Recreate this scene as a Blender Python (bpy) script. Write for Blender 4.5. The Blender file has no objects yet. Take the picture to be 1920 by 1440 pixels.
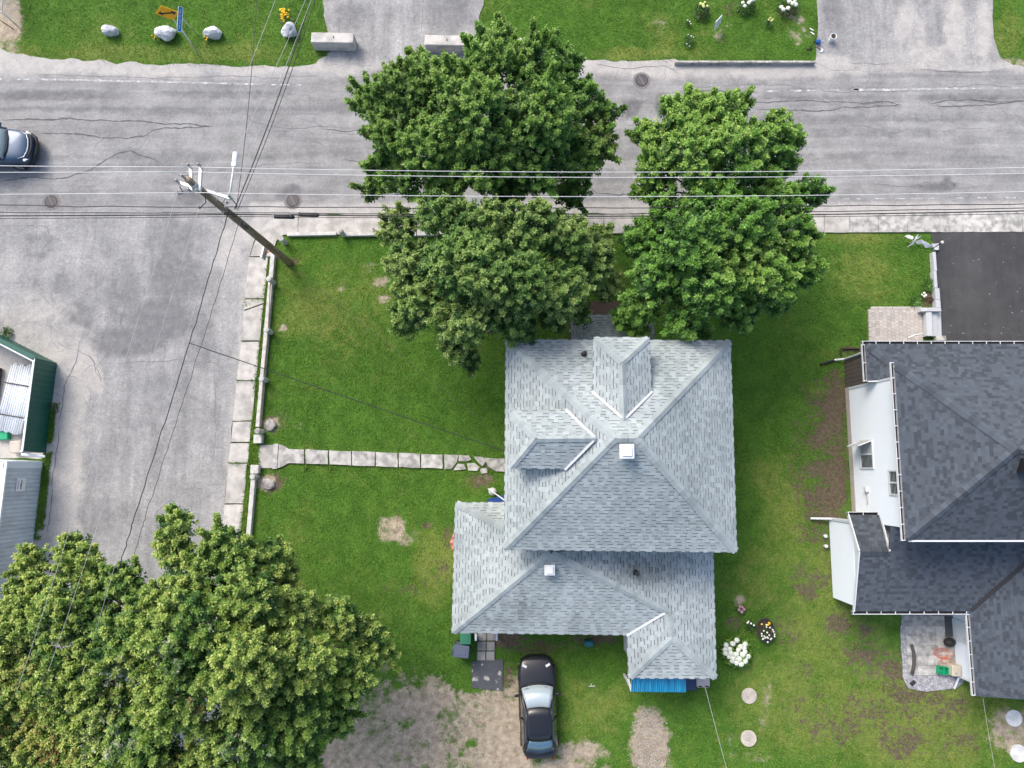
import bpy, math, random
import numpy as np
from mathutils import Vector, Matrix, Quaternion
from mathutils.geometry import delaunay_2d_cdt

random.seed(7)
RNG = np.random.default_rng(7)
R = math.radians
SC = bpy.context.scene
COL = SC.collection

# ------------------------------------------------------------------ camera
F_PX = 1330.0                      # focal length in pixels of a 1920 wide picture
TILT = math.atan(160.0 / F_PX)     # the drone looks a little north of straight down
CAM_H = 35.0
cam_d = bpy.data.cameras.new('camera')
cam_d.sensor_width = 36.0
cam_d.lens = F_PX / 1920.0 * 36.0
cam_d.clip_end = 3000.0
cam = bpy.data.objects.new('camera', cam_d)
cam.location = (0, 0, CAM_H)
cam.rotation_euler = (TILT, 0, 0)
COL.objects.link(cam)
SC.camera = cam

# ------------------------------------------------------------------ sky, sun, exposure
SUN_EL, SUN_AZ = R(47), R(-36)     # soft light from the north-west (upper left of the picture)
world = bpy.data.worlds.new('World')
SC.world = world
world.use_nodes = True
wn = world.node_tree.nodes
wl = world.node_tree.links
wn.clear()
sky = wn.new('ShaderNodeTexSky')
sky.sky_type = 'NISHITA'
sky.sun_disc = False
sky.sun_elevation = SUN_EL
sky.sun_rotation = SUN_AZ
sky.air_density = 1.0
sky.dust_density = 4.0
sky.ozone_density = 1.0
bgn = wn.new('ShaderNodeBackground')
bgn.inputs['Strength'].default_value = 0.15
won = wn.new('ShaderNodeOutputWorld')
wl.new(sky.outputs[0], bgn.inputs['Color'])
wl.new(bgn.outputs[0], won.inputs['Surface'])
sun_d = bpy.data.lights.new('sun', 'SUN')
sun_d.energy = 1.3
sun_d.angle = R(26)
sun_d.color = (1.0, 0.955, 0.885)
sun = bpy.data.objects.new('sun', sun_d)
sd = Vector((math.sin(SUN_AZ) * math.cos(SUN_EL), math.cos(SUN_AZ) * math.cos(SUN_EL), math.sin(SUN_EL)))
sun.rotation_euler = sd.to_track_quat('Z', 'Y').to_euler()
sun.location = (0, 40, 60)
COL.objects.link(sun)
SC.view_settings.view_transform = 'Standard'
SC.view_settings.look = 'None'
SC.view_settings.gamma = 1.0
SC.view_settings.use_curve_mapping = False
SC.view_settings.exposure = 0.90
try:
    SC.cycles.max_bounces = 6
    SC.cycles.transparent_max_bounces = 4
except Exception:
    pass

# ------------------------------------------------------------------ survey: where a sight line meets height z
CT, ST = math.cos(TILT), math.sin(TILT)
def g(px, py, z=0.0):
    u, v = (px - 960.0) / F_PX, (py - 720.0) / F_PX
    dx, dy, dz = u, -v * CT + ST, -v * ST - CT
    t = (z - CAM_H) / dz
    return Vector((dx * t, dy * t, z))

def g2(px, py):
    p = g(px, py)
    return (p.x, p.y)

def proj(x, y, z=0.0):
    """world -> survey pixel (numpy friendly)"""
    zz = z - CAM_H
    yc = y * CT + zz * ST
    zc = -y * ST + zz * CT
    return 960.0 + F_PX * x / (-zc), 720.0 - F_PX * yc / (-zc)

# ------------------------------------------------------------------ numpy noise
def _hash(ix, iy, seed):
    h = (ix.astype(np.int64) * 374761393 + iy.astype(np.int64) * 668265263 + seed * 1442695041) & 0x7fffffff
    h = ((h ^ (h >> 13)) * 1274126177) & 0x7fffffff
    return ((h ^ (h >> 16)) & 0xffff) / 65535.0

def vnoise(x, y, seed=0):
    x = np.asarray(x, float); y = np.asarray(y, float)
    ix, iy = np.floor(x), np.floor(y)
    fx, fy = x - ix, y - iy
    fx = fx * fx * (3 - 2 * fx); fy = fy * fy * (3 - 2 * fy)
    a, b = _hash(ix, iy, seed), _hash(ix + 1, iy, seed)
    c, d = _hash(ix, iy + 1, seed), _hash(ix + 1, iy + 1, seed)
    return (a * (1 - fx) + b * fx) * (1 - fy) + (c * (1 - fx) + d * fx) * fy

def fbm(x, y, seed=0, o=4):
    s = 0; a = .5; t = 0
    for k in range(o):
        s = s + a * vnoise(x * 2 ** k, y * 2 ** k, seed + k * 17); t += a; a *= .5
    return s / t

def sstep(a, b, x):
    t = np.clip((x - a) / (b - a + 1e-9), 0, 1)
    return t * t * (3 - 2 * t)

def in_poly(x, y, poly):
    x = np.asarray(x); y = np.asarray(y)
    inside = np.zeros(x.shape, bool)
    n = len(poly)
    for i in range(n):
        x0, y0 = poly[i]; x1, y1 = poly[(i + 1) % n]
        if y0 == y1: continue
        c = ((y0 > y) != (y1 > y)) & (x < (x1 - x0) * (y - y0) / (y1 - y0) + x0)
        inside ^= c
    return inside

# ------------------------------------------------------------------ materials
MATS = {}
def pm(name, col, rough=.85, var=.12, scale=2.0, col2=None, bump=0.0, bscale=60.0, tone=False, metal=0.0,
       spec=.4, coat=0.0, stretch=None, mixlo=.42, mixhi=.62, attr_col=None, translucent=0.0, fine=0.0, fscale=90.0):
    """procedural paint: base colour, mottling, an optional second colour in patches, fine grain and relief"""
    m = bpy.data.materials.new(name)
    m.use_nodes = True
    nt = m.node_tree; N = nt.nodes; L = nt.links
    b = N['Principled BSDF']
    b.inputs['Roughness'].default_value = rough
    b.inputs['Metallic'].default_value = metal
    b.inputs['Specular IOR Level'].default_value = spec
    if coat:
        b.inputs['Coat Weight'].default_value = coat
        b.inputs['Coat Roughness'].default_value = .04
    geo = N.new('ShaderNodeNewGeometry')
    vec = geo.outputs['Position']
    if stretch:
        mp = N.new('ShaderNodeMapping'); mp.inputs['Scale'].default_value = stretch
        L.new(vec, mp.inputs['Vector']); svec = mp.outputs[0]
    else:
        svec = vec
    if attr_col:
        at = N.new('ShaderNodeAttribute'); at.attribute_name = attr_col
        cur = at.outputs['Color']
    else:
        rgb = N.new('ShaderNodeRGB'); rgb.outputs[0].default_value = (*col, 1); cur = rgb.outputs[0]
    if col2:
        n2 = N.new('ShaderNodeTexNoise'); n2.inputs['Scale'].default_value = scale * .6; n2.inputs['Detail'].default_value = 6
        L.new(svec, n2.inputs['Vector'])
        mr = N.new('ShaderNodeMapRange'); mr.inputs['From Min'].default_value = mixlo; mr.inputs['From Max'].default_value = mixhi
        L.new(n2.outputs['Fac'], mr.inputs['Value'])
        mx = N.new('ShaderNodeMix'); mx.data_type = 'RGBA'
        L.new(mr.outputs[0], mx.inputs['Factor']); L.new(cur, mx.inputs[6]); mx.inputs[7].default_value = (*col2, 1)
        cur = mx.outputs[2]
    def mul(cur, src, lo, hi):
        mr = N.new('ShaderNodeMapRange'); mr.inputs['To Min'].default_value = lo; mr.inputs['To Max'].default_value = hi
        L.new(src, mr.inputs['Value'])
        mx = N.new('ShaderNodeMix'); mx.data_type = 'RGBA'; mx.blend_type = 'MULTIPLY'; mx.inputs['Factor'].default_value = 1
        L.new(cur, mx.inputs[6]); L.new(mr.outputs[0], mx.inputs[7])
        return mx.outputs[2]
    if var:
        n1 = N.new('ShaderNodeTexNoise'); n1.inputs['Scale'].default_value = scale; n1.inputs['Detail'].default_value = 8
        n1.inputs['Roughness'].default_value = .65
        L.new(svec, n1.inputs['Vector'])
        cur = mul(cur, n1.outputs['Fac'], 1 - 2 * var, 1 + 2 * var)
    if fine:
        n3 = N.new('ShaderNodeTexNoise'); n3.inputs['Scale'].default_value = fscale; n3.inputs['Detail'].default_value = 3
        L.new(vec, n3.inputs['Vector'])
        cur = mul(cur, n3.outputs['Fac'], 1 - 2 * fine, 1 + 2 * fine)
    if tone:
        at = N.new('ShaderNodeAttribute'); at.attribute_name = 'tone'
        mx = N.new('ShaderNodeMix'); mx.data_type = 'RGBA'; mx.blend_type = 'MULTIPLY'; mx.inputs['Factor'].default_value = 1
        L.new(cur, mx.inputs[6]); L.new(at.outputs['Fac'], mx.inputs[7]); cur = mx.outputs[2]
    L.new(cur, b.inputs['Base Color'])
    if bump:
        nb = N.new('ShaderNodeTexNoise'); nb.inputs['Scale'].default_value = bscale; nb.inputs['Detail'].default_value = 5
        L.new(vec, nb.inputs['Vector'])
        bp = N.new('ShaderNodeBump'); bp.inputs['Strength'].default_value = bump; bp.inputs['Distance'].default_value = .02
        L.new(nb.outputs['Fac'], bp.inputs['Height']); L.new(bp.outputs[0], b.inputs['Normal'])
    if translucent:
        tr = N.new('ShaderNodeBsdfTranslucent'); L.new(cur, tr.inputs['Color'])
        ms = N.new('ShaderNodeMixShader'); ms.inputs[0].default_value = translucent
        out = N['Material Output']
        L.new(b.outputs[0], ms.inputs[1]); L.new(tr.outputs[0], ms.inputs[2]); L.new(ms.outputs[0], out.inputs['Surface'])
    MATS[name] = m
    return m

# ------------------------------------------------------------------ mesh builder
class MB:
    def __init__(s):
        s.v = []; s.f = []; s.t = []
    def add(s, vs, fs, tone=1.0):
        o = len(s.v); s.v += [tuple(p) for p in vs]
        s.f += [tuple(i + o for i in f) for f in fs]
        s.t += [tone] * len(fs)
        return s
    def box(s, c, size, rz=0.0, tone=1.0, mat=None, taper=1.0, bev=0.0):
        hx, hy, hz = size[0] / 2, size[1] / 2, size[2] / 2
        if bev:
            b = min(bev, hx * .8, hy * .8, hz * .8)
            pts = []
            for z, k in ((-hz, b), (-hz + b, 0), (hz - b, 0), (hz, b)):
                w, d = hx - k, hy - k
                pts += [(-w + b, -d, z), (w - b, -d, z), (w, -d + b, z), (w, d - b, z), (w - b, d, z), (-w + b, d, z), (-w, d - b, z), (-w, -d + b, z)]
            fs = [tuple(range(7, -1, -1)), tuple(range(24, 32))]
            for r in range(3):
                for i in range(8):
                    j = (i + 1) % 8
                    fs.append((r * 8 + i, r * 8 + j, r * 8 + 8 + j, r * 8 + 8 + i))
        else:
            pts = [(-hx, -hy, -hz), (hx, -hy, -hz), (hx, hy, -hz), (-hx, hy, -hz),
                   (-hx * taper, -hy * taper, hz), (hx * taper, -hy * taper, hz), (hx * taper, hy * taper, hz), (-hx * taper, hy * taper, hz)]
            fs = [(3, 2, 1, 0), (4, 5, 6, 7), (0, 1, 5, 4), (1, 2, 6, 5), (2, 3, 7, 6), (3, 0, 4, 7)]
        M = (mat or Matrix.Rotation(rz, 4, 'Z'))
        c = Vector(c)
        return s.add([M @ Vector(p) + c for p in pts], fs, tone)
    def bar(s, a, b, w, h, up=(0, 0, 1), tone=1.0):
        a, b = Vector(a), Vector(b); d = (b - a)
        x = d.normalized(); u = Vector(up)
        y = u.cross(x)
        if y.length < 1e-4: y = Vector((0, 1, 0)).cross(x)
        y.normalize(); z = x.cross(y)
        pts = [p + y * (sy * w / 2) + z * (sz * h / 2) for p in (a, b) for sy, sz in ((-1, -1), (1, -1), (1, 1), (-1, 1))]
        return s.add(pts, [(0, 1, 2, 3), (7, 6, 5, 4), (0, 4, 5, 1), (1, 5, 6, 2), (2, 6, 7, 3), (3, 7, 4, 0)], tone)
    def tube(s, path, rad, n=8, cap=True, tone=1.0):
        path = [Vector(p) for p in path]
        if not hasattr(rad, '__len__'): rad = [rad] * len(path)
        o = len(s.v); prev = None
        for i, p in enumerate(path):
            d = (path[min(i + 1, len(path) - 1)] - path[max(i - 1, 0)])
            d = d.normalized() if d.length > 1e-9 else Vector((0, 0, 1))
            if prev is None:
                a = d.orthogonal().normalized()
            else:
                a = prev - d * prev.dot(d)
                a = a.normalized() if a.length > 1e-6 else d.orthogonal().normalized()
            prev = a; b = d.cross(a)
            for k in range(n):
                t = 2 * math.pi * k / n
                s.v.append(tuple(p + (a * math.cos(t) + b * math.sin(t)) * rad[i]))
        for i in range(len(path) - 1):
            for k in range(n):
                k2 = (k + 1) % n
                s.f.append((o + i * n + k, o + i * n + k2, o + (i + 1) * n + k2, o + (i + 1) * n + k)); s.t.append(tone)
        if cap:
            s.f.append(tuple(o + k for k in range(n - 1, -1, -1))); s.t.append(tone)
            e = o + (len(path) - 1) * n
            s.f.append(tuple(e + k for k in range(n))); s.t.append(tone)
        return s
    def lathe(s, c, prof, n=16, sx=1.0, sy=1.0, rz=0.0, tone=1.0):
        c = Vector(c); o = len(s.v); cr, sr = math.cos(rz), math.sin(rz)
        for r, z in prof:
            for k in range(n):
                t = 2 * math.pi * k / n
                x, y = r * math.cos(t) * sx, r * math.sin(t) * sy
                s.v.append((c.x + x * cr - y * sr, c.y + x * sr + y * cr, c.z + z))
        for i in range(len(prof) - 1):
            for k in range(n):
                k2 = (k + 1) % n
                s.f.append((o + i * n + k, o + i * n + k2, o + (i + 1) * n + k2, o + (i + 1) * n + k)); s.t.append(tone)
        s.f.append(tuple(o + k for k in range(n - 1, -1, -1))); s.t.append(tone)
        e = o + (len(prof) - 1) * n
        s.f.append(tuple(e + k for k in range(n))); s.t.append(tone)
        return s
    def prism(s, poly, z0, z1, tone=1.0):
        """poly: xy outline (counter-clockwise made sure)"""
        a = sum(poly[i][0] * poly[(i + 1) % len(poly)][1] - poly[(i + 1) % len(poly)][0] * poly[i][1] for i in range(len(poly)))
        if a < 0: poly = poly[::-1]
        n = len(poly)
        vs = [(p[0], p[1], z0) for p in poly] + [(p[0], p[1], z1) for p in poly]
        fs = [tuple(range(n - 1, -1, -1)), tuple(range(n, 2 * n))] + [(i, (i + 1) % n, n + (i + 1) % n, n + i) for i in range(n)]
        return s.add(vs, fs, tone)
    def build(s, name, mat, parent=None, smooth=False, sub=0, tone=False):
        me = bpy.data.meshes.new(name)
        me.from_pydata(s.v, [], s.f)
        if tone:
            at = me.attributes.new('tone', 'FLOAT', 'FACE'); at.data.foreach_set('value', s.t)
        if smooth: me.polygons.foreach_set('use_smooth', [True] * len(me.polygons))
        me.update()
        return link(name, me, mat, parent, sub)

def link(name, me, mat, parent=None, sub=0):
    o = bpy.data.objects.new(name, me)
    if mat is not None and not me.materials:
        me.materials.append(MATS[mat] if isinstance(mat, str) else mat)
    COL.objects.link(o)
    if parent is not None: o.parent = parent
    if sub:
        md = o.modifiers.new('subdivision', 'SUBSURF'); md.levels = sub; md.render_levels = sub
    return o

def tag(o, label=None, cat=None, group=None, kind=None):
    if label: o['label'] = label
    if cat: o['category'] = cat
    if group: o['group'] = group
    if kind: o['kind'] = kind
    return o

def thing(name, label, cat, loc=(0, 0, 0), rz=0.0, group=None):
    o = bpy.data.objects.new(name, None)
    o.empty_display_size = .2
    COL.objects.link(o); o.location = loc; o.rotation_euler = (0, 0, rz)
    return tag(o, label, cat, group)

def copy_tree(o, parent=None):
    c = o.copy(); COL.objects.link(c)
    if parent is not None: c.parent = parent
    for ch in [x for x in bpy.data.objects if x.parent == o]:
        copy_tree(ch, c)
    return c

def wobble(pts, step=.35, amp=.06, seed=1, closed=True):
    """subdivide an xy outline and jitter it so that edges look worn"""
    out = []
    n = len(pts)
    for i in range(n if closed else n - 1):
        a, b = Vector(pts[i][:2]), Vector(pts[(i + 1) % n][:2])
        L = (b - a).length; k = max(1, int(L / step))
        nrm = Vector((-(b - a).y, (b - a).x)); nrm = nrm / (L + 1e-9)
        for j in range(k):
            p = a + (b - a) * (j / k)
            d = (float(fbm(np.array([p.x * 1.3]), np.array([p.y * 1.3]), seed, 4)[0]) - .5) * 2.6 * amp
            p = p + nrm * d
            out.append((p.x, p.y))
    if not closed: out.append(tuple(pts[-1][:2]))
    return out

def sheet(name, outline, z, mat, res=.3, attrs=None, parent=None, area=None):
    """flat sheet with inner points (so that masks can live on it), clipped to its outline"""
    xs = [p[0] for p in outline]; ys = [p[1] for p in outline]
    x0, x1, y0, y1 = max(min(xs), -30), min(max(xs), 30), max(min(ys), -20), min(max(ys), 26)
    pts = [Vector(p) for p in outline]
    n = len(pts)
    if res:
        gx, gy = np.meshgrid(np.arange(x0 + res * .5, x1, res), np.arange(y0 + res * .5, y1, res))
        gx = gx.ravel(); gy = gy.ravel()
        gx = gx + RNG.uniform(-.2, .2, gx.size) * res; gy = gy + RNG.uniform(-.2, .2, gy.size) * res
        k = in_poly(gx, gy, outline)
        pts += [Vector((a, b)) for a, b in zip(gx[k], gy[k])]
    r = delaunay_2d_cdt(pts, [(i, (i + 1) % n) for i in range(n)], [tuple(range(n))], 1, 1e-4)
    v = [(p.x, p.y, z) for p in r[0]]
    fs = []
    for f in r[2]:
        a, b, c = (r[0][f[0]], r[0][f[1]], r[0][f[2]])
        ar = (b.x - a.x) * (c.y - a.y) - (c.x - a.x) * (b.y - a.y)
        fs.append(tuple(f) if ar > 0 else tuple(f[::-1]))
    me = bpy.data.meshes.new(name); me.from_pydata(v, [], fs)
    if attrs:
        co = np.array(v)
        for k, fn in attrs.items():
            at = me.attributes.new(k, 'FLOAT', 'POINT')
            at.data.foreach_set('value', np.clip(fn(co[:, 0], co[:, 1]), 0, 1).astype(np.float32))
    me.update()
    return link(name, me, mat, parent)
# ------------------------------------------------------------------ layered ground materials
def layermat(name, base, base2, layers, scale=1.2, rough=.92, bump=.4, bscale=45, fine=.12, fscale=70, streak=None, var=.14):
    m = bpy.data.materials.new(name); m.use_nodes = True
    nt = m.node_tree; N = nt.nodes; L = nt.links; b = N['Principled BSDF']
    b.inputs['Roughness'].default_value = rough; b.inputs['Specular IOR Level'].default_value = .25
    geo = N.new('ShaderNodeNewGeometry'); pos = geo.outputs['Position']
    def noise(sc, det=6, vec=None, rg=.6):
        n = N.new('ShaderNodeTexNoise'); n.inputs['Scale'].default_value = sc; n.inputs['Detail'].default_value = det
        n.inputs['Roughness'].default_value = rg
        L.new(vec or pos, n.inputs['Vector']); return n.outputs['Fac']
    def mixc(f, a, c):
        mx = N.new('ShaderNodeMix'); mx.data_type = 'RGBA'
        L.new(f, mx.inputs['Factor'])
        if isinstance(a, tuple): mx.inputs[6].default_value = (*a, 1)
        else: L.new(a, mx.inputs[6])
        if isinstance(c, tuple): mx.inputs[7].default_value = (*c, 1)
        else: L.new(c, mx.inputs[7])
        return mx.outputs[2]
    def rng(src, a, c, lo=0.0, hi=1.0):
        mr = N.new('ShaderNodeMapRange'); mr.inputs['From Min'].default_value = a; mr.inputs['From Max'].default_value = c
        mr.inputs['To Min'].default_value = lo; mr.inputs['To Max'].default_value = hi
        L.new(src, mr.inputs['Value']); return mr.outputs[0]
    cur = mixc(rng(noise(scale), .38, .64), base, base2)
    if streak:
        for (sx, sy, sc, amt) in streak:
            mp = N.new('ShaderNodeMapping'); mp.inputs['Scale'].default_value = (sx, sy, 1); L.new(pos, mp.inputs['Vector'])
            f = rng(noise(sc, 8, mp.outputs[0], .7), .3, .7, 1 - amt, 1 + amt)
            mx = N.new('ShaderNodeMix'); mx.data_type = 'RGBA'; mx.blend_type = 'MULTIPLY'; mx.inputs['Factor'].default_value = 1
            L.new(cur, mx.inputs[6]); L.new(f, mx.inputs[7]); cur = mx.outputs[2]
    for (attr, c1, c2, nsc, brk) in layers:
        at = N.new('ShaderNodeAttribute'); at.attribute_name = attr
        nz = rng(noise(nsc, 9, None, .7), 0.25, .75, -brk, brk)
        ad = N.new('ShaderNodeMath'); ad.operation = 'ADD'; L.new(at.outputs['Fac'], ad.inputs[0]); L.new(nz, ad.inputs[1])
        mu = N.new('ShaderNodeMath'); mu.operation = 'MULTIPLY'
        L.new(rng(ad.outputs[0], .3, .7), mu.inputs[0]); L.new(rng(at.outputs['Fac'], .02, .15), mu.inputs[1])
        lay = mixc(rng(noise(nsc * 1.7, 6), .35, .65), c1, c2)
        cur = mixc(mu.outputs[0], cur, lay)
    for amt, sc in ((var, scale * 3), (fine, fscale)):
        f = rng(noise(sc, 6, None, .7), .25, .75, 1 - amt, 1 + amt)
        mx = N.new('ShaderNodeMix'); mx.data_type = 'RGBA'; mx.blend_type = 'MULTIPLY'; mx.inputs['Factor'].default_value = 1
        L.new(cur, mx.inputs[6]); L.new(f, mx.inputs[7]); cur = mx.outputs[2]
    L.new(cur, b.inputs['Base Color'])
    bp = N.new('ShaderNodeBump'); bp.inputs['Strength'].default_value = bump; bp.inputs['Distance'].default_value = .03
    L.new(noise(bscale, 6), bp.inputs['Height']); L.new(bp.outputs[0], b.inputs['Normal'])
    MATS[name] = m
    return m

def blob(x, y, lst):
    """sum of soft spots given in survey pixels: (px, py, rx, ry, amount[, turn])"""
    u, v = proj(x, y); s = np.zeros_like(u)
    for b in lst:
        du, dv = u - b[0], v - b[1]
        if len(b) > 5:
            c, sn = math.cos(b[5]), math.sin(b[5]); du, dv = du * c + dv * sn, -du * sn + dv * c
        d = np.sqrt((du / b[2]) ** 2 + (dv / b[3]) ** 2)
        s = np.maximum(s, b[4] * sstep(1.25, .35, d))
    return s

# ------------------------------------------------------------------ what covers the ground
W2 = lambda pts: [g2(*p) for p in pts]
ROAD_PX = [(-1600, 55), (-300, 66), (-20, 84), (14, 98), (60, 104), (130, 112), (300, 121), (450, 125), (560, 125), (592, 119),
           (606, 108), (885, 108), (905, 113), (1070, 111), (1270, 115), (1530, 119), (1545, 112), (1840, 112), (1875, 112), (1900, 124),
           (1960, 130), (2300, 134), (3600, 150), (3600, 380), (1920, 397), (1540, 400), (900, 402), (540, 403), (-700, 403), (-1600, 395)]
STREET_PX = [(-700, 396), (300, 397), (545, 398), (505, 414), (484, 438), (472, 470), (468, 484), (420, 962), (372, 1440), (320, 1960), (-140, 1960),
             (-40, 1440), (18, 1290), (62, 1012), (70, 930), (84, 860), (-700, 860)]
DRIVE_A_PX = [(603, -120), (606, 30), (620, 66), (640, 84), (612, 100), (604, 122), (760, 126), (890, 122), (880, 92), (893, 60), (905, 10), (915, -120)]
DRIVE_B_PX = [(1534, -120), (1533, 60), (1528, 118), (1560, 132), (1850, 134), (1896, 128), (1872, 105), (1863, 70), (1861, -120)]
DRIVE_C_PX = [(1744, 436), (2300, 434), (2300, 645), (1764, 645), (1762, 585), (1752, 470)]
WALK_EW = (402, 439)

def road_sand(x, y):
    u, v = proj(x, y)
    s = np.zeros_like(u)
    # blown sand on the north shoulder, thin by the paint line
    edge = 150 + 8 * np.sin(u / 170) + 16 * (fbm(x * .5, y * .5, 3) - .5)
    s = np.maximum(s, sstep(edge + 12, edge - 30, v) * .85 * (v < 200))
    # south gutter
    e2 = 380 + 10 * (fbm(x * .6, y * .6, 9) - .5)
    s = np.maximum(s, sstep(e2 - 14, e2 + 10, v) * .8 * (u > 470) * (v < 420))
    # west side of the side street
    k = (v - 640) / 360
    ed = 175 - 18 * k + 30 * (fbm(x * .5, y * .5, 21) - .5)
    s = np.maximum(s, sstep(ed + 14, ed - 22, u) * .8 * sstep(560, 690, v))
    # east gutter of the side street
    gx = 470 - 48 * (v - 480) / 480
    s = np.maximum(s, sstep(gx - 30, gx - 2, u) * .52 * (v > 440))
    s = np.maximum(s, blob(x, y, [(60, 590, 110, 60, .5), (120, 640, 80, 50, .55), (30, 500, 60, 60, .35), (480, 440, 60, 30, .9),
        (170, 690, 24, 70, .9, -.3), (430, 470, 30, 60, .7), (15, 110, 120, 28, .9), (1700, 60, 60, 90, .55, .4), (1780, 90, 80, 60, .85),
        (1600, 120, 90, 26, .75), (640, 130, 50, 16, .8), (760, 130, 90, 16, .6)]))
    return s

def road_dark(x, y):
    return 1.3 * blob(x, y, [(549, 355, 26, 10, .9), (540, 372, 34, 16, .55), (360, 368, 40, 20, .75), (1245, 195, 22, 24, .95), (1185, 200, 22, 20, .8),
        (300, 600, 70, 60, .7), (240, 640, 110, 40, .6), (330, 520, 80, 70, .55), (1750, 352, 60, 12, .6), (1775, 348, 26, 12, .8), (150, 600, 50, 60, .45),
        (655, 30, 50, 40, .45), (850, 20, 60, 60, .5), (1560, 20, 30, 60, .5), (630, 90, 40, 8, .85), (1860, 396, 120, 6, .75), (1640, 60, 60, 50, .3),
        (60, 178, 260, 16, .5), (420, 176, 200, 12, .45), (1500, 182, 260, 10, .45), (1820, 182, 160, 12, .5), (1650, 250, 260, 16, .35), (1800, 300, 160, 14, .35),
        (300, 300, 160, 40, .35), (700, 200, 140, 20, .4), (1150, 330, 60, 20, .4), (330, 450, 90, 60, .45), (300, 205, 900, 11, .42), (1600, 222, 620, 11, .40), (900, 292, 1500, 11, .36), (1700, 330, 500, 9, .36), (345, 700, 16, 400, .36), (240, 800, 14, 300, .34), (230, 560, 60, 80, .45), (380, 640, 40, 90, .4), (300, 780, 60, 140, .35), (200, 900, 30, 120, .3), (70, 460, 60, 50, .4), (120, 530, 40, 40, .4), (330, 600, 70, 50, .5)])

def lawn_sand(x, y):
    u, v = proj(x, y)
    n = fbm(x * .9, y * .9, 5)
    s = blob(x, y, [(735, 992, 36, 32, .78), (760, 1010, 26, 20, .6), (508, 796, 20, 18, .8), (500, 905, 22, 20, .9), (560, 800, 14, 10, .4),
        (1218, 1400, 44, 80, 1.15), (1212, 1340, 34, 20, .7), (1090, 1410, 60, 26, .85), (1050, 1440, 70, 26, .9), (1225, 1480, 44, 70, 1),
        (720, 560, 16, 10, .6), (715, 530, 22, 16, .62), (690, 500, 16, 12, .4), (640, 540, 14, 8, .45), (530, 614, 12, 7, .8), (660, 580, 12, 10, .35), (1500, 65, 34, 22, .45, .5), (1495, 35, 18, 14, .6),
        (1348, 64, 14, 16, .55), (1366, 44, 10, 7, .4), (1440, 1310, 12, 50, .38), (1415, 1420, 40, 14, .38), (1432, 1345, 14, 30, .3), (1370, 1395, 12, 46, .3),
        (1895, 1370, 50, 50, .75), (1240, 40, 26, 24, .3), (850, 860, 24, 16, .2), (1388, 1125, 14, 14, .7), (910, 895, 24, 20, .3), (855, 640, 30, 20, .25),
        (20, 40, 26, 70, .9), (0, 20, 30, 90, 1.0), (1905, 118, 30, 14, .6)])
    # the worn parking ground south-west of the house
    yard = [(-200, 2200), (560, 1500), (610, 1400), (640, 1345), (690, 1290), (720, 1262), (742, 1236), (790, 1252), (830, 1265), (870, 1300), (905, 1312), (950, 1270), (960, 1230), (1000, 1225),
            (1015, 1240), (1002, 1330), (1020, 1432), (1150, 1436), (1170, 1500), (1100, 2200)]
    ju = u + 50 * (fbm(x * .8, y * .8, 61) - .5) + 26 * (fbm(x * 2.7, y * 2.7, 62) - .5); jv = v + 50 * (fbm(x * .8, y * .8, 63) - .5) + 26 * (fbm(x * 2.7, y * 2.7, 64) - .5)
    k = in_poly(ju, jv, yard).astype(float)
    wear = .62 + .75 * (fbm(x * .55 + 9, y * .35, 31) - .32)
    s = np.maximum(s, k * wear * sstep(1180, 1330, v + 60 * (n - .5)) * np.where(u > 930, .72, 1.0))
    s = np.maximum(s, k * .9 * sstep(.5, .62, fbm(x * .45, y * .3, 44)) * sstep(1240, 1330, v))
    s = s - .9 * blob(x, y, [(835, 1350, 40, 60, .45), (870, 1390, 30, 20, .4), (800, 1290, 30, 18, .5)]) * sstep(.45, .6, fbm(x * 1.3, y * 1.3, 8))
    return s

def lawn_soil(x, y):
    n = fbm(x * 1.5, y * 1.5, 12); n2 = fbm(x * .45, y * .45, 77)
    s = blob(x, y, [(1565, 760, 34, 80, .8), (1535, 930, 50, 110, .6), (1555, 1060, 50, 60, .5), (1500, 870, 30, 110, .4), (1600, 1200, 60, 60, .36), (1480, 1180, 40, 60, .25), (1660, 1350, 110, 60, .38), (1520, 1330, 60, 60, .3), (1800, 1400, 60, 40, .4), (1562, 900, 34, 120, .95), (1545, 850, 50, 130, .7), (1585, 1000, 16, 60, .8), (1530, 740, 40, 40, .5),
        (1515, 1000, 30, 30, .55), (1510, 1090, 34, 50, .5), (1570, 1170, 30, 40, .5), (1640, 1240, 60, 40, .55), (1700, 1290, 60, 50, .55), (1620, 1340, 70, 50, .55), (1560, 1370, 50, 40, .5),
        (1770, 1320, 60, 40, .5), (1690, 1390, 60, 40, .5), (1500, 1260, 30, 30, .35), (1615, 1120, 40, 30, .4), (1742, 555, 18, 26, 1.0), (1600, 655, 26, 7, 1),
        (960, 1200, 50, 20, .75), (1010, 1215, 70, 18, .6), (950, 1290, 22, 60, .6), (1120, 1200, 60, 10, .7), (1378, 16, 26, 14, .7), (1480, 22, 24, 12, .7), (1316, 26, 14, 12, .5),
        (800, 985, 16, 10, .4), (900, 900, 30, 20, .5), (925, 870, 26, 14, .55), (520, 790, 30, 26, .5), (510, 905, 30, 26, .5), (1375, 1170, 20, 18, .5),
        (760, 1100, 60, 20, .3), (820, 1080, 40, 40, .3), (840, 1010, 12, 30, .6), (1000, 610, 160, 30, .35), (70, 960, 9, 80, .5), (550, 492, 10, 8, 1)])
    return np.clip(s * 1.3, 0, 1.2) * np.clip(.15 + 2.0 * (n - .14), 0, 1.7) * (.6 + .8 * n2) * (s > .05)

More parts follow.
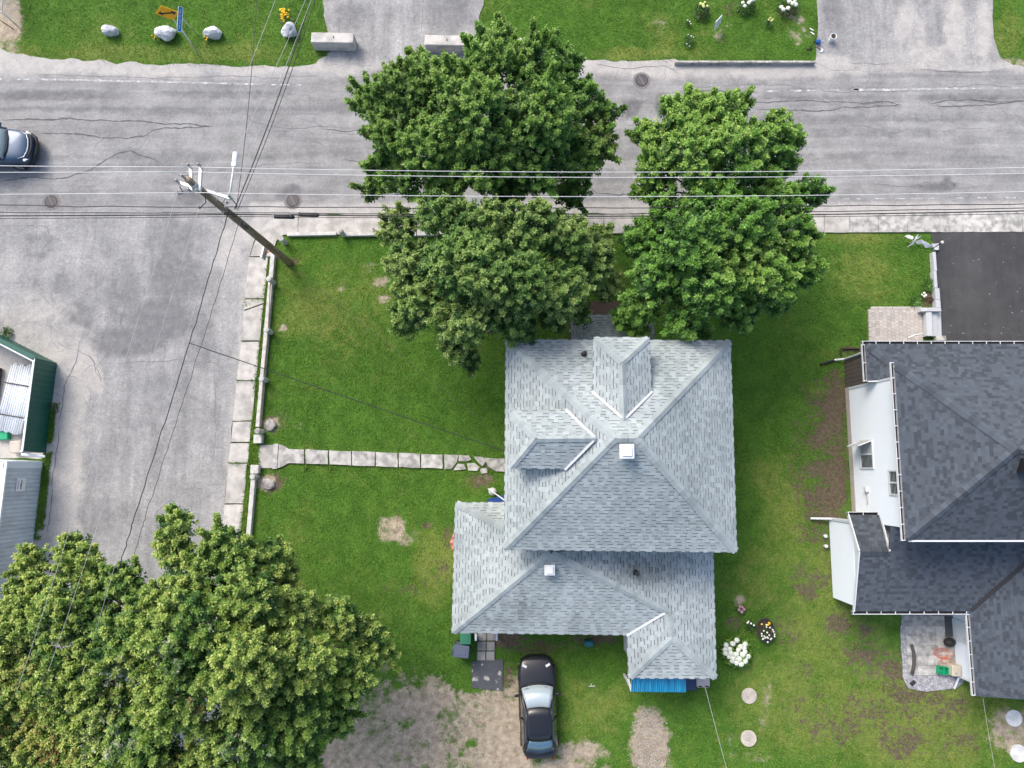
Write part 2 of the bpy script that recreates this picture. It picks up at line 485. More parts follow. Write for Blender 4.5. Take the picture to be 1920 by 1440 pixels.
def lawn_dry(x, y):
    u, v = proj(x, y)
    n = fbm(x * .5, y * .5, 55); n2 = fbm(x * 1.6, y * 1.6, 56)
    base = .22 + .5 * (n - .5) + .4 * (n2 - .5)
    s = base + blob(x, y, [(620, 560, 140, 110, .35), (1640, 520, 110, 70, .3), (1450, 880, 40, 160, .28), (1450, 1330, 120, 110, .35), (1120, 1330, 90, 80, .35), (300, 100, 300, 26, .4),
        (1240, 60, 40, 60, .35), (1890, 60, 30, 50, .5), (820, 1060, 60, 90, .4), (1420, 1080, 60, 80, .3), (1600, 445, 120, 16, .45), (1180, 100, 150, 16, .45), (200, 60, 120, 40, .2),
        (620, 700, 60, 60, .1), (1700, 1350, 260, 140, .4), (1560, 1150, 120, 160, .35), (1470, 1000, 60, 200, .3), (560, 1000, 60, 40, .05)])
    s = s - blob(x, y, [(860, 760, 90, 100, .35), (1440, 760, 50, 130, .3), (1060, 60, 110, 50, .3), (640, 780, 120, 60, .15), (560, 920, 90, 40, .2), (1120, 1260, 60, 40, .25), (1400, 640, 50, 60, .2)])
    return s

layermat('grass_ground', (.046, .115, .012), (.075, .165, .020), [
    ('dry', (.17, .21, .045), (.12, .17, .035), 2.2, .35),
    ('soil', (.080, .060, .040), (.13, .105, .070), 4.2, .85),
    ('sand', (.41, .345, .26), (.25, .205, .155), 1.9, .62)], scale=1.4, bump=.8, bscale=30, fine=.3, fscale=14)
layermat('asphalt', (.220, .219, .218), (.290, .289, .286), [
    ('dark', (.125, .126, .130), (.18, .18, .182), 1.6, .25),
    ('sand', (.43, .41, .385), (.36, .35, .34), 1.1, .34)], scale=.7, bump=.35, bscale=70, fine=.20, fscale=10, streak=[(.12, 1.6, 1.3, .2), (.05, .9, 3.0, .12), (1, 1, 6, .14)])
layermat('asphalt_street', (.238, .238, .237), (.318, .316, .312), [
    ('dark', (.15, .152, .158), (.205, .205, .207), 1.6, .28),
    ('sand', (.43, .41, .385), (.36, .35, .34), 1.1, .34)], scale=.6, bump=.35, bscale=70, fine=.20, fscale=10, streak=[(1.5, .13, 1.2, .18), (.9, .05, 3.0, .1), (1, 1, 5, .16)])
layermat('asphalt_dark', (.050, .051, .053), (.068, .068, .069), [('sand', (.2, .19, .18), (.15, .15, .15), 2, .2)], scale=.5, rough=.75, fine=.2, fscale=60, streak=[(1.4, .12, .9, .2)])
pm('concrete', (.45, .43, .40), .9, .16, 3.0, (.32, .305, .285), .35, 50, tone=True, fine=.14, fscale=60)
pm('concrete_pale', (.48, .47, .445), .9, .18, 5.0, (.27, .265, .25), .35, 50, tone=True, fine=.12, fscale=60)
pm('paint_white', (.54, .54, .53), .8, .12, 7, (.30, .30, .30), mixlo=.36, mixhi=.52)
pm('crack', (.105, .105, .11), .95, .2, 4)
pm('crack_soft', (.16, .16, .17), .95, .2, 4)

# ------------------------------------------------------------------ ground: one sheet to the horizon, finely meshed where the picture looks
gx = np.concatenate([[-900, -400, -150, -70, -40], np.arange(-30, 30.01, .2), [40, 70, 150, 400, 900]])
gy = np.concatenate([[-900, -400, -150, -60, -30], np.arange(-20, 26.01, .2), [34, 60, 150, 400, 900]])
X, Y = np.meshgrid(gx, gy); nx, ny = len(gx), len(gy)
Z = (fbm(X * .35, Y * .35, 2) - .5) * .05
keep_low = np.zeros_like(X)
me = bpy.data.meshes.new('ground')
idx = np.arange(nx * ny).reshape(ny, nx)
fc = np.stack([idx[:-1, :-1], idx[:-1, 1:], idx[1:, 1:], idx[1:, :-1]], -1).reshape(-1, 4)
vs = np.stack([X.ravel(), Y.ravel(), np.minimum(Z.ravel() - .03, -.004)], -1)
me.vertices.add(len(vs)); me.vertices.foreach_set('co', vs.ravel().astype(np.float32))
me.loops.add(fc.size); me.loops.foreach_set('vertex_index', fc.ravel().astype(np.int32))
me.polygons.add(len(fc)); me.polygons.foreach_set('loop_start', (np.arange(len(fc)) * 4).astype(np.int32))
me.update(calc_edges=True)
near = (np.abs(X.ravel()) < 31) & (Y.ravel() > -21) & (Y.ravel() < 27)
for k, fn in (('sand', lawn_sand), ('soil', lawn_soil), ('dry', lawn_dry)):
    at = me.attributes.new(k, 'FLOAT', 'POINT')
    at.data.foreach_set('value', (np.clip(fn(X.ravel(), Y.ravel()), 0, 1) * np.where(near, 1, .15)).astype(np.float32))
tag(link('ground', me, 'grass_ground'), kind='structure')

road_a = dict(sand=road_sand, dark=road_dark)
def drive_sand(x, y):
    u, v = proj(x, y)
    return np.maximum(sstep(98, 124, v) * .55, blob(x, y, [(1700, 40, 30, 60, .62, .3), (1725, 70, 20, 60, .6), (1790, 50, 26, 90, .8), (1845, 60, 22, 90, .75), (1740, 100, 120, 24, .6), (622, 78, 18, 14, .9), (1560, 115, 60, 20, .7)]))
drive_at = dict(sand=drive_sand, dark=road_dark)
road = tag(sheet('road', wobble(W2(ROAD_PX), .22, .16, 4), .004, 'asphalt', .3, road_a), kind='structure')
street = tag(sheet('side_street', wobble(W2(STREET_PX), .4, .07, 6), .008, 'asphalt_street', .3, road_a), kind='structure')
drive_a = tag(sheet('driveway', wobble(W2(DRIVE_A_PX), .22, .12, 8), .012, 'asphalt_street', .3, drive_at), kind='structure')
drive_b = tag(sheet('driveway', wobble(W2(DRIVE_B_PX), .4, .07, 11), .012, 'asphalt_street', .3, drive_at), kind='structure')
drive_c = tag(sheet('driveway', wobble(W2(DRIVE_C_PX), .5, .01, 12), .012, 'asphalt_dark', .5, dict(sand=lambda x, y: 0 * x)), kind='structure')

# cracks: narrow dark strips lying in the surface
def strip(mb, pts, w, z, seed=0, taper=True):
    pts = [Vector(p) for p in pts]
    out = []
    for i in range(len(pts) - 1):
        a, b = pts[i], pts[i + 1]; k = max(1, int((b - a).length / .16))
        for j in range(k): out.append(a + (b - a) * (j / k))
    out.append(pts[-1])
    rnd = random.Random(seed); n = len(out); off = 0
    L = []
    for i, p in enumerate(out):
        d = (out[min(i + 1, n - 1)] - out[max(i - 1, 0)]).normalized(); nn = Vector((-d.y, d.x))
        off = off * .75 + rnd.uniform(-.035, .035)
        ww = w * rnd.uniform(.45, 1.3) * (min(1, i / 4 + .2, (n - 1 - i) / 4 + .2) if taper else 1)
        c = p + nn * off
        L.append((c + nn * ww / 2, c - nn * ww / 2))
    vs = []; fs = []
    for a, b in L: vs += [(a.x, a.y, z), (b.x, b.y, z)]
    for i in range(n - 1): fs.append((2 * i + 1, 2 * i + 3, 2 * i + 2, 2 * i))
    mb.add(vs, fs)

CRACKS = [
 ([(0, 226), (50, 225), (95, 226), (125, 222), (200, 227), (260, 229), (300, 234), (345, 232), (395, 237), (370, 241), (310, 240), (285, 245), (270, 256), (235, 260), (190, 258), (150, 251), (100, 250), (75, 252)], .07),
 ([(0, 340), (60, 332), (120, 335), (165, 322), (205, 296), (222, 287), (245, 284), (262, 292), (300, 305)], .07),
 ([(460, 205), (470, 228), (500, 236), (540, 240), (570, 242), (600, 238), (640, 240)], .045), ([(485, 235), (510, 246), (540, 248), (556, 240)], .045),
 ([(1395, 193), (1440, 192), (1500, 190), (1560, 191), (1630, 193), (1665, 190), (1690, 197), (1640, 201), (1580, 203), (1530, 208), (1480, 204), (1420, 203)], .06),
 ([(1745, 196), (1770, 190), (1820, 187), (1870, 192), (1905, 188), (1960, 194)], .07), ([(1752, 199), (1800, 199), (1860, 197), (1920, 190)], .06),
 ([(1280, 160), (1340, 162), (1400, 158), (1470, 160), (1500, 164)], .04), ([(1500, 165), (1580, 172), (1680, 170), (1790, 162), (1860, 160), (1920, 166)], .035),
 ([(1285, 172), (1330, 170), (1400, 171)], .06), ([(60, 140), (170, 143), (300, 146), (420, 143), (520, 147), (600, 140)], .03),
 ([(640, 300), (700, 305), (760, 300)], .05), ([(600, 240), (640, 245), (690, 242), (740, 246)], .05), ([(300, 400), (302, 440), (296, 470), (299, 520)], .03),
 ([(1600, 232), (1640, 240), (1660, 250), (1700, 246)], .03), ([(1640, 347), (1700, 352), (1740, 342), (1790, 354), (1850, 350)], .035),
 ([(450, 315), (500, 308), (560, 305), (610, 308)], .035), ([(305, 318), (340, 331), (400, 322), (430, 315)], .04), ([(1100, 345), (1120, 362), (1160, 366), (1200, 360)], .05),
 ([(1115, 120), (1180, 128), (1250, 124), (1275, 140)], .04), ([(1150, 160), (1160, 130)], .035),
 ([(0, 382 + 40), (90, 425), (95, 450), (75, 470), (92, 480)], .03), ([(85, 400), (95, 430), (120, 440)], .025), ([(160, 460), (150, 490), (165, 500)], .025),
]
mb1 = MB()
_r = random.Random(77)
def branches(lst, chance):
    out = []
    for pts, w in lst:
        for a, b in zip(pts[:-1], pts[1:]):
            if _r.random() > chance: continue
            t = _r.random(); p = [a[0] + (b[0] - a[0]) * t, a[1] + (b[1] - a[1]) * t]; ang = _r.choice((1, -1)) * _r.uniform(.3, 1.2) + (math.pi if _r.random() < .5 else 0)
            br = [tuple(p)]
            for k in range(_r.randint(2, 5)):
                ang += _r.uniform(-.6, .6); p = [p[0] + 11 * math.cos(ang), p[1] + 7 * math.sin(ang)]; br.append(tuple(p))
            out.append((br, w * .62))
    return out
CRACKS += branches(CRACKS, .8)
for k in range(70):
    p = [_r.uniform(0, 1920), _r.choice((_r.uniform(170, 260), _r.uniform(135, 395)))]; ang = _r.gauss(0, .35) + _r.choice((0, math.pi)); br = [tuple(p)]
    for j in range(_r.randint(3, 8)):
        ang += _r.uniform(-.55, .55); p = [p[0] + 12 * math.cos(ang), min(396, p[1] + 6 * math.sin(ang))]; br.append(tuple(p))
    CRACKS.append((br, _r.uniform(.014, .034)))
for i, (pts, w) in enumerate(CRACKS):
    mb1 = MB(); strip(mb1, W2(pts), w, .0115 if pts[0][1] > 402 else .0078, i)
    tag(mb1.build('crack', 'crack' if w > .045 else 'crack_soft', road))
SCRACKS = [([(240, 520), (215, 590), (218, 640), (200, 665), (182, 690), (190, 715), (180, 700), (176, 680), (160, 655)], .03),
 ([(215, 681), (260, 680), (330, 676), (400, 682), (415, 690)], .03), ([(90, 600), (95, 640), (120, 660)], .025), ([(55, 520), (80, 545), (95, 540), (100, 575), (70, 545)], .025),
 ([(300, 500), (330, 545), (345, 600)], .025), ([(402, 690), (404, 760), (405, 830), (398, 870)], .03), ([(360, 965), (361, 930)], .03), ([(228, 585), (225, 620), (235, 578)], .02),
 ([(0, 620), (40, 606), (85, 600)], .02), ([(150, 640), (140, 680), (120, 720), (118, 760), (110, 790)], .05), ([(112, 800), (106, 860), (100, 900), (95, 960), (88, 1000)], .05)]
SCRACKS += branches(SCRACKS, .8)
for k in range(45):
    v_ = _r.uniform(410, 980); p = [_r.uniform(130 if v_ > 640 else 5, 440 - .1 * (v_ - 480)), v_]; ang = _r.uniform(0, 6.28); br = [tuple(p)]
    for j in range(_r.randint(3, 7)):
        ang += _r.uniform(-.7, .7); q_ = [p[0] + 10 * math.cos(ang), p[1] + 10 * math.sin(ang)]
        if q_[0] > 440 - .1 * (q_[1] - 480) or q_[0] < 0: break
        p = q_; br.append(tuple(p))
    if len(br) > 2: SCRACKS.append((br, _r.uniform(.014, .03)))
for i, (pts, w) in enumerate(SCRACKS):
    mb1 = MB(); strip(mb1, W2(pts), w, .0122, 50 + i)
    mb1.build('crack', 'crack_soft', street)
for i, pts in enumerate([[(658, -20), (656, 45), (652, 80), (648, 110)], [(793, -20), (793, 30), (790, 62)], [(640, 40), (642, 62)], [(700, 110), (690, 100), (660, 102)],
                         [(1580, 118), (1640, 120), (1680, 117)], [(1720, 128), (1790, 136), (1850, 136)]]):
    mb1 = MB(); strip(mb1, W2(pts), .03, .0158, 80 + i); mb1.build('crack', 'crack_soft', drive_a if i < 4 else drive_b)

# worn edge lines
def paint(px0, px1, seed, w=.12, gap=.25):
    a, b = Vector(g2(*px0)), Vector(g2(*px1)); d = (b - a).normalized(); n = Vector((-d.y, d.x)); L = (b - a).length
    rnd = random.Random(seed); t = 0
    mb = MB()
    while t < L:
        l = rnd.uniform(.5, 3.0) if gap < .5 else rnd.uniform(.15, .8)
        e = min(L, t + l)
        pts = []
        k = max(2, int((e - t) / .12))
        up = [a + d * (t + (e - t) * j / k) + n * (w / 2 * rnd.uniform(.5, 1.05)) for j in range(k + 1)]
        lo = [a + d * (t + (e - t) * j / k) - n * (w / 2 * rnd.uniform(.5, 1.05)) for j in range(k + 1)]
        vs = []; fs = []
        for p, q in zip(up, lo): vs += [(p.x, p.y, .0085), (q.x, q.y, .0085)]
        for j in range(k): fs.append((2 * j + 1, 2 * j + 3, 2 * j + 2, 2 * j))
        mb.add(vs, fs)
        t = e + rnd.uniform(.02, gap)
    return tag(mb.build('edge_line_paint', 'paint_white', road), kind='stuff')
paint((76, 149), (330, 154), 1, .13, .05); paint((330, 154), (480, 158), 2, .12, .15); paint((480, 158), (565, 160), 3, .09, .6)
paint((1400, 172), (1610, 168), 4, .11, .9); paint((1600, 169), (1822, 166), 5, .15, .04); paint((1822, 166), (2300, 160), 6, .1, .7)
paint((1580, 373), (1720, 372), 7, .1, .8); paint((1720, 372), (2200, 368), 8, .1, 1.0); paint((-600, 143), (76, 149), 9, .1, 1.2)

# iron drain covers
pm('iron', (.055, .05, .055), .6, .15, 8, metal=.5)
pm('iron_ring', (.17, .16, .16), .8, .15, 6)
def drain(px, py, label):
    c = g(px, py, .009)
    t = thing('drain_cover', label, 'drain cover', c, 0, 'round iron drain covers in the road')
    mb = MB(); mb.lathe((0, 0, 0), [(.46, 0), (.46, .004), (.34, .006)], 28); mb.build('collar', 'iron_ring', t)
    mb = MB(); mb.lathe((0, 0, .0), [(.335, .004), (.335, .014), (.31, .016)], 28); mb.build('lid', 'iron', t)
    for k in range(-4, 5):
        h = math.sqrt(max(.02, .27 ** 2 - (k * .06) ** 2))
        mb = MB(); mb.box((k * .06, 0, .020), (.022, 2 * h, .006), 0); mb.build('grate_bar', 'iron_ring', t)
    mb = MB(); mb.box((0, 0, .025), (.05, .60, .006), .5); mb.build('cross_bar', 'iron_ring', t)
drain(549, 376, 'round iron drain cover in the road beside the utility pole')
drain(1203, 151, 'round iron drain cover in the road across from the big maple')
drain(96, 378, 'round iron drain cover in the street mouth near the left picture edge')

# ------------------------------------------------------------------ sidewalks
def quad_slab(name, q, z, mat, parent, tone=1.0, inset=.008, wob=.0, seed=0, z0=-.05):
    c = sum((Vector(p) for p in q), Vector((0, 0))) / 4
    q = [Vector(p) + (c - Vector(p)).normalized() * inset for p in q]
    if wob: q = wobble([tuple(p) for p in q], .15, wob, seed)
    mb = MB(); mb.prism([tuple(p) for p in q], z0, z, tone)
    return mb.build(name, mat, parent, tone=True)

rnd = random.Random(3)
walk = thing('sidewalk', None, None); tag(walk, kind='structure')
def edge_n(v): return 468 - 48 * (v - 484) / 478.0
joints = [482, 561, 583, 640, 714, 790, 830, 868, 945, 1024, 1102, 1180, 1260, 1340, 1420, 1500]
for i in range(len(joints) - 1):
    a, b = joints[i], joints[i + 1]
    k0, k1 = (0, 0), (0, 0)
    q = [g2(edge_n(a), a + 1), g2(edge_n(a) + 35, a + 1), g2(edge_n(b) + 36, b - 1), g2(edge_n(b), b - 1)]
    if i == 1: q = [g2(edge_n(561), 562), g2(edge_n(561) + 35, 562), g2(edge_n(572) + 36, 568), g2(edge_n(581), 581)]
    if i == 2: q = [g2(edge_n(583), 584), g2(edge_n(570) + 35, 571), g2(edge_n(640) + 36, 639), g2(edge_n(640), 639)]
    quad_slab('slab', q, .06 + rnd.uniform(-.008, .008), 'concrete', walk, rnd.uniform(1.02, 1.18), .005, .022, i)
# corner apron and the run along the main road
corner = [g2(*p) for p in [(469, 481), (474, 466), (485, 437), (506, 414), (540, 404), (559, 404), (559, 438), (531, 441), (519, 452), (513, 468), (508, 481)]]
mb = MB(); mb.prism(wobble(corner, .3, .02, 5), -.05, .05, 1.0); mb.build('corner_slab', 'concrete', walk, tone=True)
xs = [560, 612, 664, 716, 768, 820, 872, 924, 976, 1028, 1080, 1132, 1184, 1236, 1288, 1340, 1392, 1444, 1496, 1545, 1591, 1646, 1700, 1762, 1780, 1806, 1834, 1872, 1916, 1960, 2010, 2060, 2110, 2160]
for i in range(len(xs) - 1):
    a, b = xs[i], xs[i + 1]
    yt = lambda u: 404 - 7 * max(0, (u - 900)) / 1000
    z = .055 + rnd.uniform(-.006, .006) if b < 1765 else .03 + rnd.uniform(-.004, .004)
    quad_slab('slab', [g2(a, yt(a)), g2(b, yt(b)), g2(b, 439 - .004 * (b - 900)), g2(a, 439 - .004 * (a - 900))], z,
              'concrete' if b < 1600 else 'concrete_pale', walk, rnd.uniform(.9, 1.06), .008, .018 if b < 1765 else .03, 90 + i)

# garden path: landing, step and slabs, the last ones broken
path = thing('garden_path', None, None); tag(path, kind='structure')
quad_slab('landing_slab', [g2(486, 834), g2(513, 834), g2(512, 878), g2(484, 878)], .04, 'concrete', path, .95, .01, .01, 1)
quad_slab('step_slab', [g2(523, 832), g2(514, 832), g2(512, 879), g2(520, 879)], .10, 'concrete_pale', path, 1.0, .0, .015, 2)
flare = [g2(*p) for p in [(524, 833), (534, 836), (542, 842), (571, 843), (571, 869), (541, 868), (532, 874), (521, 878)]]
mb = MB(); mb.prism(wobble(flare, .2, .02, 9), -.05, .09, 1.0); mb.build('slab', 'concrete_pale', path, tone=True)
px = [573, 617, 660, 704, 747, 789, 831]
for i in range(len(px) - 1):
    a, b = px[i], px[i + 1]; k = lambda u: (u - 573) * .036
    quad_slab('slab', [g2(a + 1, 843 + k(a)), g2(b - 1, 843 + k(b)), g2(b - 1, 869.5 + k(b)), g2(a + 1, 869.5 + k(a))], .085 + rnd.uniform(-.01, .01), 'concrete_pale', path, rnd.uniform(.85, 1.08), .004, .035, 20 + i)
for i, pts in enumerate([[(833, 852), (860, 853), (856, 868), (846, 880), (833, 880)], [(861, 853), (880, 854), (884, 862), (872, 866), (860, 864)], [(858, 869), (870, 870), (874, 880), (850, 882)],
                         [(876, 869), (890, 868), (900, 876), (895, 883), (878, 882)], [(888, 856), (905, 857), (912, 864), (905, 874), (896, 866)], [(908, 858), (946, 860), (946, 884), (930, 884), (914, 874)],
                         [(900, 880), (912, 878), (914, 886), (903, 888)]]):
    mb = MB(); mb.prism(wobble(W2(pts), .1, .03, 60 + i), -.03, .05 + .01 * (i % 3), .8 + .06 * (i % 4)); mb.build('broken_slab', 'concrete_pale', path, tone=True)
# ------------------------------------------------------------------ roof laying
pm('shingle_grey', (.355, .40, .406), .95, .08, .9, (.275, .318, .325), .5, 160, tone=True, fine=.10, fscale=110, mixlo=.40, mixhi=.7)
pm('shingle_dark', (.072, .086, .106), .95, .05, 1.2, None, .5, 160, tone=True, fine=.10, fscale=110)
pm('trim_white', (.61, .63, .65), .5, .03, 3)
pm('siding_white', (.70, .755, .81), .55, .02, 2)
pm('siding_cream', (.62, .62, .58), .7, .05, 2)
pm('gutter_shade_debris', (.02, .02, .022), .9, .2, 6)  # debris and the trough's shade painted as one dark colour
pm('flash_white', (.58, .60, .61), .5, .06, 4)
pm('foundation', (.42, .38, .34), .9, .12, 3)
pm('glass_dark', (.03, .04, .05), .06, .0, spec=.8)
pm('glass_curtain', (.30, .32, .33), .12, .15, 5, spec=.8)
pm('black_metal', (.015, .015, .016), .5, .1, 8)
pm('underlay', (.06, .065, .07), .95, .1, 2)

def clip_poly(sub, poly):
    """Sutherland-Hodgman, poly convex and counter-clockwise"""
    out = sub
    n = len(poly)
    for i in range(n):
        ax, ay = poly[i]; bx, by = poly[(i + 1) % n]
        src = out; out = []
        if not src: break
        for j in range(len(src)):
            p = src[j]; q = src[(j + 1) % len(src)]
            dp = (bx - ax) * (p[1] - ay) - (by - ay) * (p[0] - ax)
            dq = (bx - ax) * (q[1] - ay) - (by - ay) * (q[0] - ax)
            if dp >= 0: out.append(p)
            if (dp >= 0) != (dq >= 0):
                t = dp / (dp - dq)
                out.append((p[0] + (q[0] - p[0]) * t, p[1] + (q[1] - p[1]) * t))
    return out

class Roof:
    """lays shingles course by course over roof planes of one house"""
    def __init__(s, part, style, seed):
        s.part = part; s.style = style; s.rnd = random.Random(seed)
        s.stain = None; s.full = []; s.rest = MB(); s.deck = MB(); s.cap_n = 0
        s.ex, s.lens, s.mat = (.145, (.17, .21, .26), 'shingle_grey') if style == 'grey' else (.135, (.14, .18, .23), 'shingle_dark')
    def subs(s, l, kind, tone):
        e = s.ex
        if s.style == 'grey' and kind:
            d = .040
            return [([(0, 0), (l, 0), (l, d), (0, d)], .003, .003, tone * .40), ([(0, d), (l, d), (l, e), (0, e)], .013, .006, tone)]
        return [([(0, 0), (l, 0), (l, e), (0, e)], .015, .006, tone)]
    def pieces(s, mb, sub, org, e, u, n, off=(0, 0), clip=None):
        for poly, h0, h1, tone in sub:
            pp = [(p[0] + off[0], p[1] + off[1]) for p in poly]
            b0 = min(p[1] for p in pp); b1 = max(p[1] for p in pp)
            if clip: pp = clip_poly(pp, clip)
            if len(pp) < 3: continue
            q = [pp[0]]
            for p in pp[1:]:
                if abs(p[0] - q[-1][0]) + abs(p[1] - q[-1][1]) > 1e-4: q.append(p)
            if len(q) > 2 and abs(q[0][0] - q[-1][0]) + abs(q[0][1] - q[-1][1]) < 1e-4: q.pop()
            if len(q) < 3: continue
            k = len(q)
            lo = [org + e * p[0] + u * p[1] - n * .002 for p in q]
            hi = [org + e * p[0] + u * p[1] + n * (h0 + (h1 - h0) * (p[1] - b0) / (b1 - b0 + 1e-9)) for p in q]
            mb.add(lo + hi, [tuple(range(k, 2 * k))] + [(i, (i + 1) % k, k + (i + 1) % k, k + i) for i in range(k)], tone)
    def tone(s):
        if s.style == 'grey': return s.rnd.choice((.88, .96, 1.0, 1.04, 1.12))
        return s.rnd.choice((.64, .70, .80, .94, 1.0, 1.0, 1.06, 1.14))
    def plane(s, pts, eave, grow=.0):
        pts = [Vector(p) for p in pts]
        n = Vector((0, 0, 0))
        for i in range(len(pts)):
            a, b = pts[i], pts[(i + 1) % len(pts)]
            n += Vector(((a.y - b.y) * (a.z + b.z), (a.z - b.z) * (a.x + b.x), (a.x - b.x) * (a.y + b.y)))
        n.normalize()
        if n.z < 0: n = -n
        e = (Vector(eave[1]) - Vector(eave[0])); e = (e - n * e.dot(n)).normalized()
        u = n.cross(e).normalized()
        if u.z < 0: e = -e; u = n.cross(e).normalized()
        org = Vector(eave[0])
        c = sum(pts, Vector()) / len(pts)
        org = org + n * ((c - org).dot(n))
        uv = [((p - org).dot(e), (p - org).dot(u)) for p in pts]
        a = sum(uv[i][0] * uv[(i + 1) % len(uv)][1] - uv[(i + 1) % len(uv)][0] * uv[i][1] for i in range(len(uv)))
        poly = uv if a > 0 else uv[::-1]
        s.deck.add([p - Vector((0, 0, .05)) for p in pts], [tuple(range(len(pts)))])
        x0, x1 = min(p[0] for p in uv), max(p[0] for p in uv); y0, y1 = min(p[1] for p in uv), max(p[1] for p in uv)
        b = y0
        while b < y1:
            t = x0 - s.rnd.uniform(0, .3)
            flip = s.rnd.random() < .5
            while t < x1:
                l = s.rnd.choice(s.lens); tn = s.tone()
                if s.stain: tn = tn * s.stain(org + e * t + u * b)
                if s.style == 'grey': kind = flip; flip = not flip if s.rnd.random() < .88 else flip
                else: kind = False
                corners = [(t, b), (t + l, b), (t + l, b + s.ex), (t, b + s.ex)]
                cl = clip_poly(corners, poly)
                if len(cl) >= 3:
                    ar = abs(sum(cl[i][0] * cl[(i + 1) % len(cl)][1] - cl[(i + 1) % len(cl)][0] * cl[i][1] for i in range(len(cl)))) / 2
                    if ar > l * s.ex * .985:
                        s.full.append((org + e * t + u * b, e, u, n, l, kind, tn))
                    elif ar > .0006:
                        s.pieces(s.rest, s.subs(l, kind, tn), org, e, u, n, (t, b), poly)
                t += l + .004
            b += s.ex
        return n
    def cap(s, p0, p1, nA, nB, half=.15, tones=(.86, .93, .98, 1.04)):
        p0, p1 = Vector(p0), Vector(p1); d = (p1 - p0); L = d.length; d.normalize()
        up = (nA + nB).normalized()
        ws = []
        for nn in (nA, nB):
            w = d.cross(nn).normalized()
            if w.dot(up) > 0 or w.z > 0.0 and abs(w.z) > .02: w = -w
            ws.append((w, nn))
        if ws[0][0].dot(ws[1][0]) > 0.3:
            sd_ = d.cross(up).normalized()
            ws = [(sd_, nA), (-sd_, nB)]
        me_ = []
        l = .21
        for tn in tones:
            mb = MB()
            (wa, na), (wb, nb) = ws
            def ring(x, h): return [d * x + wa * half + na * (h - .012), d * x + wa * half + na * (h + .004), d * x + up * (h + .016), d * x + wb * half + nb * (h + .004), d * x + wb * half + nb * (h - .012)]
            vs = ring(-.01, .046) + ring(l + .02, .026)
            mb.add(vs, [(0, 1, 6, 5), (1, 2, 7, 6), (2, 3, 8, 7), (3, 4, 9, 8), (0, 4, 3, 2, 1)], tn)
            me = bpy.data.meshes.new('ridge_cap'); me.from_pydata(mb.v, [], mb.f)
            at = me.attributes.new('tone', 'FLOAT', 'FACE'); at.data.foreach_set('value', mb.t); me.update()
            me_.append(me)
        k = max(1, int(L / l))
        for i in range(k):
            o = link('ridge_cap', s.rnd.choice(me_), s.mat, s.part); o.location = p0 + d * (i * L / k + (.10 if i == 0 else 0))
            s.cap_n += 1
    def finish(s, most=300):
        s.deck.build('roof_deck', 'underlay', s.part)
        s.full.sort(key=lambda r: -r[0].z)
        cache = {}
        for i, (org, e, u, n, l, kind, tn) in enumerate(s.full):
            if i < most:
                key = (l, kind, tn)
                if key not in cache:
                    mb = MB(); s.pieces(mb, s.subs(l, kind, tn), Vector((0, 0, 0)), Vector((1, 0, 0)), Vector((0, 1, 0)), Vector((0, 0, 1)))
                    me = bpy.data.meshes.new('shingle'); me.from_pydata(mb.v, [], mb.f)
                    at = me.attributes.new('tone', 'FLOAT', 'FACE'); at.data.foreach_set('value', mb.t); me.update()
                    cache[key] = me
                o = link('shingle', cache[key], s.mat, s.part)
                M = Matrix.Identity(4)
                for r_ in range(3): M[r_][0] = e[r_]; M[r_][1] = u[r_]; M[r_][2] = n[r_]; M[r_][3] = org[r_]
                o.matrix_local = M
            else:
                s.pieces(s.rest, s.subs(l, kind, tn), org, e, u, n)
        tag(s.rest.build('shingle_courses', s.mat, s.part, tone=True), kind='stuff')

def poly_inset(pts, d):
    c = sum((Vector(p[:2]) for p in pts), Vector((0, 0))) / len(pts)
    out = []
    n = len(pts)
    a = sum(pts[i][0] * pts[(i + 1) % n][1] - pts[(i + 1) % n][0] * pts[i][1] for i in range(n))
    P = [Vector(p[:2]) for p in (pts if a > 0 else pts[::-1])]
    for i in range(n):
        p0, p1, p2 = P[i - 1], P[i], P[(i + 1) % n]
        d1, d2 = (p1 - p0).normalized(), (p2 - p1).normalized()
        n1, n2 = Vector((-d1.y, d1.x)), Vector((-d2.y, d2.x))
        b = n1 + n2
        out.append(tuple(p1 + b * (d / max(.3, (1 + n1.dot(n2))))))
    return out

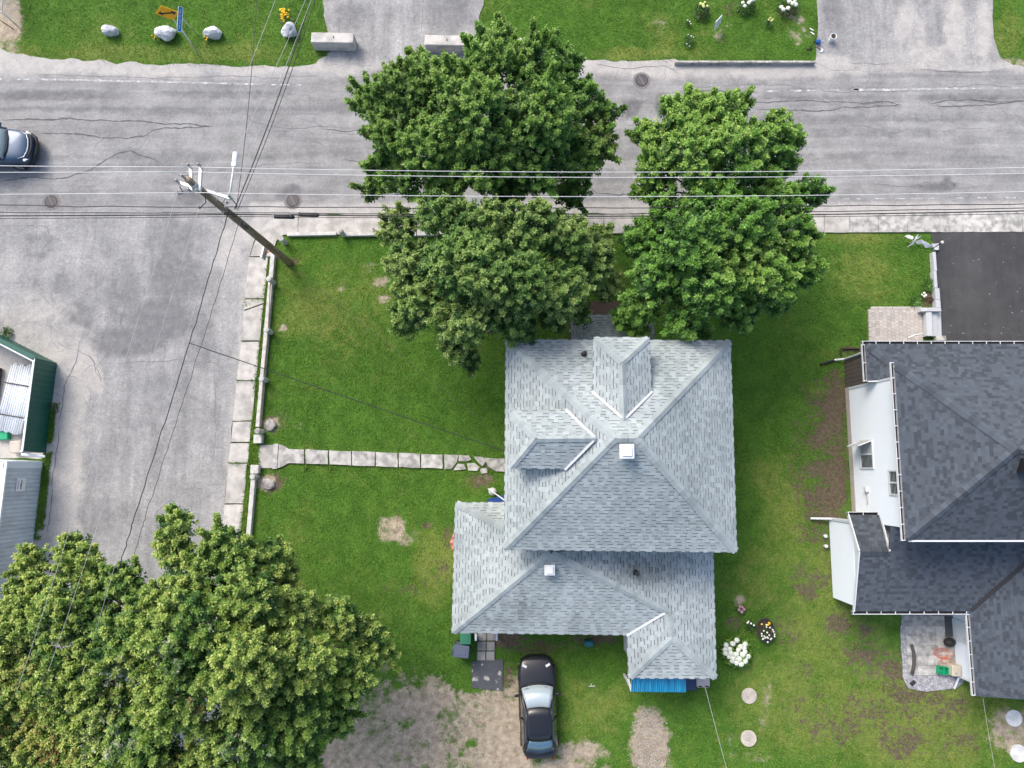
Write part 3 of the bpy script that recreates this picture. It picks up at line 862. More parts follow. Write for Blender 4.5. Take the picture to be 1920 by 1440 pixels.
def window(parent, c, w, h, nrm, label=None, open_sash=False, curtain=False, mull=True):
    """window set into a wall: frame, sash bar and panes; c = centre, nrm = outward"""
    nrm = Vector(nrm).normalized(); s = Vector((0, 0, 1)).cross(nrm).normalized(); c = Vector(c)
    mb = MB()
    for sg in (-1, 1):
        mb.bar(c + s * (sg * (w / 2 - .035)) - Vector((0, 0, h / 2)), c + s * (sg * (w / 2 - .035)) + Vector((0, 0, h / 2)), .07, .10, nrm)
        mb.bar(c + Vector((0, 0, sg * (h / 2 - .035))) - s * (w / 2 - .07), c + Vector((0, 0, sg * (h / 2 - .035))) + s * (w / 2 - .07), .10, .07)
    if mull: mb.bar(c - Vector((0, 0, h / 2 - .07)), c + Vector((0, 0, h / 2 - .07)), .05, .08, nrm)
    f = mb.build('window_frame', 'trim_white', parent)
    n = 2 if mull else 1
    for k in range(n):
        off = (k - (n - 1) / 2) * w / 2
        mb = MB(); cc = c + s * off + nrm * .005
        hw = w / n / 2 - .04; hh = h / 2 - .06
        vs = [cc - s * hw - Vector((0, 0, hh)), cc + s * hw - Vector((0, 0, hh)), cc + s * hw + Vector((0, 0, hh)), cc - s * hw + Vector((0, 0, hh))]
        vs2 = [v - nrm * .02 for v in vs]
        mb.add(vs + vs2, [(0, 1, 2, 3), (7, 6, 5, 4), (0, 4, 5, 1), (1, 5, 6, 2), (2, 6, 7, 3), (3, 7, 4, 0)])
        mb.build('window_pane', 'glass_curtain' if (curtain and k == 0) else 'glass_dark', parent)
    return f

def roof_vent(parent, c, size, tilt_n=None):
    mb = MB(); mb.box(Vector(c) + Vector((0, 0, .10)), (size * .72, size * .72, .36)); mb.build('vent_base', 'trim_white', parent)
    mb = MB(); mb.box(Vector(c) + Vector((0, 0, .31)), (size, size, .10), bev=.02); mb.build('vent_hood', 'trim_white', parent)
    mb = MB(); mb.box(Vector(c) + Vector((0, 0, .385)), (size * .66, size * .66, .06), bev=.015); mb.build('vent_top', 'trim_white', parent)

def pipe_vent(parent, p):
    mb = MB(); mb.lathe(p, [(.13, -.1), (.13, .02), (.06, .06), (.055, .42), (.075, .43), (.075, .50), (.03, .51)], 12); mb.build('vent_pipe', 'black_metal', parent)

# ------------------------------------------------------------------ the grey-roofed house in the middle
ZE, ZR = 5.6, 8.0
gh = thing('house', 'house with light grey shingled hip roof, two dormers and a lower rear wing', 'house', g(1165, 860), 0)
def part_empty(name, parent):
    o = bpy.data.objects.new(name, None); o.empty_display_size = .1; COL.objects.link(o); o.parent = parent
    o.location = -Vector(parent.location) if parent.parent is None else (0, 0, 0)
    return o
gh.location = (0, 0, 0)
TL, TR_, BR, BL = g(948, 636, ZE), g(1370, 638, ZE), g(1382, 1036, ZE), g(945, 1031, ZE)
RL, RR = g(1152, 822, ZR), g(1193, 822, ZR)
roof = part_empty('roof', gh)
rf = Roof(roof, 'grey', 11)
nN = rf.plane([TL, TR_, RR, RL], (TR_, TL)); nS = rf.plane([BL, BR, RR, RL], (BL, BR))
nW = rf.plane([TL, BL, RL], (TL, BL)); nE = rf.plane([TR_, BR, RR], (BR, TR_))
for a, b, n1, n2 in ((TL, RL, nN, nW), (TR_, RR, nN, nE), (BL, RL, nS, nW), (BR, RR, nS, nE), (RL, RR, nN, nS)): rf.cap(a, b, n1, n2, .16)
# dormers
def dormer(c1, c2, apex, back, s1, s2, wall_in=.16):
    n0 = rf.plane([c1, c2, apex], (c1, c2)); na = rf.plane([c1, apex, back, s1], (c1, s1)); nb = rf.plane([c2, apex, back, s2], (c2, s2))
    rf.cap(c1, apex, n0, na, .13); rf.cap(c2, apex, n0, nb, .13); rf.cap(apex, back, na, nb, .13)
    w = poly_inset([c1, c2, s2, s1], wall_in)
    z = c1.z
    mb = MB(); mb.prism(w, ZE - .05, z - .03); mb.build('dormer_wall', 'siding_white', gh)
    mb = MB(); mb.prism(poly_inset([c1, c2, s2, s1], .02), z - .10, z - .008); mb.build('dormer_fascia', 'trim_white', gh)
    for a in (s1, s2):
        d = (back - a)
        p0 = a + Vector((0, 0, .05)) - d * .02; p1 = a + d * .93 + Vector((0, 0, .05))
        mb = MB(); mb.bar(p0, p1, .09, .02); mb.build('valley_flashing', 'flash_white', gh)
dormer(g(1113, 632, 6.96), g(1218, 632, 6.96), g(1166, 680, 7.62), g(1170, 787, 7.62), g(1111, 735, 6.96), g(1222, 735, 6.96))
dormer(g(957, 770, 7.06), g(957, 878, 7.06), g(1003, 823, 7.74), g(1117, 822, 7.74), g(1062, 769, 7.06), g(1060, 880, 7.06))
mainwall = poly_inset([TL, TR_, BR, BL], .45)
mb = MB(); mb.prism(poly_inset([TL, TR_, BR, BL], .015), ZE - .2, ZE - .012); mb.build('eaves_fascia', 'trim_white', gh)
mb = MB(); mb.prism(mainwall, .3, ZE - .205); mb.build('wall', 'siding_cream', gh)
mb = MB(); mb.prism(poly_inset([TL, TR_, BR, BL], .40), -.05, .297); mb.build('foundation', 'foundation', gh)
roof_vent(gh, g(1173, 847, 7.75), .56)
pipe_vent(gh, g(1095, 664, 6.05))
# lower rear wing
ZL = 3.0
A, A2, LB, V_, E1, E2, ER = g(853, 942, ZL), g(985, 941, ZL), g(847, 1187, ZL), g(1175, 1191, ZL), g(1178, 1272, ZL), g(1344, 1273, ZL), g(1337, 1010, ZL)
P_ = g(1031, 1036, 4.7)
V_.z = LB.z
def plane_z(a, b, c, x, y):
    n = (b - a).cross(c - a)
    return a.z - (n.x * (x - a.x) + n.y * (y - a.y)) / n.z
# the hip between south and east slopes runs down from the peak along their common line
nS_, nE_ = (V_ - LB).cross(P_ - LB), (E2 - ER).cross(P_ - ER)
dh_ = nS_.cross(nE_).normalized()
if dh_.z > 0: dh_ = -dh_
R1 = P_ + dh_ * ((g(1250, 1168, 3.45).x - P_.x) / dh_.x)
R2 = g(1261, 1196, 3.5); R2.z = plane_z(ER, E2, P_, R2.x, R2.y)
STAINS_SHADE = [(1215, 1075, 90, 30, .40), (1190, 1060, 150, 22, .32), (1195, 1080, 26, 22, .35), (975, 1140, 16, 34, .32), (930, 1170, 50, 10, .25), (1075, 1165, 20, 22, .22), (1130, 1050, 120, 14, .2)]  # dirt streaks plus the main eave's shadow, painted into the shingle tones
def stain_shade_(p):
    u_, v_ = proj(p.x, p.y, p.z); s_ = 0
    for (a_, b_, rx_, ry_, k_) in STAINS_SHADE:
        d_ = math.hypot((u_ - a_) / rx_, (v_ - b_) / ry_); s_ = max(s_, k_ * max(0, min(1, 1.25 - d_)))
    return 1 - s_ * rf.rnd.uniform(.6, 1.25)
rf.stain = stain_shade_
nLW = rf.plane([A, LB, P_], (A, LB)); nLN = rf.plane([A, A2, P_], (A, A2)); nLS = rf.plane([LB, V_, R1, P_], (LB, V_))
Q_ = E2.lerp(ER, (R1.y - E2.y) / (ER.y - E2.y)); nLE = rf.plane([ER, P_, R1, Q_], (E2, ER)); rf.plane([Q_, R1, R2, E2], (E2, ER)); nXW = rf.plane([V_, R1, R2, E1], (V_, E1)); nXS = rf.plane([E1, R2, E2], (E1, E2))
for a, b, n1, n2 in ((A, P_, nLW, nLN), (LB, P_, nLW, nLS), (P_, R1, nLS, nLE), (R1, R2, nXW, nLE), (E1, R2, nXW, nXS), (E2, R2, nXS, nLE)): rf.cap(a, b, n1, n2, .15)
mb = MB(); d = R1 - V_; mb.bar(V_ + Vector((0, 0, .05)), V_ + d * .95 + Vector((0, 0, .05)), .10, .02); mb.build('valley_flashing', 'flash_white', gh)
low = [A, LB, V_, E1, E2, ER, A2]
mb = MB(); mb.prism([tuple(p[:2]) for p in poly_inset([A, LB, V_, Vector((V_.x, A.y, 0))], .015)], ZL - .17, ZL - .012); mb.build('eaves_fascia', 'trim_white', gh)
mb = MB(); mb.prism([tuple(p[:2]) for p in poly_inset([Vector((V_.x + .03, ER.y, 0)), Vector((V_.x + .03, E1.y, 0)), E2, ER], .015)], ZL - .175, ZL - .013); mb.build('eaves_fascia', 'trim_white', gh)
mb = MB(); mb.prism([(A.x + .45, A.y - .4), (A.x + .45, LB.y + .9), (V_.x + .3, LB.y + .9), (V_.x + .3, A.y - .4)], -.05, ZL - .18); mb.build('wall', 'siding_cream', gh)
mb = MB(); mb.prism([(V_.x + .32, ER.y - .1), (V_.x + .32, E1.y + .5), (E2.x - .35, E1.y + .5), (E2.x - .4, ER.y - .1)], -.05, ZL - .18); mb.build('wall', 'siding_cream', gh)
roof_vent(gh, g(1030, 1067, 4.35), .44)
pipe_vent(gh, g(1191, 1073, 3.85))
# porch roof on the street side
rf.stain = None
ZP = 3.0
p1, p2, p3, p4 = g(1069, 590, ZP), g(1226, 590, ZP), g(1226, 655, ZP), g(1066, 655, ZP)
wy = TL.y - .46
q1, q2 = Vector((p1.x + 1.35, wy, 3.9)), Vector((p2.x - 1.35, wy, 3.9))
p3 = Vector((p2.x, wy, ZP)); p4 = Vector((p1.x, wy, ZP))
nP = rf.plane([p1, p2, q2, q1], (p1, p2)); nPw = rf.plane([p1, q1, p4], (p1, p4)); nPe = rf.plane([p2, q2, p3], (p2, p3))
rf.cap(p1, q1, nP, nPw, .13); rf.cap(p2, q2, nP, nPe, .13)
mb = MB(); mb.prism(poly_inset([p1, p2, p3, p4], .015), ZP - .16, ZP - .012); mb.build('porch_fascia', 'trim_white', gh)
pm('wood_brown', (.075, .052, .04), .8, .2, 3, stretch=(8, 1, 1))
for x in (p1.x + .25, (p1.x + p2.x) / 2, p2.x - .25):
    mb = MB(); mb.box((x, p1.y - .25, ZP / 2 - .08), (.13, .13, ZP - .17)); mb.build('porch_post', 'trim_white', gh)
for k in range(12):
    w = (p2.x - p1.x - .3) / 12
    mb = MB(); mb.box((p1.x + .15 + w * (k + .5), (p1.y + .5 + wy) / 2, .40), (w - .012, p1.y + .5 - wy, .05)); mb.build('deck_board', 'wood_brown', gh)
for k in range(3):
    mb = MB(); mb.box(((p1.x + p2.x) / 2, p1.y + .65 + .28 * k, .30 - .1 * k), (1.5, .27, .04)); mb.build('porch_step', 'wood_brown', gh)
rf.finish()
# windows (out of sight from above, there for the place)
mn = [Vector((p[0], p[1], 0)) for p in mainwall]
for fx in (.25, .75):
    for z in (1.7, 4.2):
        a, b = g(948, 640, ZE), g(1370, 640, ZE)
        window(gh, (a.x + .45 + (b.x - a.x - .9) * fx, wy + .02, z), 1.0, 1.3, (0, 1, 0))
        window(gh, (max(m_.x for m_ in mn) + .03, (TL.y + BL.y) / 2 + (fx - .5) * 5, z), 1.0, 1.3, (1, 0, 0))
# corrugated blue awning over the back porch
pm('awning_blue', (.012, .20, .40), .4, .2, 3, (.03, .36, .56), stretch=(9, .4, 1), spec=.5)
a0, a1 = g(1184, 1268, 2.55), g(1286, 1270, 2.55); b0, b1 = g(1183, 1297, 2.25), g(1286, 1298, 2.25)
mb = MB(); n = 130; vs = []
for i in range(n + 1):
    t = i / n; zz = .03 * math.sin(2 * math.pi * t * 26)
    vs += [a0.lerp(a1, t) + Vector((0, 0, zz)), b0.lerp(b1, t) + Vector((0, 0, zz))]
mb.add(vs, [(2 * i, 2 * i + 1, 2 * i + 3, 2 * i + 2) for i in range(n)])
aw = mb.build('awning_sheet', 'awning_blue', gh, smooth=True)
for t in (.02, .98):
    mb = MB(); p = b0.lerp(b1, t); mb.box((p.x, p.y + .12, 1.1), (.09, .09, 2.2)); mb.build('awning_post', 'trim_white', gh)
mb = MB(); p, q = g(1178, 1274, 2.2), g(1184, 1296, 2.1); mb.bar(p, q, .09, .09); mb.build('awning_brace', 'trim_white', gh)
pm('navy', (.025, .04, .10), .6, .15, 4)
mb = MB(); c = g(1295, 1283, 1.0); mb.box((c.x, c.y + .1, .5), (.55, .75, 1.0), bev=.03)
mb.build('storage_box', 'navy'); tag(bpy.data.objects['storage_box'], 'navy blue storage box beside the corrugated blue awning', 'box')
pm('pinkish', (.42, .38, .38), .7, .12, 5)
c = g(1319, 1281, 1.1)
ac = thing('heat_pump', 'small grey heat pump box beneath the south-east roof corner', 'heat pump', (c.x, c.y, 0))
mb = MB(); mb.box((0, .05, .55), (.6, .5, 1.1), bev=.05); mb.build('casing', 'pinkish', ac)
for k in (-1, 1):
    mb = MB(); mb.box((k * .15, -.14, 1.105), (.17, .05, .012)); mb.build('slot', 'black_metal', ac)
# porch rails by the back door and their stone slabs
for x in (892, 931):
    a, b = g(x, 1186, .9), g(x, 1200, .9)
    mb = MB(); mb.bar(a, b, .09, .07); mb.bar(b, (b.x, b.y, 0), .08, .08, (0, 1, 0)); mb.build('handrail', 'trim_white', gh)
bp = thing('back_step_paving', None, None); tag(bp, kind='structure')
rnd = random.Random(9)
for r_ in range(3):
    for c_ in range(2):
        x0 = 896 + 17 * c_ - r_ * .8; y0 = 1184 + r_ * 18.5
        quad_slab('slab', [g2(x0, y0), g2(x0 + 16, y0), g2(x0 + 16, y0 + 17), g2(x0, y0 + 17)], .05 + rnd.uniform(-.008, .008), 'concrete', bp, rnd.uniform(.62, .72), .012, .008, r_ * 5 + c_)
# blue tarp frame standing in the nook
pm('tarp_blue', (.02, .07, .30), .5, .15, 4)
pm('pole_grey', (.5, .5, .5), .5, .1, 6)
c = g(935, 932, .5)
um = thing('cloth_rack', 'blue cloth on a white pole in the nook beside the rear wing', 'rack', (c.x, c.y, 0))
mb = MB(); mb.add([(-.55, -.1, .75), (.3, .12, .9), (.4, -.5, .55), (-.5, -.42, .5), (-.55, -.1, .6), (.3, .12, .75), (.4, -.5, .4), (-.5, -.42, .35)],
                  [(3, 2, 1, 0), (4, 5, 6, 7), (0, 1, 5, 4), (1, 2, 6, 5), (2, 3, 7, 6), (3, 0, 4, 7)]); mb.build('cloth', 'tarp_blue', um)
mb = MB(); mb.bar((-.5, .42, 1.0), (.4, -.2, 1.0), .05, .05); mb.build('pole', 'trim_white', um)
for k in (-.45, .35):
    mb = MB(); mb.bar((k, .40 - (k + .5) * .68, 0), (k, .40 - (k + .5) * .68, .98), .05, .05, (0, 1, 0)); mb.build('leg', 'trim_white', um)
mb = MB(); mb.lathe((-.3, .25, 0), [(.05, 0), (.16, .06), (.2, .2), (.16, .34), (.05, .4)], 14); o = mb.build('ball', 'pole_grey', None, True); o.location = (c.x, c.y, 0)
tag(o, 'grey ball lying by the blue cloth in the nook', 'ball')
# chequered parasol just showing under the west eave
pm('check_red', (.26, .10, .08), .8, .1, 4, tone=True)
c = g(876, 1018, 2.3)
pu = thing('patio_umbrella', 'red and white chequered parasol edge showing under the west eave', 'umbrella', (c.x, c.y, 0))
mb = MB(); m_ = 16
for k in range(8):
    t0, t1 = 2 * math.pi * k / 8, 2 * math.pi * (k + 1) / 8
    for r_ in range(6):
        for s_ in range(4):
            f0, f1 = r_ / 6, (r_ + 1) / 6
            def pt(f, s): 
                a = Vector((math.cos(t0), math.sin(t0), 0)); b = Vector((math.cos(t1), math.sin(t1), 0))
                p = a.lerp(b, s) * f * .80; return Vector((p.x, p.y, 2.55 - .35 * f))
            mb.add([pt(f0, s_ / 4), pt(f1, s_ / 4), pt(f1, (s_ + 1) / 4), pt(f0, (s_ + 1) / 4)], [(0, 1, 2, 3)], 1.0 if (r_ + s_) % 2 else 2.2)
mb.build('canopy', 'check_red', pu, tone=True)
mb = MB(); mb.tube([(0, 0, 0), (0, 0, 2.6)], .02, 8); mb.build('pole', 'trim_white', pu)
# ------------------------------------------------------------------ the dark-roofed white house on the right
dh = thing('house', 'white sided house at the right edge with dark charcoal shingled roofs and white gutters', 'house')
droof = part_empty('roof', dh)
rd = Roof(droof, 'dark', 23)
ZU, ZUR = 5.3, 7.3
n1, s1 = g(1676, 683, ZU), g(1699, 1012, ZU)
uw = (n1.x + s1.x) / 2
yN, yS = n1.y, s1.y
xE = 27.5
rw = g(1905, 847, ZUR); rx = rw.x; ry = (yN + yS) / 2
re = Vector((xE - (rx - uw), ry, ZUR)); rw = Vector((rx, ry, ZUR))
UNW, USW, UNE, USE = Vector((uw, yN, ZU)), Vector((uw, yS, ZU)), Vector((xE, yN, ZU)), Vector((xE, yS, ZU))
n_N = rd.plane([UNW, UNE, re, rw], (UNW, UNE)); n_S = rd.plane([USW, USE, re, rw], (USW, USE)); n_W = rd.plane([UNW, USW, rw], (UNW, USW)); n_E = rd.plane([UNE, USE, re], (UNE, USE))
DT = (.75, .86, .95, 1.02, 1.12, 1.22)
for a, b, p, q in ((UNW, rw, n_N, n_W), (USW, rw, n_S, n_W), (rw, re, n_N, n_S)): rd.cap(a, b, p, q, .17, DT)
# walls
wx, wN, wS = uw + .42, yN - .42, yS + .42
pm('roof_edge', (.03, .03, .034), .9, .1, 5)
mb = MB(); mb.prism([(uw + .01, yN - .01), (uw + .01, yS + .01), (xE, yS + .01), (xE, yN - .01)], ZU - .16, ZU - .012); mb.build('soffit', 'trim_white', dh)
def clad(x0, y0, x1, y1, z0, z1, nrm, step=.115, name='siding'):
    """clapboard wall between two ground points: every board leans out at its foot"""
    mb = MB(); nv = Vector((*nrm, 0))
    a, b = Vector((x0, y0, 0)), Vector((x1, y1, 0)); z = z0
    while z < z1 - .01:
        t = min(z1, z + step)
        vs = [a + nv * .024 + Vector((0, 0, z)), b + nv * .024 + Vector((0, 0, z)), b + Vector((0, 0, t)), a + Vector((0, 0, t)), a + Vector((0, 0, z)), b + Vector((0, 0, z))]
        mb.add(vs, [(0, 1, 2, 3), (0, 4, 5, 1)])
        z = t
    return tag(mb.build(name, 'siding_white', dh), kind='stuff')
mb = MB(); mb.prism([(wx, wN), (wx, wS), (xE - .4, wS), (xE - .4, wN)], .35, ZU - .165); mb.build('wall', 'siding_white', dh)
mb = MB(); mb.prism([(wx - .05, wN + .02), (wx - .05, wS + .02), (xE - .4, wS + .02), (xE - .4, wN + .02)], -.05, .347); mb.build('foundation', 'foundation', dh)
clad(wx - .003, wN, wx - .003, wS, .36, ZU - .18, (-1, 0))
mb = MB(); mb.box((wx - .02, wN - .04, 2.7), (.06, .10, 4.7)); mb.build('corner_trim', 'trim_white', dh)
# windows in the west wall
def wall_pt(px, py):
    # the sight line through px,py at the wall plane x = wx
    lo, hi = 0.0, 8.0
    for _ in range(40):
        m_ = (lo + hi) / 2
        if g(px, py, m_).x > wx: lo = m_
        else: hi = m_
    return g(px, py, (lo + hi) / 2)
wa = wall_pt(1626, 852); wb = wall_pt(1678, 905)
window(dh, (wx - .02, wa.y, wa.z), 1.35, 1.25, (-1, 0, 0), curtain=True)
# its opened sash, hinged at the far jamb
hp = Vector((wx - .06, wa.y + .62, wa.z)); dirs = Vector((-.82, -.32, 0)).normalized()
mb = MB(); w_ = .62; h_ = 1.1
c0 = hp; c1 = hp + dirs * w_
for (p, q) in ((c0, c1),):
    for zz in (-h_ / 2, h_ / 2): mb.bar(p + Vector((0, 0, zz)), q + Vector((0, 0, zz)), .05, .05)
    for e_ in (p, q): mb.bar(e_ + Vector((0, 0, -h_ / 2)), e_ + Vector((0, 0, h_ / 2)), .05, .05, (0, 1, 0))
sash = mb.build('open_sash', 'trim_white', dh)
mb = MB(); e_ = Vector((0, 0, h_ / 2 - .02)); a_, b_ = c0 + dirs * .03, c1 - dirs * .03; nn = dirs.cross(Vector((0, 0, 1))) * .006
mb.add([a_ - e_ - nn, b_ - e_ - nn, b_ + e_ - nn, a_ + e_ - nn, a_ - e_ + nn, b_ - e_ + nn, b_ + e_ + nn, a_ + e_ + nn], [(0, 1, 2, 3), (7, 6, 5, 4), (0, 4, 5, 1), (1, 5, 6, 2), (2, 6, 7, 3), (3, 7, 4, 0)])
mb.build('sash_pane', 'glass_curtain', sash)
window(dh, (wx - .02, wb.y, wb.z + .15), 1.1, 1.15, (-1, 0, 0))
p = wall_pt(1628, 918); mb = MB(); mb.box((wx - .09, p.y, p.z), (.16, .26, .26), bev=.03); mb.build('wall_vent', 'trim_white', dh)
p = wall_pt(1628, 936); mb = MB(); mb.box((wx - .035, p.y, p.z), (.05, .5, .10)); mb.build('utility_plate', 'pole_grey', dh)

def gutter(a, b, out, parent=dh, step=.62):
    """white gutter: trough bed dark with debris and painted shade, bright front lip, hanger straps"""
    a, b, out = Vector(a), Vector(b), Vector(out).normalized(); d = (b - a).normalized(); L = (b - a).length
    mb = MB(); mb.bar(a + out * .135 - Vector((0, 0, .045)), b + out * .135 - Vector((0, 0, .045)), .022, .11)
    mb.bar(a + out * .06 - Vector((0, 0, .10)), b + out * .06 - Vector((0, 0, .10)), .128, .016)
    gt = mb.build('gutter', 'trim_white', parent)
    mb = MB(); mb.bar(a + out * .064 - Vector((0, 0, .082)), b + out * .064 - Vector((0, 0, .082)), .114, .012); mb.build('gutter_bed', 'gutter_shade_debris', gt)
    n = max(1, int(L / step))
    for i in range(n + 1):
        p = a + d * min(L - .03, max(.03, i * L / n)); mb = MB(); mb.bar(p + out * .005 + Vector((0, 0, .002)), p + out * .122 + Vector((0, 0, .002)), .035, .012); mb.build('gutter_hanger', 'trim_white', gt)
    return gt
gutter((uw, yN + .10, ZU - .02), (uw, yS - .05, ZU - .02), (-1, 0, 0))
mb = MB(); mb.bar((uw + .15, yS - .05, ZU - .06), (xE, yS - .05, ZU - .06), .07, .14); mb.build('fascia', 'trim_white', dh)

# front porch roof
ZF = 2.9
f1 = g(1622, 645, ZF)
fx, fy = f1.x, f1.y
fw = wN + .005
kf = .36
F_NW, F_NE = Vector((fx, fy, ZF)), Vector((xE, fy, ZF))
rise = (fy - fw) * kf; F_T = Vector((fx + (fy - fw), fw, ZF + rise)); F_TE = Vector((xE, fw, ZF + rise)); F_SW = Vector((fx, fw, ZF))
nf = rd.plane([F_NW, F_NE, F_TE, F_T], (F_NW, F_NE)); nfw = rd.plane([F_NW, F_SW, F_T], (F_NW, F_SW))
rd.cap(F_NW, F_T, nf, nfw, .17, DT)
gutter(F_NW + Vector((-.12, 0, -.02)), F_NE + Vector((0, 0, -.02)), (0, 1, 0)); gutter(F_SW + Vector((0, -.02, -.02)), F_NW + Vector((0, .0, -.02)), (-1, 0, 0))
mb = MB(); mb.prism([(fx + .01, fw + .01), (fx + .01, fy - .01), (xE, fy - .01), (xE, fw + .01)], ZF - .17, ZF - .012); mb.build('porch_soffit', 'trim_white', dh)
mb = MB(); mb.bar(F_SW + Vector((0, -.03, .03)), Vector((wx - .02, fw - .03, ZF + (wx - fx) * kf + .03)), .05, .12); mb.build('porch_flashing', 'trim_white', dh)
mb = MB(); mb.add([F_SW + Vector((.02, -.012, -.15)), Vector((wx, fw - .012, ZF - .15)), Vector((wx, fw - .012, ZF + (wx - fx) * kf)), F_SW + Vector((.02, -.012, 0))], [(0, 1, 2, 3)]); mb.build('porch_gable', 'siding_white', dh)
pm('deck_brown', (.10, .082, .072), .8, .2, 3)
pb = (fy - .32 - wN)
nb_ = 7
for k in range(nb_):
    y0 = wN + .03 + pb * k / nb_
    mb = MB(); mb.box((wx - .02, y0 + pb / nb_ / 2, 1.3), (.05, pb / nb_ - .02, 2.5)); mb.build('skirt_board', 'deck_brown', dh)
mb = MB(); mb.box(((wx + xE) / 2, (wN + fy - .32) / 2, .45), (xE - wx - .2, fy - .32 - wN - .1, .12)); mb.build('porch_floor', 'deck_brown', dh)
for x in (wx + .25, wx + 3.2, wx + 6.2):
    mb = MB(); mb.box((x, fy - .35, 1.62), (.16, .16, 2.2)); mb.build('porch_post', 'trim_white', dh)
pm('rail_blue', (.55, .64, .68), .5, .05, 3)
mb = MB(); dsx, dsy = wx - .08, fy - .26
mb.tube([(fx + .02, fy - .2, 2.75), (wx - .12, fy - .26, 2.4), (wx - .12, fy - .28, .25)], .045, 8); mb.tube([(wx - .12, fy - .28, .25), (wx - .55, fy - .31, .08)], .05, 8); mb.build('downspout', 'trim_white', dh)
mb = MB(); mb.tube([(wx - .5, fy - .31, .07), (wx - 1.25, fy - .52, .06)], .06, 8); o = mb.build('drain_hose', 'black_metal')
tag(o, 'black drain hose at the downspout of the front porch', 'hose')

# gabled wing to the south-west and its roof
ZG, ZGR = 2.5, 3.3
ga, gr_, gs = g(1596, 966, ZG), g(1608, 1034, ZGR), g(1602, 1146, ZG)
gx0 = (ga.x + gr_.x + gs.x) / 3
yGN, yGR, yGS = ga.y, gr_.y, gs.y
kS = (ZGR - ZG) / (yGR - yGS)
xV = g(1818, 1148, ZG).x
top = ZG + kS * (wS - yGS)
G_NW, G_NE = Vector((gx0, yGN, ZG)), Vector((g(1648, 964, ZG).x, yGN, ZG)); G_RW, G_RE = Vector((gx0, yGR, ZGR)), Vector((wx - .12, yGR, ZGR))
nG = rd.plane([G_NW, G_NE, G_RE, G_RW], (G_NW, G_NE))
G_SW, G_SV = Vector((gx0, yGS, ZG)), Vector((xV, yGS, ZG))
tV = wS - yGS
G_VT = Vector((xV + tV, wS, top))
Gmid = Vector((wx - .12, yGR, ZGR))
nS1 = rd.plane([G_SW, Vector((Gmid.x, yGS, ZG)), Gmid, G_RW], (G_SW, G_SV))
nS2 = rd.plane([Vector((Gmid.x + .002, yGS, ZG)), G_SV, G_VT, Vector((Gmid.x + .002, wS, top))], (G_SW, G_SV))
rd.cap(G_RW, G_RE, nG, nS1, .2, (.6, .72, .8))
mb = MB(); mb.bar(G_NE + Vector((.05, 0, .03)), G_RE + Vector((.04, 0, .02)), .06, .12); mb.build('rake_trim', 'trim_white', dh)
gutter(G_NW + Vector((-.05, 0, -.02)), G_NE + Vector((0, 0, -.02)), (0, 1, 0)); gutter(G_SV + Vector((-.1, 0, -.02)), G_SW + Vector((-.08, 0, -.02)), (0, -1, 0))
mb = MB(); mb.bar(G_NW + Vector((-.02, 0, -.03)), G_RW + Vector((-.02, 0, -.03)), .05, .14); mb.bar(G_SW + Vector((-.02, 0, -.03)), G_RW + Vector((-.02, 0, -.03)), .05, .14); mb.build('rake_trim', 'trim_white', dh)
gwx = g(1557, 980, .1).x; gyN, gyS = g(1555, 974, .1).y, g(1562, 1121, .1).y
# wing walls: west gable wall in boards, with foot and corner trims
mb = MB(); mb.prism([(gwx, gyN), (gwx, gyS), (xV + .3, gyS), (xV + .3, wS), (wx, wS), (wx, gyN)], -.05, ZG - .13); mb.build('wing_wall', 'siding_white', dh)
mb = MB(); zt = ZG - .13
mb.add([(gwx, gyN, zt), (gwx, gyS, zt), (gwx, yGR, ZGR - .1), (wx, gyN, zt), (wx, gyS, zt), (wx, yGR, ZGR - .1)], [(0, 1, 2), (5, 4, 3), (0, 2, 5, 3), (1, 4, 5, 2)]); mb.build('gable_wall', 'siding_white', dh)
clad(gwx - .003, gyN, gwx - .003, gyS, .02, zt, (-1, 0))
mb = MB(); mb.box((gwx - .03, gyN + .03, 1.2), (.07, .10, 2.35)); mb.build('corner_trim', 'trim_white', dh)
mb = MB(); q = g(1554, 974, .3); mb.bar((gwx, gyN + .06, .35), (q.x - .8, gyN + .06, .12), .09, .09); mb.bar((gwx + .3, gyN + .07, 2.3), (gwx, gyN + .07, .35), .08, .07, (0, 1, 0)); mb.build('downspout', 'trim_white', dh)
for (px_, py_) in ((1547, 1005), (1548, 1024)):
    c = g(px_, py_, .1); mb = MB(); mb.lathe((c.x, c.y, -.02), [(.06, 0), (.06, .16), (.085, .17), (.085, .22), (.04, .24)], 12); o = mb.build('cleanout_cap', 'trim_white')
    tag(o, 'white round pipe cap in the soil by the wing wall, %s' % ('the upper of two' if py_ == 1005 else 'the lower of two'), 'pipe cap', 'white pipe caps by the wing wall')

# south wing, its west slope
sE = g(1832, 1305, ZG); yE = sE.y
kW = .27
S_N, S_S = Vector((xV, yGS, ZG)), Vector((xV, yE, ZG))
tW = 4.2
nSW = rd.plane([S_N, S_S, Vector((xV + tW, yE, ZG + kW * tW)), Vector((xV + tW, yGS + tW, ZG + kW * tW))], (S_N, S_S))
mb = MB(); mb.bar(S_N + Vector((.02, .02, .025)), Vector((xV + tV, yGS + tV, ZG + kS * tV + .025)), .22, .02); mb.build('valley_flashing', 'roof_edge', dh)
gutter(S_S + Vector((0, 0, -.02)), S_N + Vector((0, -.12, -.02)), (-1, 0, 0), step=.58)
swx = g(1791, 1210, .05).x; syS = g(1799, 1268, .05).y
mb = MB(); mb.prism([(swx, gyS - .002), (swx, syS), (27, syS), (27, gyS - .002)], -.05, ZG - .12); mb.build('wing_wall', 'siding_white', dh)
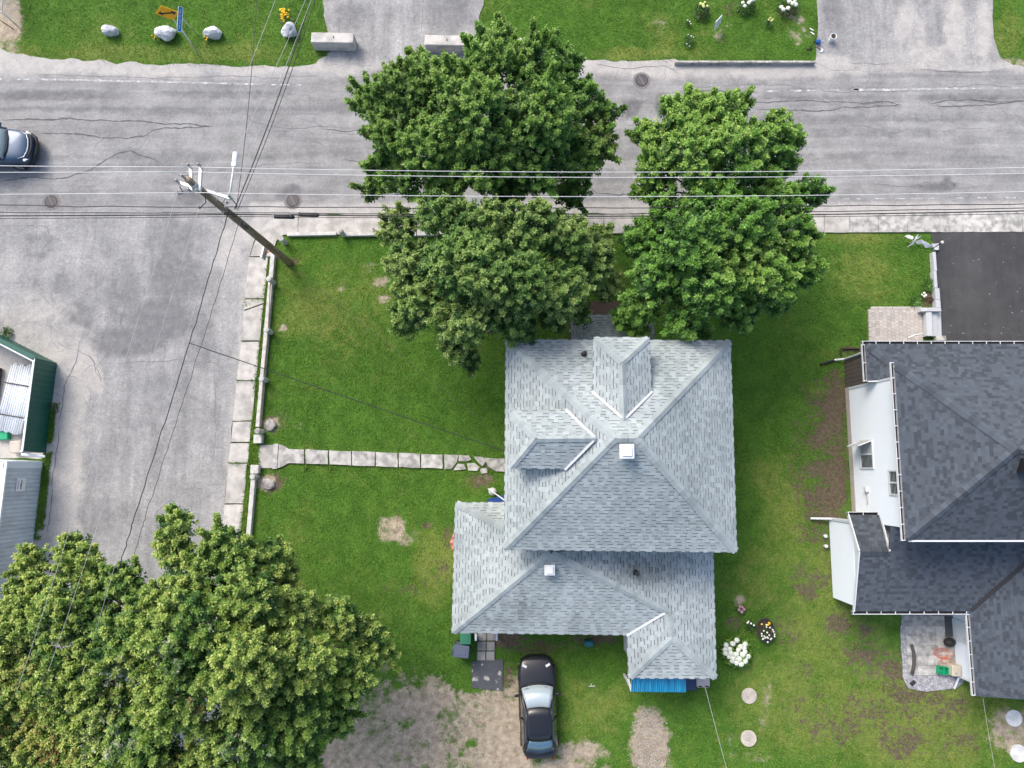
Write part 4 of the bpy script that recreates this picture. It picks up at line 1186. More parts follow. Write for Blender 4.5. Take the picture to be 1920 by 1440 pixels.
clad(swx - .003, gyS - .01, swx - .003, syS, .05, ZG - .13, (-1, 0))
mb = MB(); mb.prism([(xV + .01, gyS - .3), (xV + .01, yE + .01), (27, yE + .01), (27, gyS - .3)], ZG - .118, ZG - .012); mb.build('wing_soffit', 'trim_white', dh)
mb = MB(); mb.box((swx - .05, g(1790, 1178, 0).y, 1.12), (.06, .98, 2.1)); dr = mb.build('door', 'trim_white', dh)
mb = MB(); mb.box((swx - .085, g(1790, 1174, 0).y, 1.55), (.02, .6, .7)); mb.build('door_glass', 'glass_dark', dr)
mb = MB(); mb.box((swx - .10, g(1790, 1190, 0).y, 1.0), (.06, .05, .14)); mb.build('door_handle', 'pole_grey', dr)
a_ = Vector((swx - .03, syS - .03, 0)); mb = MB(); mb.tube([(swx - .06, syS + .06, 2.3), (swx - .06, syS + .06, .3), (swx - .2, syS - .55, .08)], .05, 8); mb.build('downspout', 'trim_white', dh)
# chimney stub by the main ridge
mb = MB(); c = g(1918, 866, 7.2); mb.box((c.x + .25, c.y - .15, 7.2), (.55, .55, .9)); mb.build('chimney', 'black_metal', dh)
mb = MB(); mb.box((c.x + .25, c.y - .15, 7.68), (.66, .66, .06)); mb.build('chimney_cap', 'pole_grey', dh)
rd.finish()

# ------------------------------------------------------------------ patio behind the white house
pm('gravel_grey', (.26, .26, .28), .95, .25, 9, (.40, .40, .42), .9, 30, fine=.35, fscale=22)
gp = [g2(*p) for p in [(1690, 1150), (1800, 1150), (1800, 1262), (1808, 1276), (1795, 1290), (1740, 1296), (1705, 1290), (1694, 1270), (1688, 1210)]]
tag(sheet('gravel_bed', wobble(gp, .2, .07, 3), .004, 'gravel_grey', 0), kind='structure')
# loose stones on the bed
rr = np.random.default_rng(5); mbs = MB()
for k in range(900):
    u_, v_ = rr.uniform(1688, 1808), rr.uniform(1150, 1296)
    p = g(u_, v_)
    if not in_poly(np.array([p.x]), np.array([p.y]), gp)[0] or (1694 < u_ < 1794 and v_ < 1266): continue
    r_ = rr.uniform(.018, .04); mbs.box((p.x, p.y, .004 + r_ * .5), (r_ * 2, r_ * 1.5, r_ * 1.4), rr.uniform(0, 3), float(rr.uniform(.6, 1.5)), taper=.6)
pm('stone_grey', (.34, .34, .36), .9, .1, 9, tone=True)
tag(mbs.build('gravel', 'stone_grey', None, tone=True), 'loose grey gravel around the slab patio', 'gravel', kind='stuff')
patio = thing('patio', None, None); tag(patio, kind='structure')
rnd = random.Random(4)
cor = [g2(1695, 1154), g2(1788, 1154), g2(1794, 1266), g2(1703, 1266)]
def bil(s, t):
    a = Vector(cor[0]).lerp(Vector(cor[1]), s); b = Vector(cor[3]).lerp(Vector(cor[2]), s); return tuple(a.lerp(b, t))
for i in range(5):
    for j in range(6):
        dark = (i == 4 and j < 3)
        quad_slab('slab', [bil(i / 5, j / 6), bil((i + 1) / 5, j / 6), bil((i + 1) / 5, (j + 1) / 6), bil(i / 5, (j + 1) / 6)], .045 + rnd.uniform(-.004, .004), 'concrete_pale', patio, rnd.uniform(.8, 1.1), .006, 0)
pm('mat_dark', (.085, .09, .1), .95, .2, 6)
m0, m1, m2, m3 = bil(.80, .01), bil(.995, .01), bil(.995, .35), bil(.80, .35)
mb = MB(); mb.prism([m0, m1, m2, m3], .05, .075); o = mb.build('door_mat', 'mat_dark'); tag(o, 'dark rubber mat at the back door of the white house', 'mat')
pm('rubber', (.02, .02, .022), .7, .1, 8); pm('hose_grey', (.07, .065, .06), .7, .1, 8)
mb = MB(); c = g(1781, 1203, .2); ring = [(c.x + .20 * math.cos(t) , c.y - .03 + .15 * math.sin(t), .17 + .03 * math.cos(t)) for t in np.linspace(0, 2 * math.pi, 25)]
mb.tube(ring, .07, 8, False); t_ = thing('tyre', 'black tyre lying on the patio by the white wall', 'tyre')
mb.build('tread', 'rubber', t_, True); mb = MB(); mb.lathe((c.x, c.y - .03, .09), [(.13, 0), (.12, .05), (.05, .06)], 16); mb.build('hub', 'hose_grey', t_)
mb = MB(); mb.tube([g(*p, .1) for p in [(1709, 1209), (1713, 1222), (1714, 1236), (1713, 1250), (1710, 1264)]], .075, 10); o = mb.build('drain_pipe', 'hose_grey', None, True); tag(o, 'curved dark drain pipe lying on the patio slabs', 'pipe')
mb = MB(); a_, b_ = g(1708, 1284, .06), g(1715, 1277, .06); mb.tube([a_, b_], .075, 10); o = mb.build('drain_pipe', 'rubber', None, True); tag(o, 'short black pipe stub on the gravel below the patio', 'pipe')
pm('cord_orange', (.75, .16, .07), .6, .1, 8)
mb = MB(); c = g(1767, 1228, .06); pts = []
rnd = random.Random(2)
for k in range(150):
    t = k * .33; r_ = .26 + .12 * math.sin(k * .11); pts.append((c.x + r_ * math.cos(t) * (1.0 + .3 * math.sin(k * .05)) + .15 * math.sin(k * .03), c.y + .55 * r_ * math.sin(t) + .25 * math.cos(k * .045) - .1, .055 + .0006 * k))
mb.tube(pts, .008, 5); o = mb.build('extension_cord', 'cord_orange', None, True); tag(o, 'tangled orange extension cord on the patio slabs', 'cord')
pm('crate_green', (.01, .30, .14), .5, .1, 6); pm('beige', (.50, .45, .36), .6, .08, 6)
c = g(1766, 1256, .12); cr = thing('crate', 'small green plastic crate at the patio edge', 'crate', (c.x, c.y, .05), -.12)
mb = MB()
for (x, y, sx, sy) in ((-.23, 0, .03, .34), (.23, 0, .03, .34), (0, .16, .43, .03), (0, -.16, .43, .03)): mb.box((x, y, .12), (sx, sy, .2))
mb.build('side', 'crate_green', cr); mb = MB(); mb.box((0, 0, .03), (.42, .28, .03)); mb.build('bottom', 'crate_green', cr)
mb = MB(); mb.box((0, 0, .215), (.05, .36, .03)); mb.build('handle', 'crate_green', cr)
c = g(1791, 1256, .3); bx = thing('meter_box', 'beige box standing at the patio corner against the wall', 'box', (c.x - .05, c.y, .05), -.05)
mb = MB(); mb.box((0, 0, .25), (.44, .5, .46), bev=.03); mb.build('casing', 'beige', bx); mb = MB(); mb.lathe((-.05, -.1, .48), [(.06, 0), (.05, .03)], 12); mb.build('cap', 'concrete_pale', bx, tone=True)

# ------------------------------------------------------------------ front paving, steps and low block walls of the white house
pave = thing('front_paving', None, None); tag(pave, kind='structure')
pm('paver', (.44, .405, .37), .9, .06, 3, tone=True, fine=.08)
pc = [g2(1632, 580), g2(1727, 580), g2(1728, 640), g2(1634, 640)]
rnd = random.Random(8)
cols, rows = 13, 9
pv = {}
W_ = Vector(pc[1]) - Vector(pc[0]); D_ = Vector(pc[3]) - Vector(pc[0])
for i in range(cols):
    for j in range(-1, rows + 1):
        off = .5 * (i % 2)
        t0, t1 = (j + off) / rows, (j + 1 + off) / rows
        t0 = max(0, t0); t1 = min(1, t1)
        if t1 - t0 < .02: continue
        a = Vector(pc[0]) + W_ * (i / cols) + D_ * t0; b = a + W_ / cols; c2 = Vector(pc[0]) + W_ * ((i + 1) / cols) + D_ * t1; d2 = c2 - W_ / cols
        quad_slab('paver', [tuple(a), tuple(b), tuple(c2), tuple(d2)], .06 + rnd.uniform(-.003, .003), 'paver', pave, rnd.choice((.86, .94, 1.0, 1.0, 1.08)), .006)
for k in range(7):
    a = Vector(pc[0]) + W_ * (k / 7); quad_slab('edge_paver', [tuple(a + Vector((.01, .13))), tuple(a + W_ / 7 + Vector((-.01, .13))), tuple(a + W_ / 7 + Vector((-.01, .005))), tuple(a + Vector((.01, .005)))], .07, 'paver', pave, 1.02, .0, .008, k)
    a = Vector(pc[0]) + D_ * (k / 7); quad_slab('edge_paver', [tuple(a + Vector((-.13, -.01))), tuple(a + Vector((-.005, -.01))), tuple(a + D_ / 7 + Vector((-.005, .01))), tuple(a + D_ / 7 + Vector((-.13, .01)))], .07, 'paver', pave, 1.0, .0, .008, k + 20)
pm('step_stone', (.44, .46, .48), .85, .05, 2, tone=True)
for (x0, x1, z, tn) in ((1728, 1739, .36, 1.08), (1739, 1752, .22, .95), (1752, 1762, .10, 1.0)):
    quad_slab('step', [g2(x0 + .5, 586), g2(x1, 586), g2(x1 + 1.5, 632), g2(x0 + 2, 632)], z, 'step_stone', pave, tn, .002)
quad_slab('edge_block', [g2(1750, 631), g2(1768, 631), g2(1769, 640), g2(1750, 640)], .25, 'concrete_pale', pave, .95, .002)
mb = MB(); mb.tube([g(1702, 634, 1.0), g(1716, 628, 1.05), g(1730, 626, 1.0), g(1732, 628, .95)], .035, 8); mb.build('handrail', 'trim_white', dh)
kw = thing('block_wall', 'low grey block retaining wall along the dark driveway', 'wall')
segs = [(1749, 472, 1757, 508), (1750, 508, 1758, 540), (1753, 540, 1763, 562), (1754, 562, 1764, 577)]
for k, (x0, y0, x1, y1) in enumerate(segs):
    a, b = g(x0, y0, .3), g(x1, y1, .3); mb = MB(); mb.box(((a.x + b.x) / 2, (a.y + b.y) / 2, .15), (abs(b.x - a.x), abs(b.y - a.y) - .012, .32 + .015 * (k % 2)), bev=.01, tone=1 - .04 * (k % 3)); mb.build('wall_block', 'step_stone', kw, tone=True)
for k, (x0, y0, x1, y1) in enumerate([(1726, 577, 1740, 584), (1740, 577, 1765, 584)]):
    a, b = g(x0, y0, .4), g(x1, y1, .4); mb = MB(); mb.box(((a.x + b.x) / 2, (a.y + b.y) / 2, .2), (abs(b.x - a.x) - .01, abs(b.y - a.y), .44), bev=.01, tone=1.08 - .1 * k); mb.build('wall_block', 'step_stone', kw, tone=True)
# petals and grit on the dark driveway
mb = MB(); rr = np.random.default_rng(12)
for k in range(34):
    p = g(rr.uniform(1770, 1930), rr.uniform(445, 635), .014); r_ = rr.uniform(.015, .045); mb.box(p, (r_, r_ * .8, .006), rr.uniform(0, 3))
pm('petal', (.42, .40, .38), .8, .1, 9); tag(mb.build('fallen_petals', 'petal'), 'pale petals scattered on the dark driveway', 'petals', kind='stuff')
# bed edging of boards beside the porch
mb = MB(); a, b = g(1578, 653, .12), g(1613, 653, .12); mb.bar((a.x, a.y, .06), (b.x, b.y, .06), .04, .14); be = thing('flower_bed_edging', 'weathered board edging of the small bed beside the porch', 'bed edging'); mb.build('board', 'wood_brown', be)
mb = MB(); c2 = g(1578, 666, .12); mb.bar((a.x, a.y - .03, .06), (c2.x, c2.y, .06), .04, .14); mb.build('board', 'wood_brown', be)
# ------------------------------------------------------------------ trees
pm('bark', (.13, .105, .085), .95, .2, 6, (.19, .17, .15), .8, 30, stretch=(1, 1, .3))
pm('leaf', (.1, .2, .05), .5, .0, attr_col='col', translucent=.22, spec=.35)

def leaf_mesh(name, P, D, Nn, S, Wd, C):
    """one kite-shaped, lightly folded leaf per row: P base, D along, Nn normal, S length, Wd width, C colour"""
    D = D / (np.linalg.norm(D, axis=1, keepdims=True) + 1e-9)
    Sd = np.cross(Nn, D); Sd /= (np.linalg.norm(Sd, axis=1, keepdims=True) + 1e-9)
    Nn = np.cross(D, Sd)
    n = len(P); S = S[:, None]; Wd = Wd[:, None]
    v = np.empty((n, 4, 3))
    v[:, 0] = P
    v[:, 1] = P + D * S * .45 + Sd * Wd * .5 + Nn * S * .08
    v[:, 2] = P + D * S - Nn * S * .12
    v[:, 3] = P + D * S * .45 - Sd * Wd * .5 + Nn * S * .08
    me = bpy.data.meshes.new(name)
    me.vertices.add(n * 4); me.vertices.foreach_set('co', v.reshape(-1).astype(np.float32))
    me.loops.add(n * 4); me.loops.foreach_set('vertex_index', np.arange(n * 4, dtype=np.int32))
    me.polygons.add(n); me.polygons.foreach_set('loop_start', (np.arange(n) * 4).astype(np.int32))
    at = me.attributes.new('col', 'FLOAT_COLOR', 'FACE')
    at.data.foreach_set('color', np.concatenate([C, np.ones((n, 1))], 1).astype(np.float32).ravel())
    me.update(calc_edges=True)
    return me

def unit(a): return a / (np.linalg.norm(a, axis=1, keepdims=True) + 1e-9)

def tree(name, label, cat, base, lobes, pal, seed, trunk_r=.22, shoot_d=30.0, plume_d=21.0, leaf=.17, group=None, odd=None, lean=(0, 0), nleaf=9):
    """lobes: (px, py, z, r) boughs of foliage; pal: dark, mid, light, tip colours"""
    rg = np.random.default_rng(seed)
    t = thing(name, label, cat, base, 0, group)
    b = Vector(base)
    C = np.array([[*g(l[0], l[1], l[2])] for l in lobes]); Rr = np.array([l[3] for l in lobes]) * .92
    Pall, Dall, Nall, Sall, Wall, Call = [], [], [], [], [], []
    pal = [np.array(c) * 1.14 for c in pal]
    cen = C.mean(0)
    up = np.array([0, 0, 1.0])
    # every bough carries upright plumes of shoots; they fray the outline and leave dark gaps between them
    pc, pa, pl, pr, pbright = [], [], [], [], []
    for i in range(len(C)):
        r = Rr[i]; m = int(plume_d * r * r + 4); got = []
        for _ in range(m * 6):
            if len(got) >= m: break
            d = unit((rg.normal(size=(1, 3)) + np.array([0, 0, .45])))[0]
            if d[2] < -.35: continue
            p = C[i] + d * r * rg.uniform(.58, .84) * np.array([1, 1, .85])
            if any(np.linalg.norm((p - C[j]) / Rr[j]) < .58 for j in range(len(C)) if j != i): continue
            if any(np.linalg.norm(p - q_) < .25 for q_ in got): continue
            got.append(p)
            o = unit((p - np.array([cen[0], cen[1], cen[2] - 2.5]))[None])[0]
            low = d[2] < .1
            ax = unit((d * .55 + o * .4 + up * (.35 if low else .8) + rg.normal(size=3) * .12)[None])[0]
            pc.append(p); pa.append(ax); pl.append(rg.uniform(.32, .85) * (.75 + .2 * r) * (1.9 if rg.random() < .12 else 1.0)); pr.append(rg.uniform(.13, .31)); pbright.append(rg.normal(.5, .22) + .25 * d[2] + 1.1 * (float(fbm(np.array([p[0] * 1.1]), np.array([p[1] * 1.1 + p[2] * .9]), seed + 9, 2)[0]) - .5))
    pc, pa, pl, pr, pbright = (np.array(q_) for q_ in (pc, pa, pl, pr, pbright))
    npl = len(pc)
    pe1 = unit(np.cross(pa, rg.normal(size=(npl, 3)))); pe2 = np.cross(pa, pe1)
    hue_p = fbm(pc[:, 0] * .45, pc[:, 1] * .45 + pc[:, 2] * .3, seed + 5, 3)
    reps = np.maximum(7, (shoot_d * pl * pr * 6).astype(int))
    idx = np.repeat(np.arange(npl), reps); n = len(idx)
    h = rg.random(n) ** .85
    th = rg.uniform(0, 6.283, n)
    rad = 1.05 * pr[idx] * (np.sin(np.clip(h * 1.15 + .35, 0, 1) * math.pi) ** .8 * .95 + .10) * rg.uniform(.35, 1.8, n)
    sd = pe1[idx] * np.cos(th)[:, None] + pe2[idx] * np.sin(th)[:, None]
    p = pc[idx] + pa[idx] * ((h - .45) * pl[idx])[:, None] + sd * rad[:, None]
    ax = unit(pa[idx] * .9 + sd * .55 + up * .35 + rg.normal(size=(n, 3)) * .3)
    e1 = unit(np.cross(ax, rg.normal(size=(n, 3)))); e2 = np.cross(ax, e1)
    L = rg.uniform(.12, .26, n)
    bright = np.clip(pbright[idx] - .34 + .8 * h + rg.normal(0, .13, n), 0, 1)  # shade painted into leaf colour: plumes darken toward their base
    hue = hue_p[idx]
    oddm = np.zeros(n); oc = np.zeros((n, 3))
    if odd:
        pu, pv = proj(p[:, 0], p[:, 1], p[:, 2])
        for (ox, oy, orr, ocol, op) in odd:
            m = (np.hypot(pu - ox, pv - oy) < orr * rg.uniform(.3, 1.1, n)) & (rg.random(n) < op)
            oddm[m] = 1; oc[m] = ocol
    for s in range(nleaf):
        f = (s + .5) / nleaf
        ang = (s * 2.4 + rg.uniform(-.35, .35, n))[:, None]
        ort = e1 * np.cos(ang) + e2 * np.sin(ang)
        dirn = unit(ort * (1.0 - .3 * f) + ax * (.1 + .55 * f))
        pos = p + ax * (L * (f - .6))[:, None] + ort * .015
        nn = unit(ax * .8 - ort * .3 + up * .55 + rg.normal(size=(n, 3)) * .25)
        sz = leaf * rg.uniform(.75, 1.2, n) * (1.15 - .45 * f)
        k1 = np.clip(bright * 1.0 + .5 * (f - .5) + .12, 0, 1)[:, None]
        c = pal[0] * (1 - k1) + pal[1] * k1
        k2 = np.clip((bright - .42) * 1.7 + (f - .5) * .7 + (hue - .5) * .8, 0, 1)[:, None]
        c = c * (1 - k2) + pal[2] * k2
        if f > .6:
            k3 = (np.clip((hue - .44) * 3.4 + (bright - .5) * 1.6, 0, 1) * rg.uniform(.1, .8, n))[:, None]
            c = c * (1 - k3) + pal[3] * k3
        if odd:
            m = oddm[:, None] * rg.uniform(.3, 1.0, n)[:, None]
            c = c * (1 - m) + oc * m
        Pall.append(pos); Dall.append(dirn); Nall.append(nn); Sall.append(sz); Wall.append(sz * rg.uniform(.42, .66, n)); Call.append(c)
    # inner leaves that close the boughs
    for i in range(len(C)):
        r = Rr[i]
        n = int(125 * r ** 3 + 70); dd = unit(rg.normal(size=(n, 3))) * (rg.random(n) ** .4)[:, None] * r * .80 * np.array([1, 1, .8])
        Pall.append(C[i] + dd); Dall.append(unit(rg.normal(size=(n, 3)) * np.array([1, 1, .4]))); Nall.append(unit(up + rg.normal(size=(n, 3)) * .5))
        Sall.append(rg.uniform(.13, .24, n)); Wall.append(rg.uniform(.08, .15, n)); Call.append(np.tile(pal[0], (n, 1)) * rg.uniform(1.0, 1.9, n)[:, None])  # dark leaf colour paints the shade inside the crown
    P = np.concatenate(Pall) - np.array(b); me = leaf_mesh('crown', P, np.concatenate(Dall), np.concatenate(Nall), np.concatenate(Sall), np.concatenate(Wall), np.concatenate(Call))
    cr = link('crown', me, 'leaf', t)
    # trunk and limbs
    rr_ = random.Random(seed)
    top_z = float(np.percentile(C[:, 2], 60)) - .5
    cx, cy = cen[0] - b.x, cen[1] - b.y
    fork = Vector((cx * .35 + lean[0], cy * .35 + lean[1], top_z * .42))
    mid = Vector((cx * .7, cy * .7, top_z * .72))
    mb = MB(); mb.tube([(0, 0, -.15), (.02, 0, .15), (fork.x * .4, fork.y * .4, fork.z * .5), fork], [trunk_r * 1.5, trunk_r * 1.1, trunk_r, trunk_r * .82], 10)
    mb.tube([fork, fork.lerp(mid, .5) + Vector((.08, -.06, 0)), mid], [trunk_r * .8, trunk_r * .6, trunk_r * .4], 8)
    mb.build('trunk', 'bark', t, True)
    for i in range(len(C)):
        e = Vector(C[i]) - b
        s0 = fork.lerp(mid, min(1, max(0, (e.z - 2.5) / 5)) * rr_.uniform(.3, 1))
        m1 = s0.lerp(e, .5) + Vector((rr_.uniform(-.3, .3), rr_.uniform(-.3, .3), rr_.uniform(-.1, .45)))
        mb = MB(); rb = trunk_r * .34
        mb.tube([s0, s0.lerp(m1, .5), m1, m1.lerp(e, .6), e], [rb, rb * .8, rb * .6, rb * .42, rb * .2], 6)
        for k in range(4):
            d2 = Vector((rr_.uniform(-1, 1), rr_.uniform(-1, 1), rr_.uniform(0, 1))).normalized() * Rr[i] * .8
            f0 = m1.lerp(e, rr_.uniform(.4, 1)); mb.tube([f0, f0 + d2 * .5 + Vector((0, 0, .05)), f0 + d2], [rb * .3, rb * .2, rb * .08], 5)
        mb.build('limb', 'bark', t, True)
    return t

PAL_A = ((.022, .066, .011), (.060, .160, .026), (.140, .285, .046), (.32, .41, .10))
PAL_B = ((.022, .064, .013), (.064, .160, .032), (.165, .285, .060), (.42, .47, .16))
PAL_C = ((.022, .068, .012), (.068, .180, .028), (.165, .335, .055), (.37, .47, .11))
PAL_E = ((.026, .072, .014), (.078, .180, .034), (.195, .310, .058), (.52, .54, .15))
A_L = [(850, 250, 7.6, 1.3), (960, 260, 7.4, 1.4), (850, 320, 6.4, 1.1), (960, 345, 5.8, 1.0), (1050, 250, 7.0, 1.2), (780, 210, 6.9, 1.2), (1040, 170, 7.4, 1.1), (748, 168, 7.3, 1.3), (790, 150, 7.4, .95), (690, 192, 6.3, .95), (735, 235, 6.5, 1.45), (712, 318, 5.0, .85), (735, 275, 5.6, .9), (835, 150, 7.8, 1.2), (925, 115, 8.2, 1.5), (1005, 115, 8.0, 1.3), (940, 78, 7.6, .7), (940, 56, 7.2, .28), (1060, 125, 7.4, .85), (785, 110, 7.0, .55),
       (1085, 190, 7.0, 1.2), (1128, 215, 6.4, .85), (1120, 270, 6.3, 1.1), (1085, 305, 5.9, 1.1), (1010, 215, 8.3, 1.7), (890, 215, 8.6, 1.8), (800, 280, 7.3, 1.5), (905, 310, 7.3, 1.5), (1005, 310, 6.8, 1.4), (760, 340, 5.4, .9), (1075, 362, 4.8, .75), (835, 350, 6.0, 1.0), (700, 355, 4.6, .5)]
B_L = [(1090, 588, 4.6, .55), (745, 425, 5.2, .95), (830, 405, 6.8, 1.25), (905, 415, 7.3, 1.25), (985, 425, 7.3, 1.4), (1062, 445, 6.8, 1.25), (1110, 490, 6.0, 1.1), (1138, 535, 4.8, .75), (1050, 540, 6.5, 1.5), (960, 530, 8.0, 1.7), (862, 495, 8.0, 1.7), (768, 495, 6.0, 1.25), (790, 565, 5.8, 1.3),
       (880, 590, 7.0, 1.45), (965, 605, 6.0, 1.1), (858, 638, 5.0, .95), (1040, 590, 5.2, .85), (905, 500, 8.6, 1.4), (882, 678, 4.0, .5), (760, 600, 4.6, .75), (1125, 450, 5.2, .7)]
C_L = [(1208, 248, 5.6, .6), (1235, 262, 6.0, .8), (1275, 222, 6.8, 1.05), (1345, 215, 7.2, 1.1), (1385, 195, 6.6, .6), (1300, 200, 6.6, .7), (1440, 265, 6.8, 1.1), (1480, 258, 6.0, .7), (1455, 228, 6.0, .5), (1380, 285, 7.8, 1.5), (1300, 290, 7.5, 1.45), (1240, 315, 6.3, 1.1), (1430, 325, 6.2, 1.0), (1212, 356, 5.0, .7), (1330, 340, 7.0, 1.2), (1475, 305, 5.6, .6)]
D_L = [(1405, 372, 6.2, .95), (1168, 598, 4.5, .6), (1195, 622, 4.3, .5), (1520, 362, 5.8, .75), (1465, 378, 6.3, .95), (1335, 388, 7.4, 1.25), (1255, 400, 6.4, 1.1), (1400, 425, 8.0, 1.5), (1300, 455, 8.0, 1.55), (1205, 450, 5.8, 1.1), (1485, 440, 6.4, 1.15), (1505, 500, 5.6, 1.0), (1430, 515, 7.2, 1.45), (1330, 535, 7.5, 1.55), (1230, 525, 6.4, 1.35), (1285, 595, 5.7, 1.15), (1200, 580, 5.0, .95), (1390, 585, 5.2, 1.0), (1312, 622, 4.7, .5), (1455, 565, 4.4, .8)]
E_L = [(330, 985, 7.4, .75), (325, 1030, 7.2, .8), (150, 1055, 6.0, 1.05), (135, 1020, 5.6, .5), (60, 1055, 5.4, .85), (430, 1035, 7.0, 1.3), (505, 1050, 6.2, 1.05), (535, 1085, 5.6, .7), (365, 1085, 7.4, 1.35), (240, 1085, 6.8, .8), (190, 1110, 6.4, .8), (110, 1150, 7.0, 1.45), (35, 1170, 6.5, 1.45), (460, 1130, 8.0, 1.6), (555, 1150, 6.4, 1.3), (635, 1160, 5.8, 1.05), (690, 1190, 5.0, .85),
       (340, 1190, 9.0, 1.75), (235, 1215, 8.4, 1.4), (560, 1240, 7.4, 1.6), (655, 1265, 5.8, 1.25), (715, 1225, 4.4, .6), (450, 1255, 9.0, 1.8), (90, 1270, 7.0, 1.3), (15, 1310, 6.4, 1.35), (330, 1310, 8.8, 1.7), (170, 1170, 6.6, 1.3), (180, 1260, 6.8, 1.4), (200, 1330, 6.8, 1.5), (130, 1340, 6.4, 1.3), (60, 1120, 6.0, 1.1), (280, 1150, 7.4, 1.2), (30, 1230, 6.2, 1.2), (170, 1410, 6.6, 1.4), (560, 1340, 7.0, 1.5), (630, 1345, 5.4, .95), (450, 1385, 8.0, 1.7), (255, 1410, 7.5, 1.6), (95, 1410, 6.5, 1.35), (560, 1430, 6.0, 1.15), (345, 1455, 7.0, 1.4), (290, 1440, 6.6, 1.2), (160, 1450, 6.4, 1.3), (30, 1380, 6.2, 1.2), (-10, 1430, 6.0, 1.3), (-60, 1200, 5.5, 1.3)]
tree('maple_tree', 'tallest maple, leaning out over the road north of the power lines', 'tree', g(945, 448), A_L, PAL_A, 101, .26, group='maples in front of the grey-roofed house', lean=(0, .4), leaf=.142,
     odd=[(745, 170, 120, (.15, .24, .05), .45), (1130, 250, 60, (.2, .19, .06), .35)])
tree('maple_tree', 'maple with pale tips standing close to the north-west corner of the house', 'tree', g(945, 560), B_L, PAL_B, 102, .24, group='maples in front of the grey-roofed house', leaf=.142)
tree('maple_tree', 'bright green maple reaching over the right part of the road', 'tree', g(1345, 452), C_L, PAL_C, 103, .22, group='maples in front of the grey-roofed house', leaf=.148)
tree('maple_tree', 'bright green maple between the power lines and the north-east roof corner', 'tree', g(1335, 560), D_L, PAL_C, 104, .23, group='maples in front of the grey-roofed house', leaf=.148)
tree('maple_tree', 'large maple with yellowing tips at the lower left by the side street', 'tree', g(470, 1190), E_L, PAL_E, 105, .28, leaf=.142,
     odd=[(205, 1390, 60, (.42, .45, .34), .3), (310, 1235, 40, (.42, .44, .32), .3), (365, 1330, 26, (.40, .24, .12), .5), (95, 1410, 45, (.34, .17, .07), .4), (35, 1370, 50, (.34, .24, .07), .5), (215, 1270, 40, (.45, .46, .36), .4), (440, 1400, 40, (.45, .46, .36), .3), (20, 1260, 60, (.30, .24, .08), .5), (490, 1430, 30, (.42, .44, .34), .3)])
# ------------------------------------------------------------------ utility pole, arms, lamp and wires
pm('pole_wood', (.21, .145, .095), .9, .3, 4, (.32, .25, .18), .7, 30, stretch=(2, 2, .35))
pm('galvanised', (.62, .63, .64), .45, .08, 5, metal=.25)
pm('wire_alu', (.62, .62, .62), .5, .03, 4)
pm('wire_black', (.025, .025, .027), .6, .1, 5)
pm('wire_grey', (.42, .42, .43), .6, .05, 5)
pm('insulator', (.34, .34, .34), .25, .1, 6, spec=.7)
pm('insulator_dark', (.10, .10, .11), .35, .1, 6, spec=.6)
PZ = 10.6
pb_, pt_ = g(543, 493, 0), g(352, 336, PZ)
pole = thing('utility_pole', 'weathered wooden utility pole with crossarms and street lamp at the lawn corner', 'utility pole')
def onpole(z): return pb_.lerp(pt_, z / PZ)
mb = MB(); mb.tube([pb_ + Vector((0, 0, -.2)), onpole(3), onpole(7), pt_], [.19, .175, .15, .125], 12); mb.build('mast', 'pole_wood', pole, True)
def arm(p, q, w=.10, name='crossarm'):
    mb = MB(); mb.bar(p, q, w, w * 1.1); return mb.build(name, 'galvanised', pole)
def insul(p, h=.24, r=.055, mat='insulator'):
    p = Vector(p); mb = MB()
    prof = []
    for k in range(3):
        z = h * k / 3; prof += [(r * .5, z), (r, z + h * .08), (r * .95, z + h * .18), (r * .5, z + h * .28)]
    mb.lathe(p, prof + [(r * .8, h), (r * .3, h * 1.06)], 10); return mb.build('insulator', mat, pole, True)
ZA = 10.1
x1a, x1b = g(358, 314, ZA), g(359, 360, ZA); x2a, x2b = g(377, 313, ZA), g(374, 361, ZA)
arm(x1a, x1b); arm(x2a, x2b)
for p in (x1a, x1b, x2a, x2b): insul(p + Vector((0, 0, .05)))
insul(pt_ + Vector((-.12, .05, -.05)), .3)
ZB = 9.3
y1a, y1b = g(336, 343, ZB), g(436, 373, ZB)
arm(y1a, y1b, .11)
for t in (0, .98): insul(y1a.lerp(y1b, t) + Vector((0, 0, .06)), .24)
for t in (.25, .75):
    mb = MB(); mb.bar(y1a.lerp(y1b, t), onpole(8.4), .035, .035); mb.build('arm_brace', 'galvanised', pole)
for (x, y, z) in ((335, 362, 8.6), (427, 381, 8.4), (375, 390, 8.2), (425, 390, 8.0)): insul(g(x, y, z), .18, .05)
for (a, b) in (((337, 350, 9.2), (336, 365, 8.6)), ((384, 362, 9.9), (375, 390, 8.2)), ((436, 375, 9.2), (440, 388, 8.2))):
    p, q = g(*a), g(*b); mb = MB(); mb.tube([p, p.lerp(q, .5) + Vector((.12, -.05, -.05)), q], .018, 5); mb.build('jumper', 'wire_black', pole, True)
mb = MB(); mb.lathe(onpole(10.0) + Vector((0, 0, -.25)), [(.15, 0), (.15, .5), (.11, .54)], 12); mb.build('pole_band', 'galvanised', pole, True)
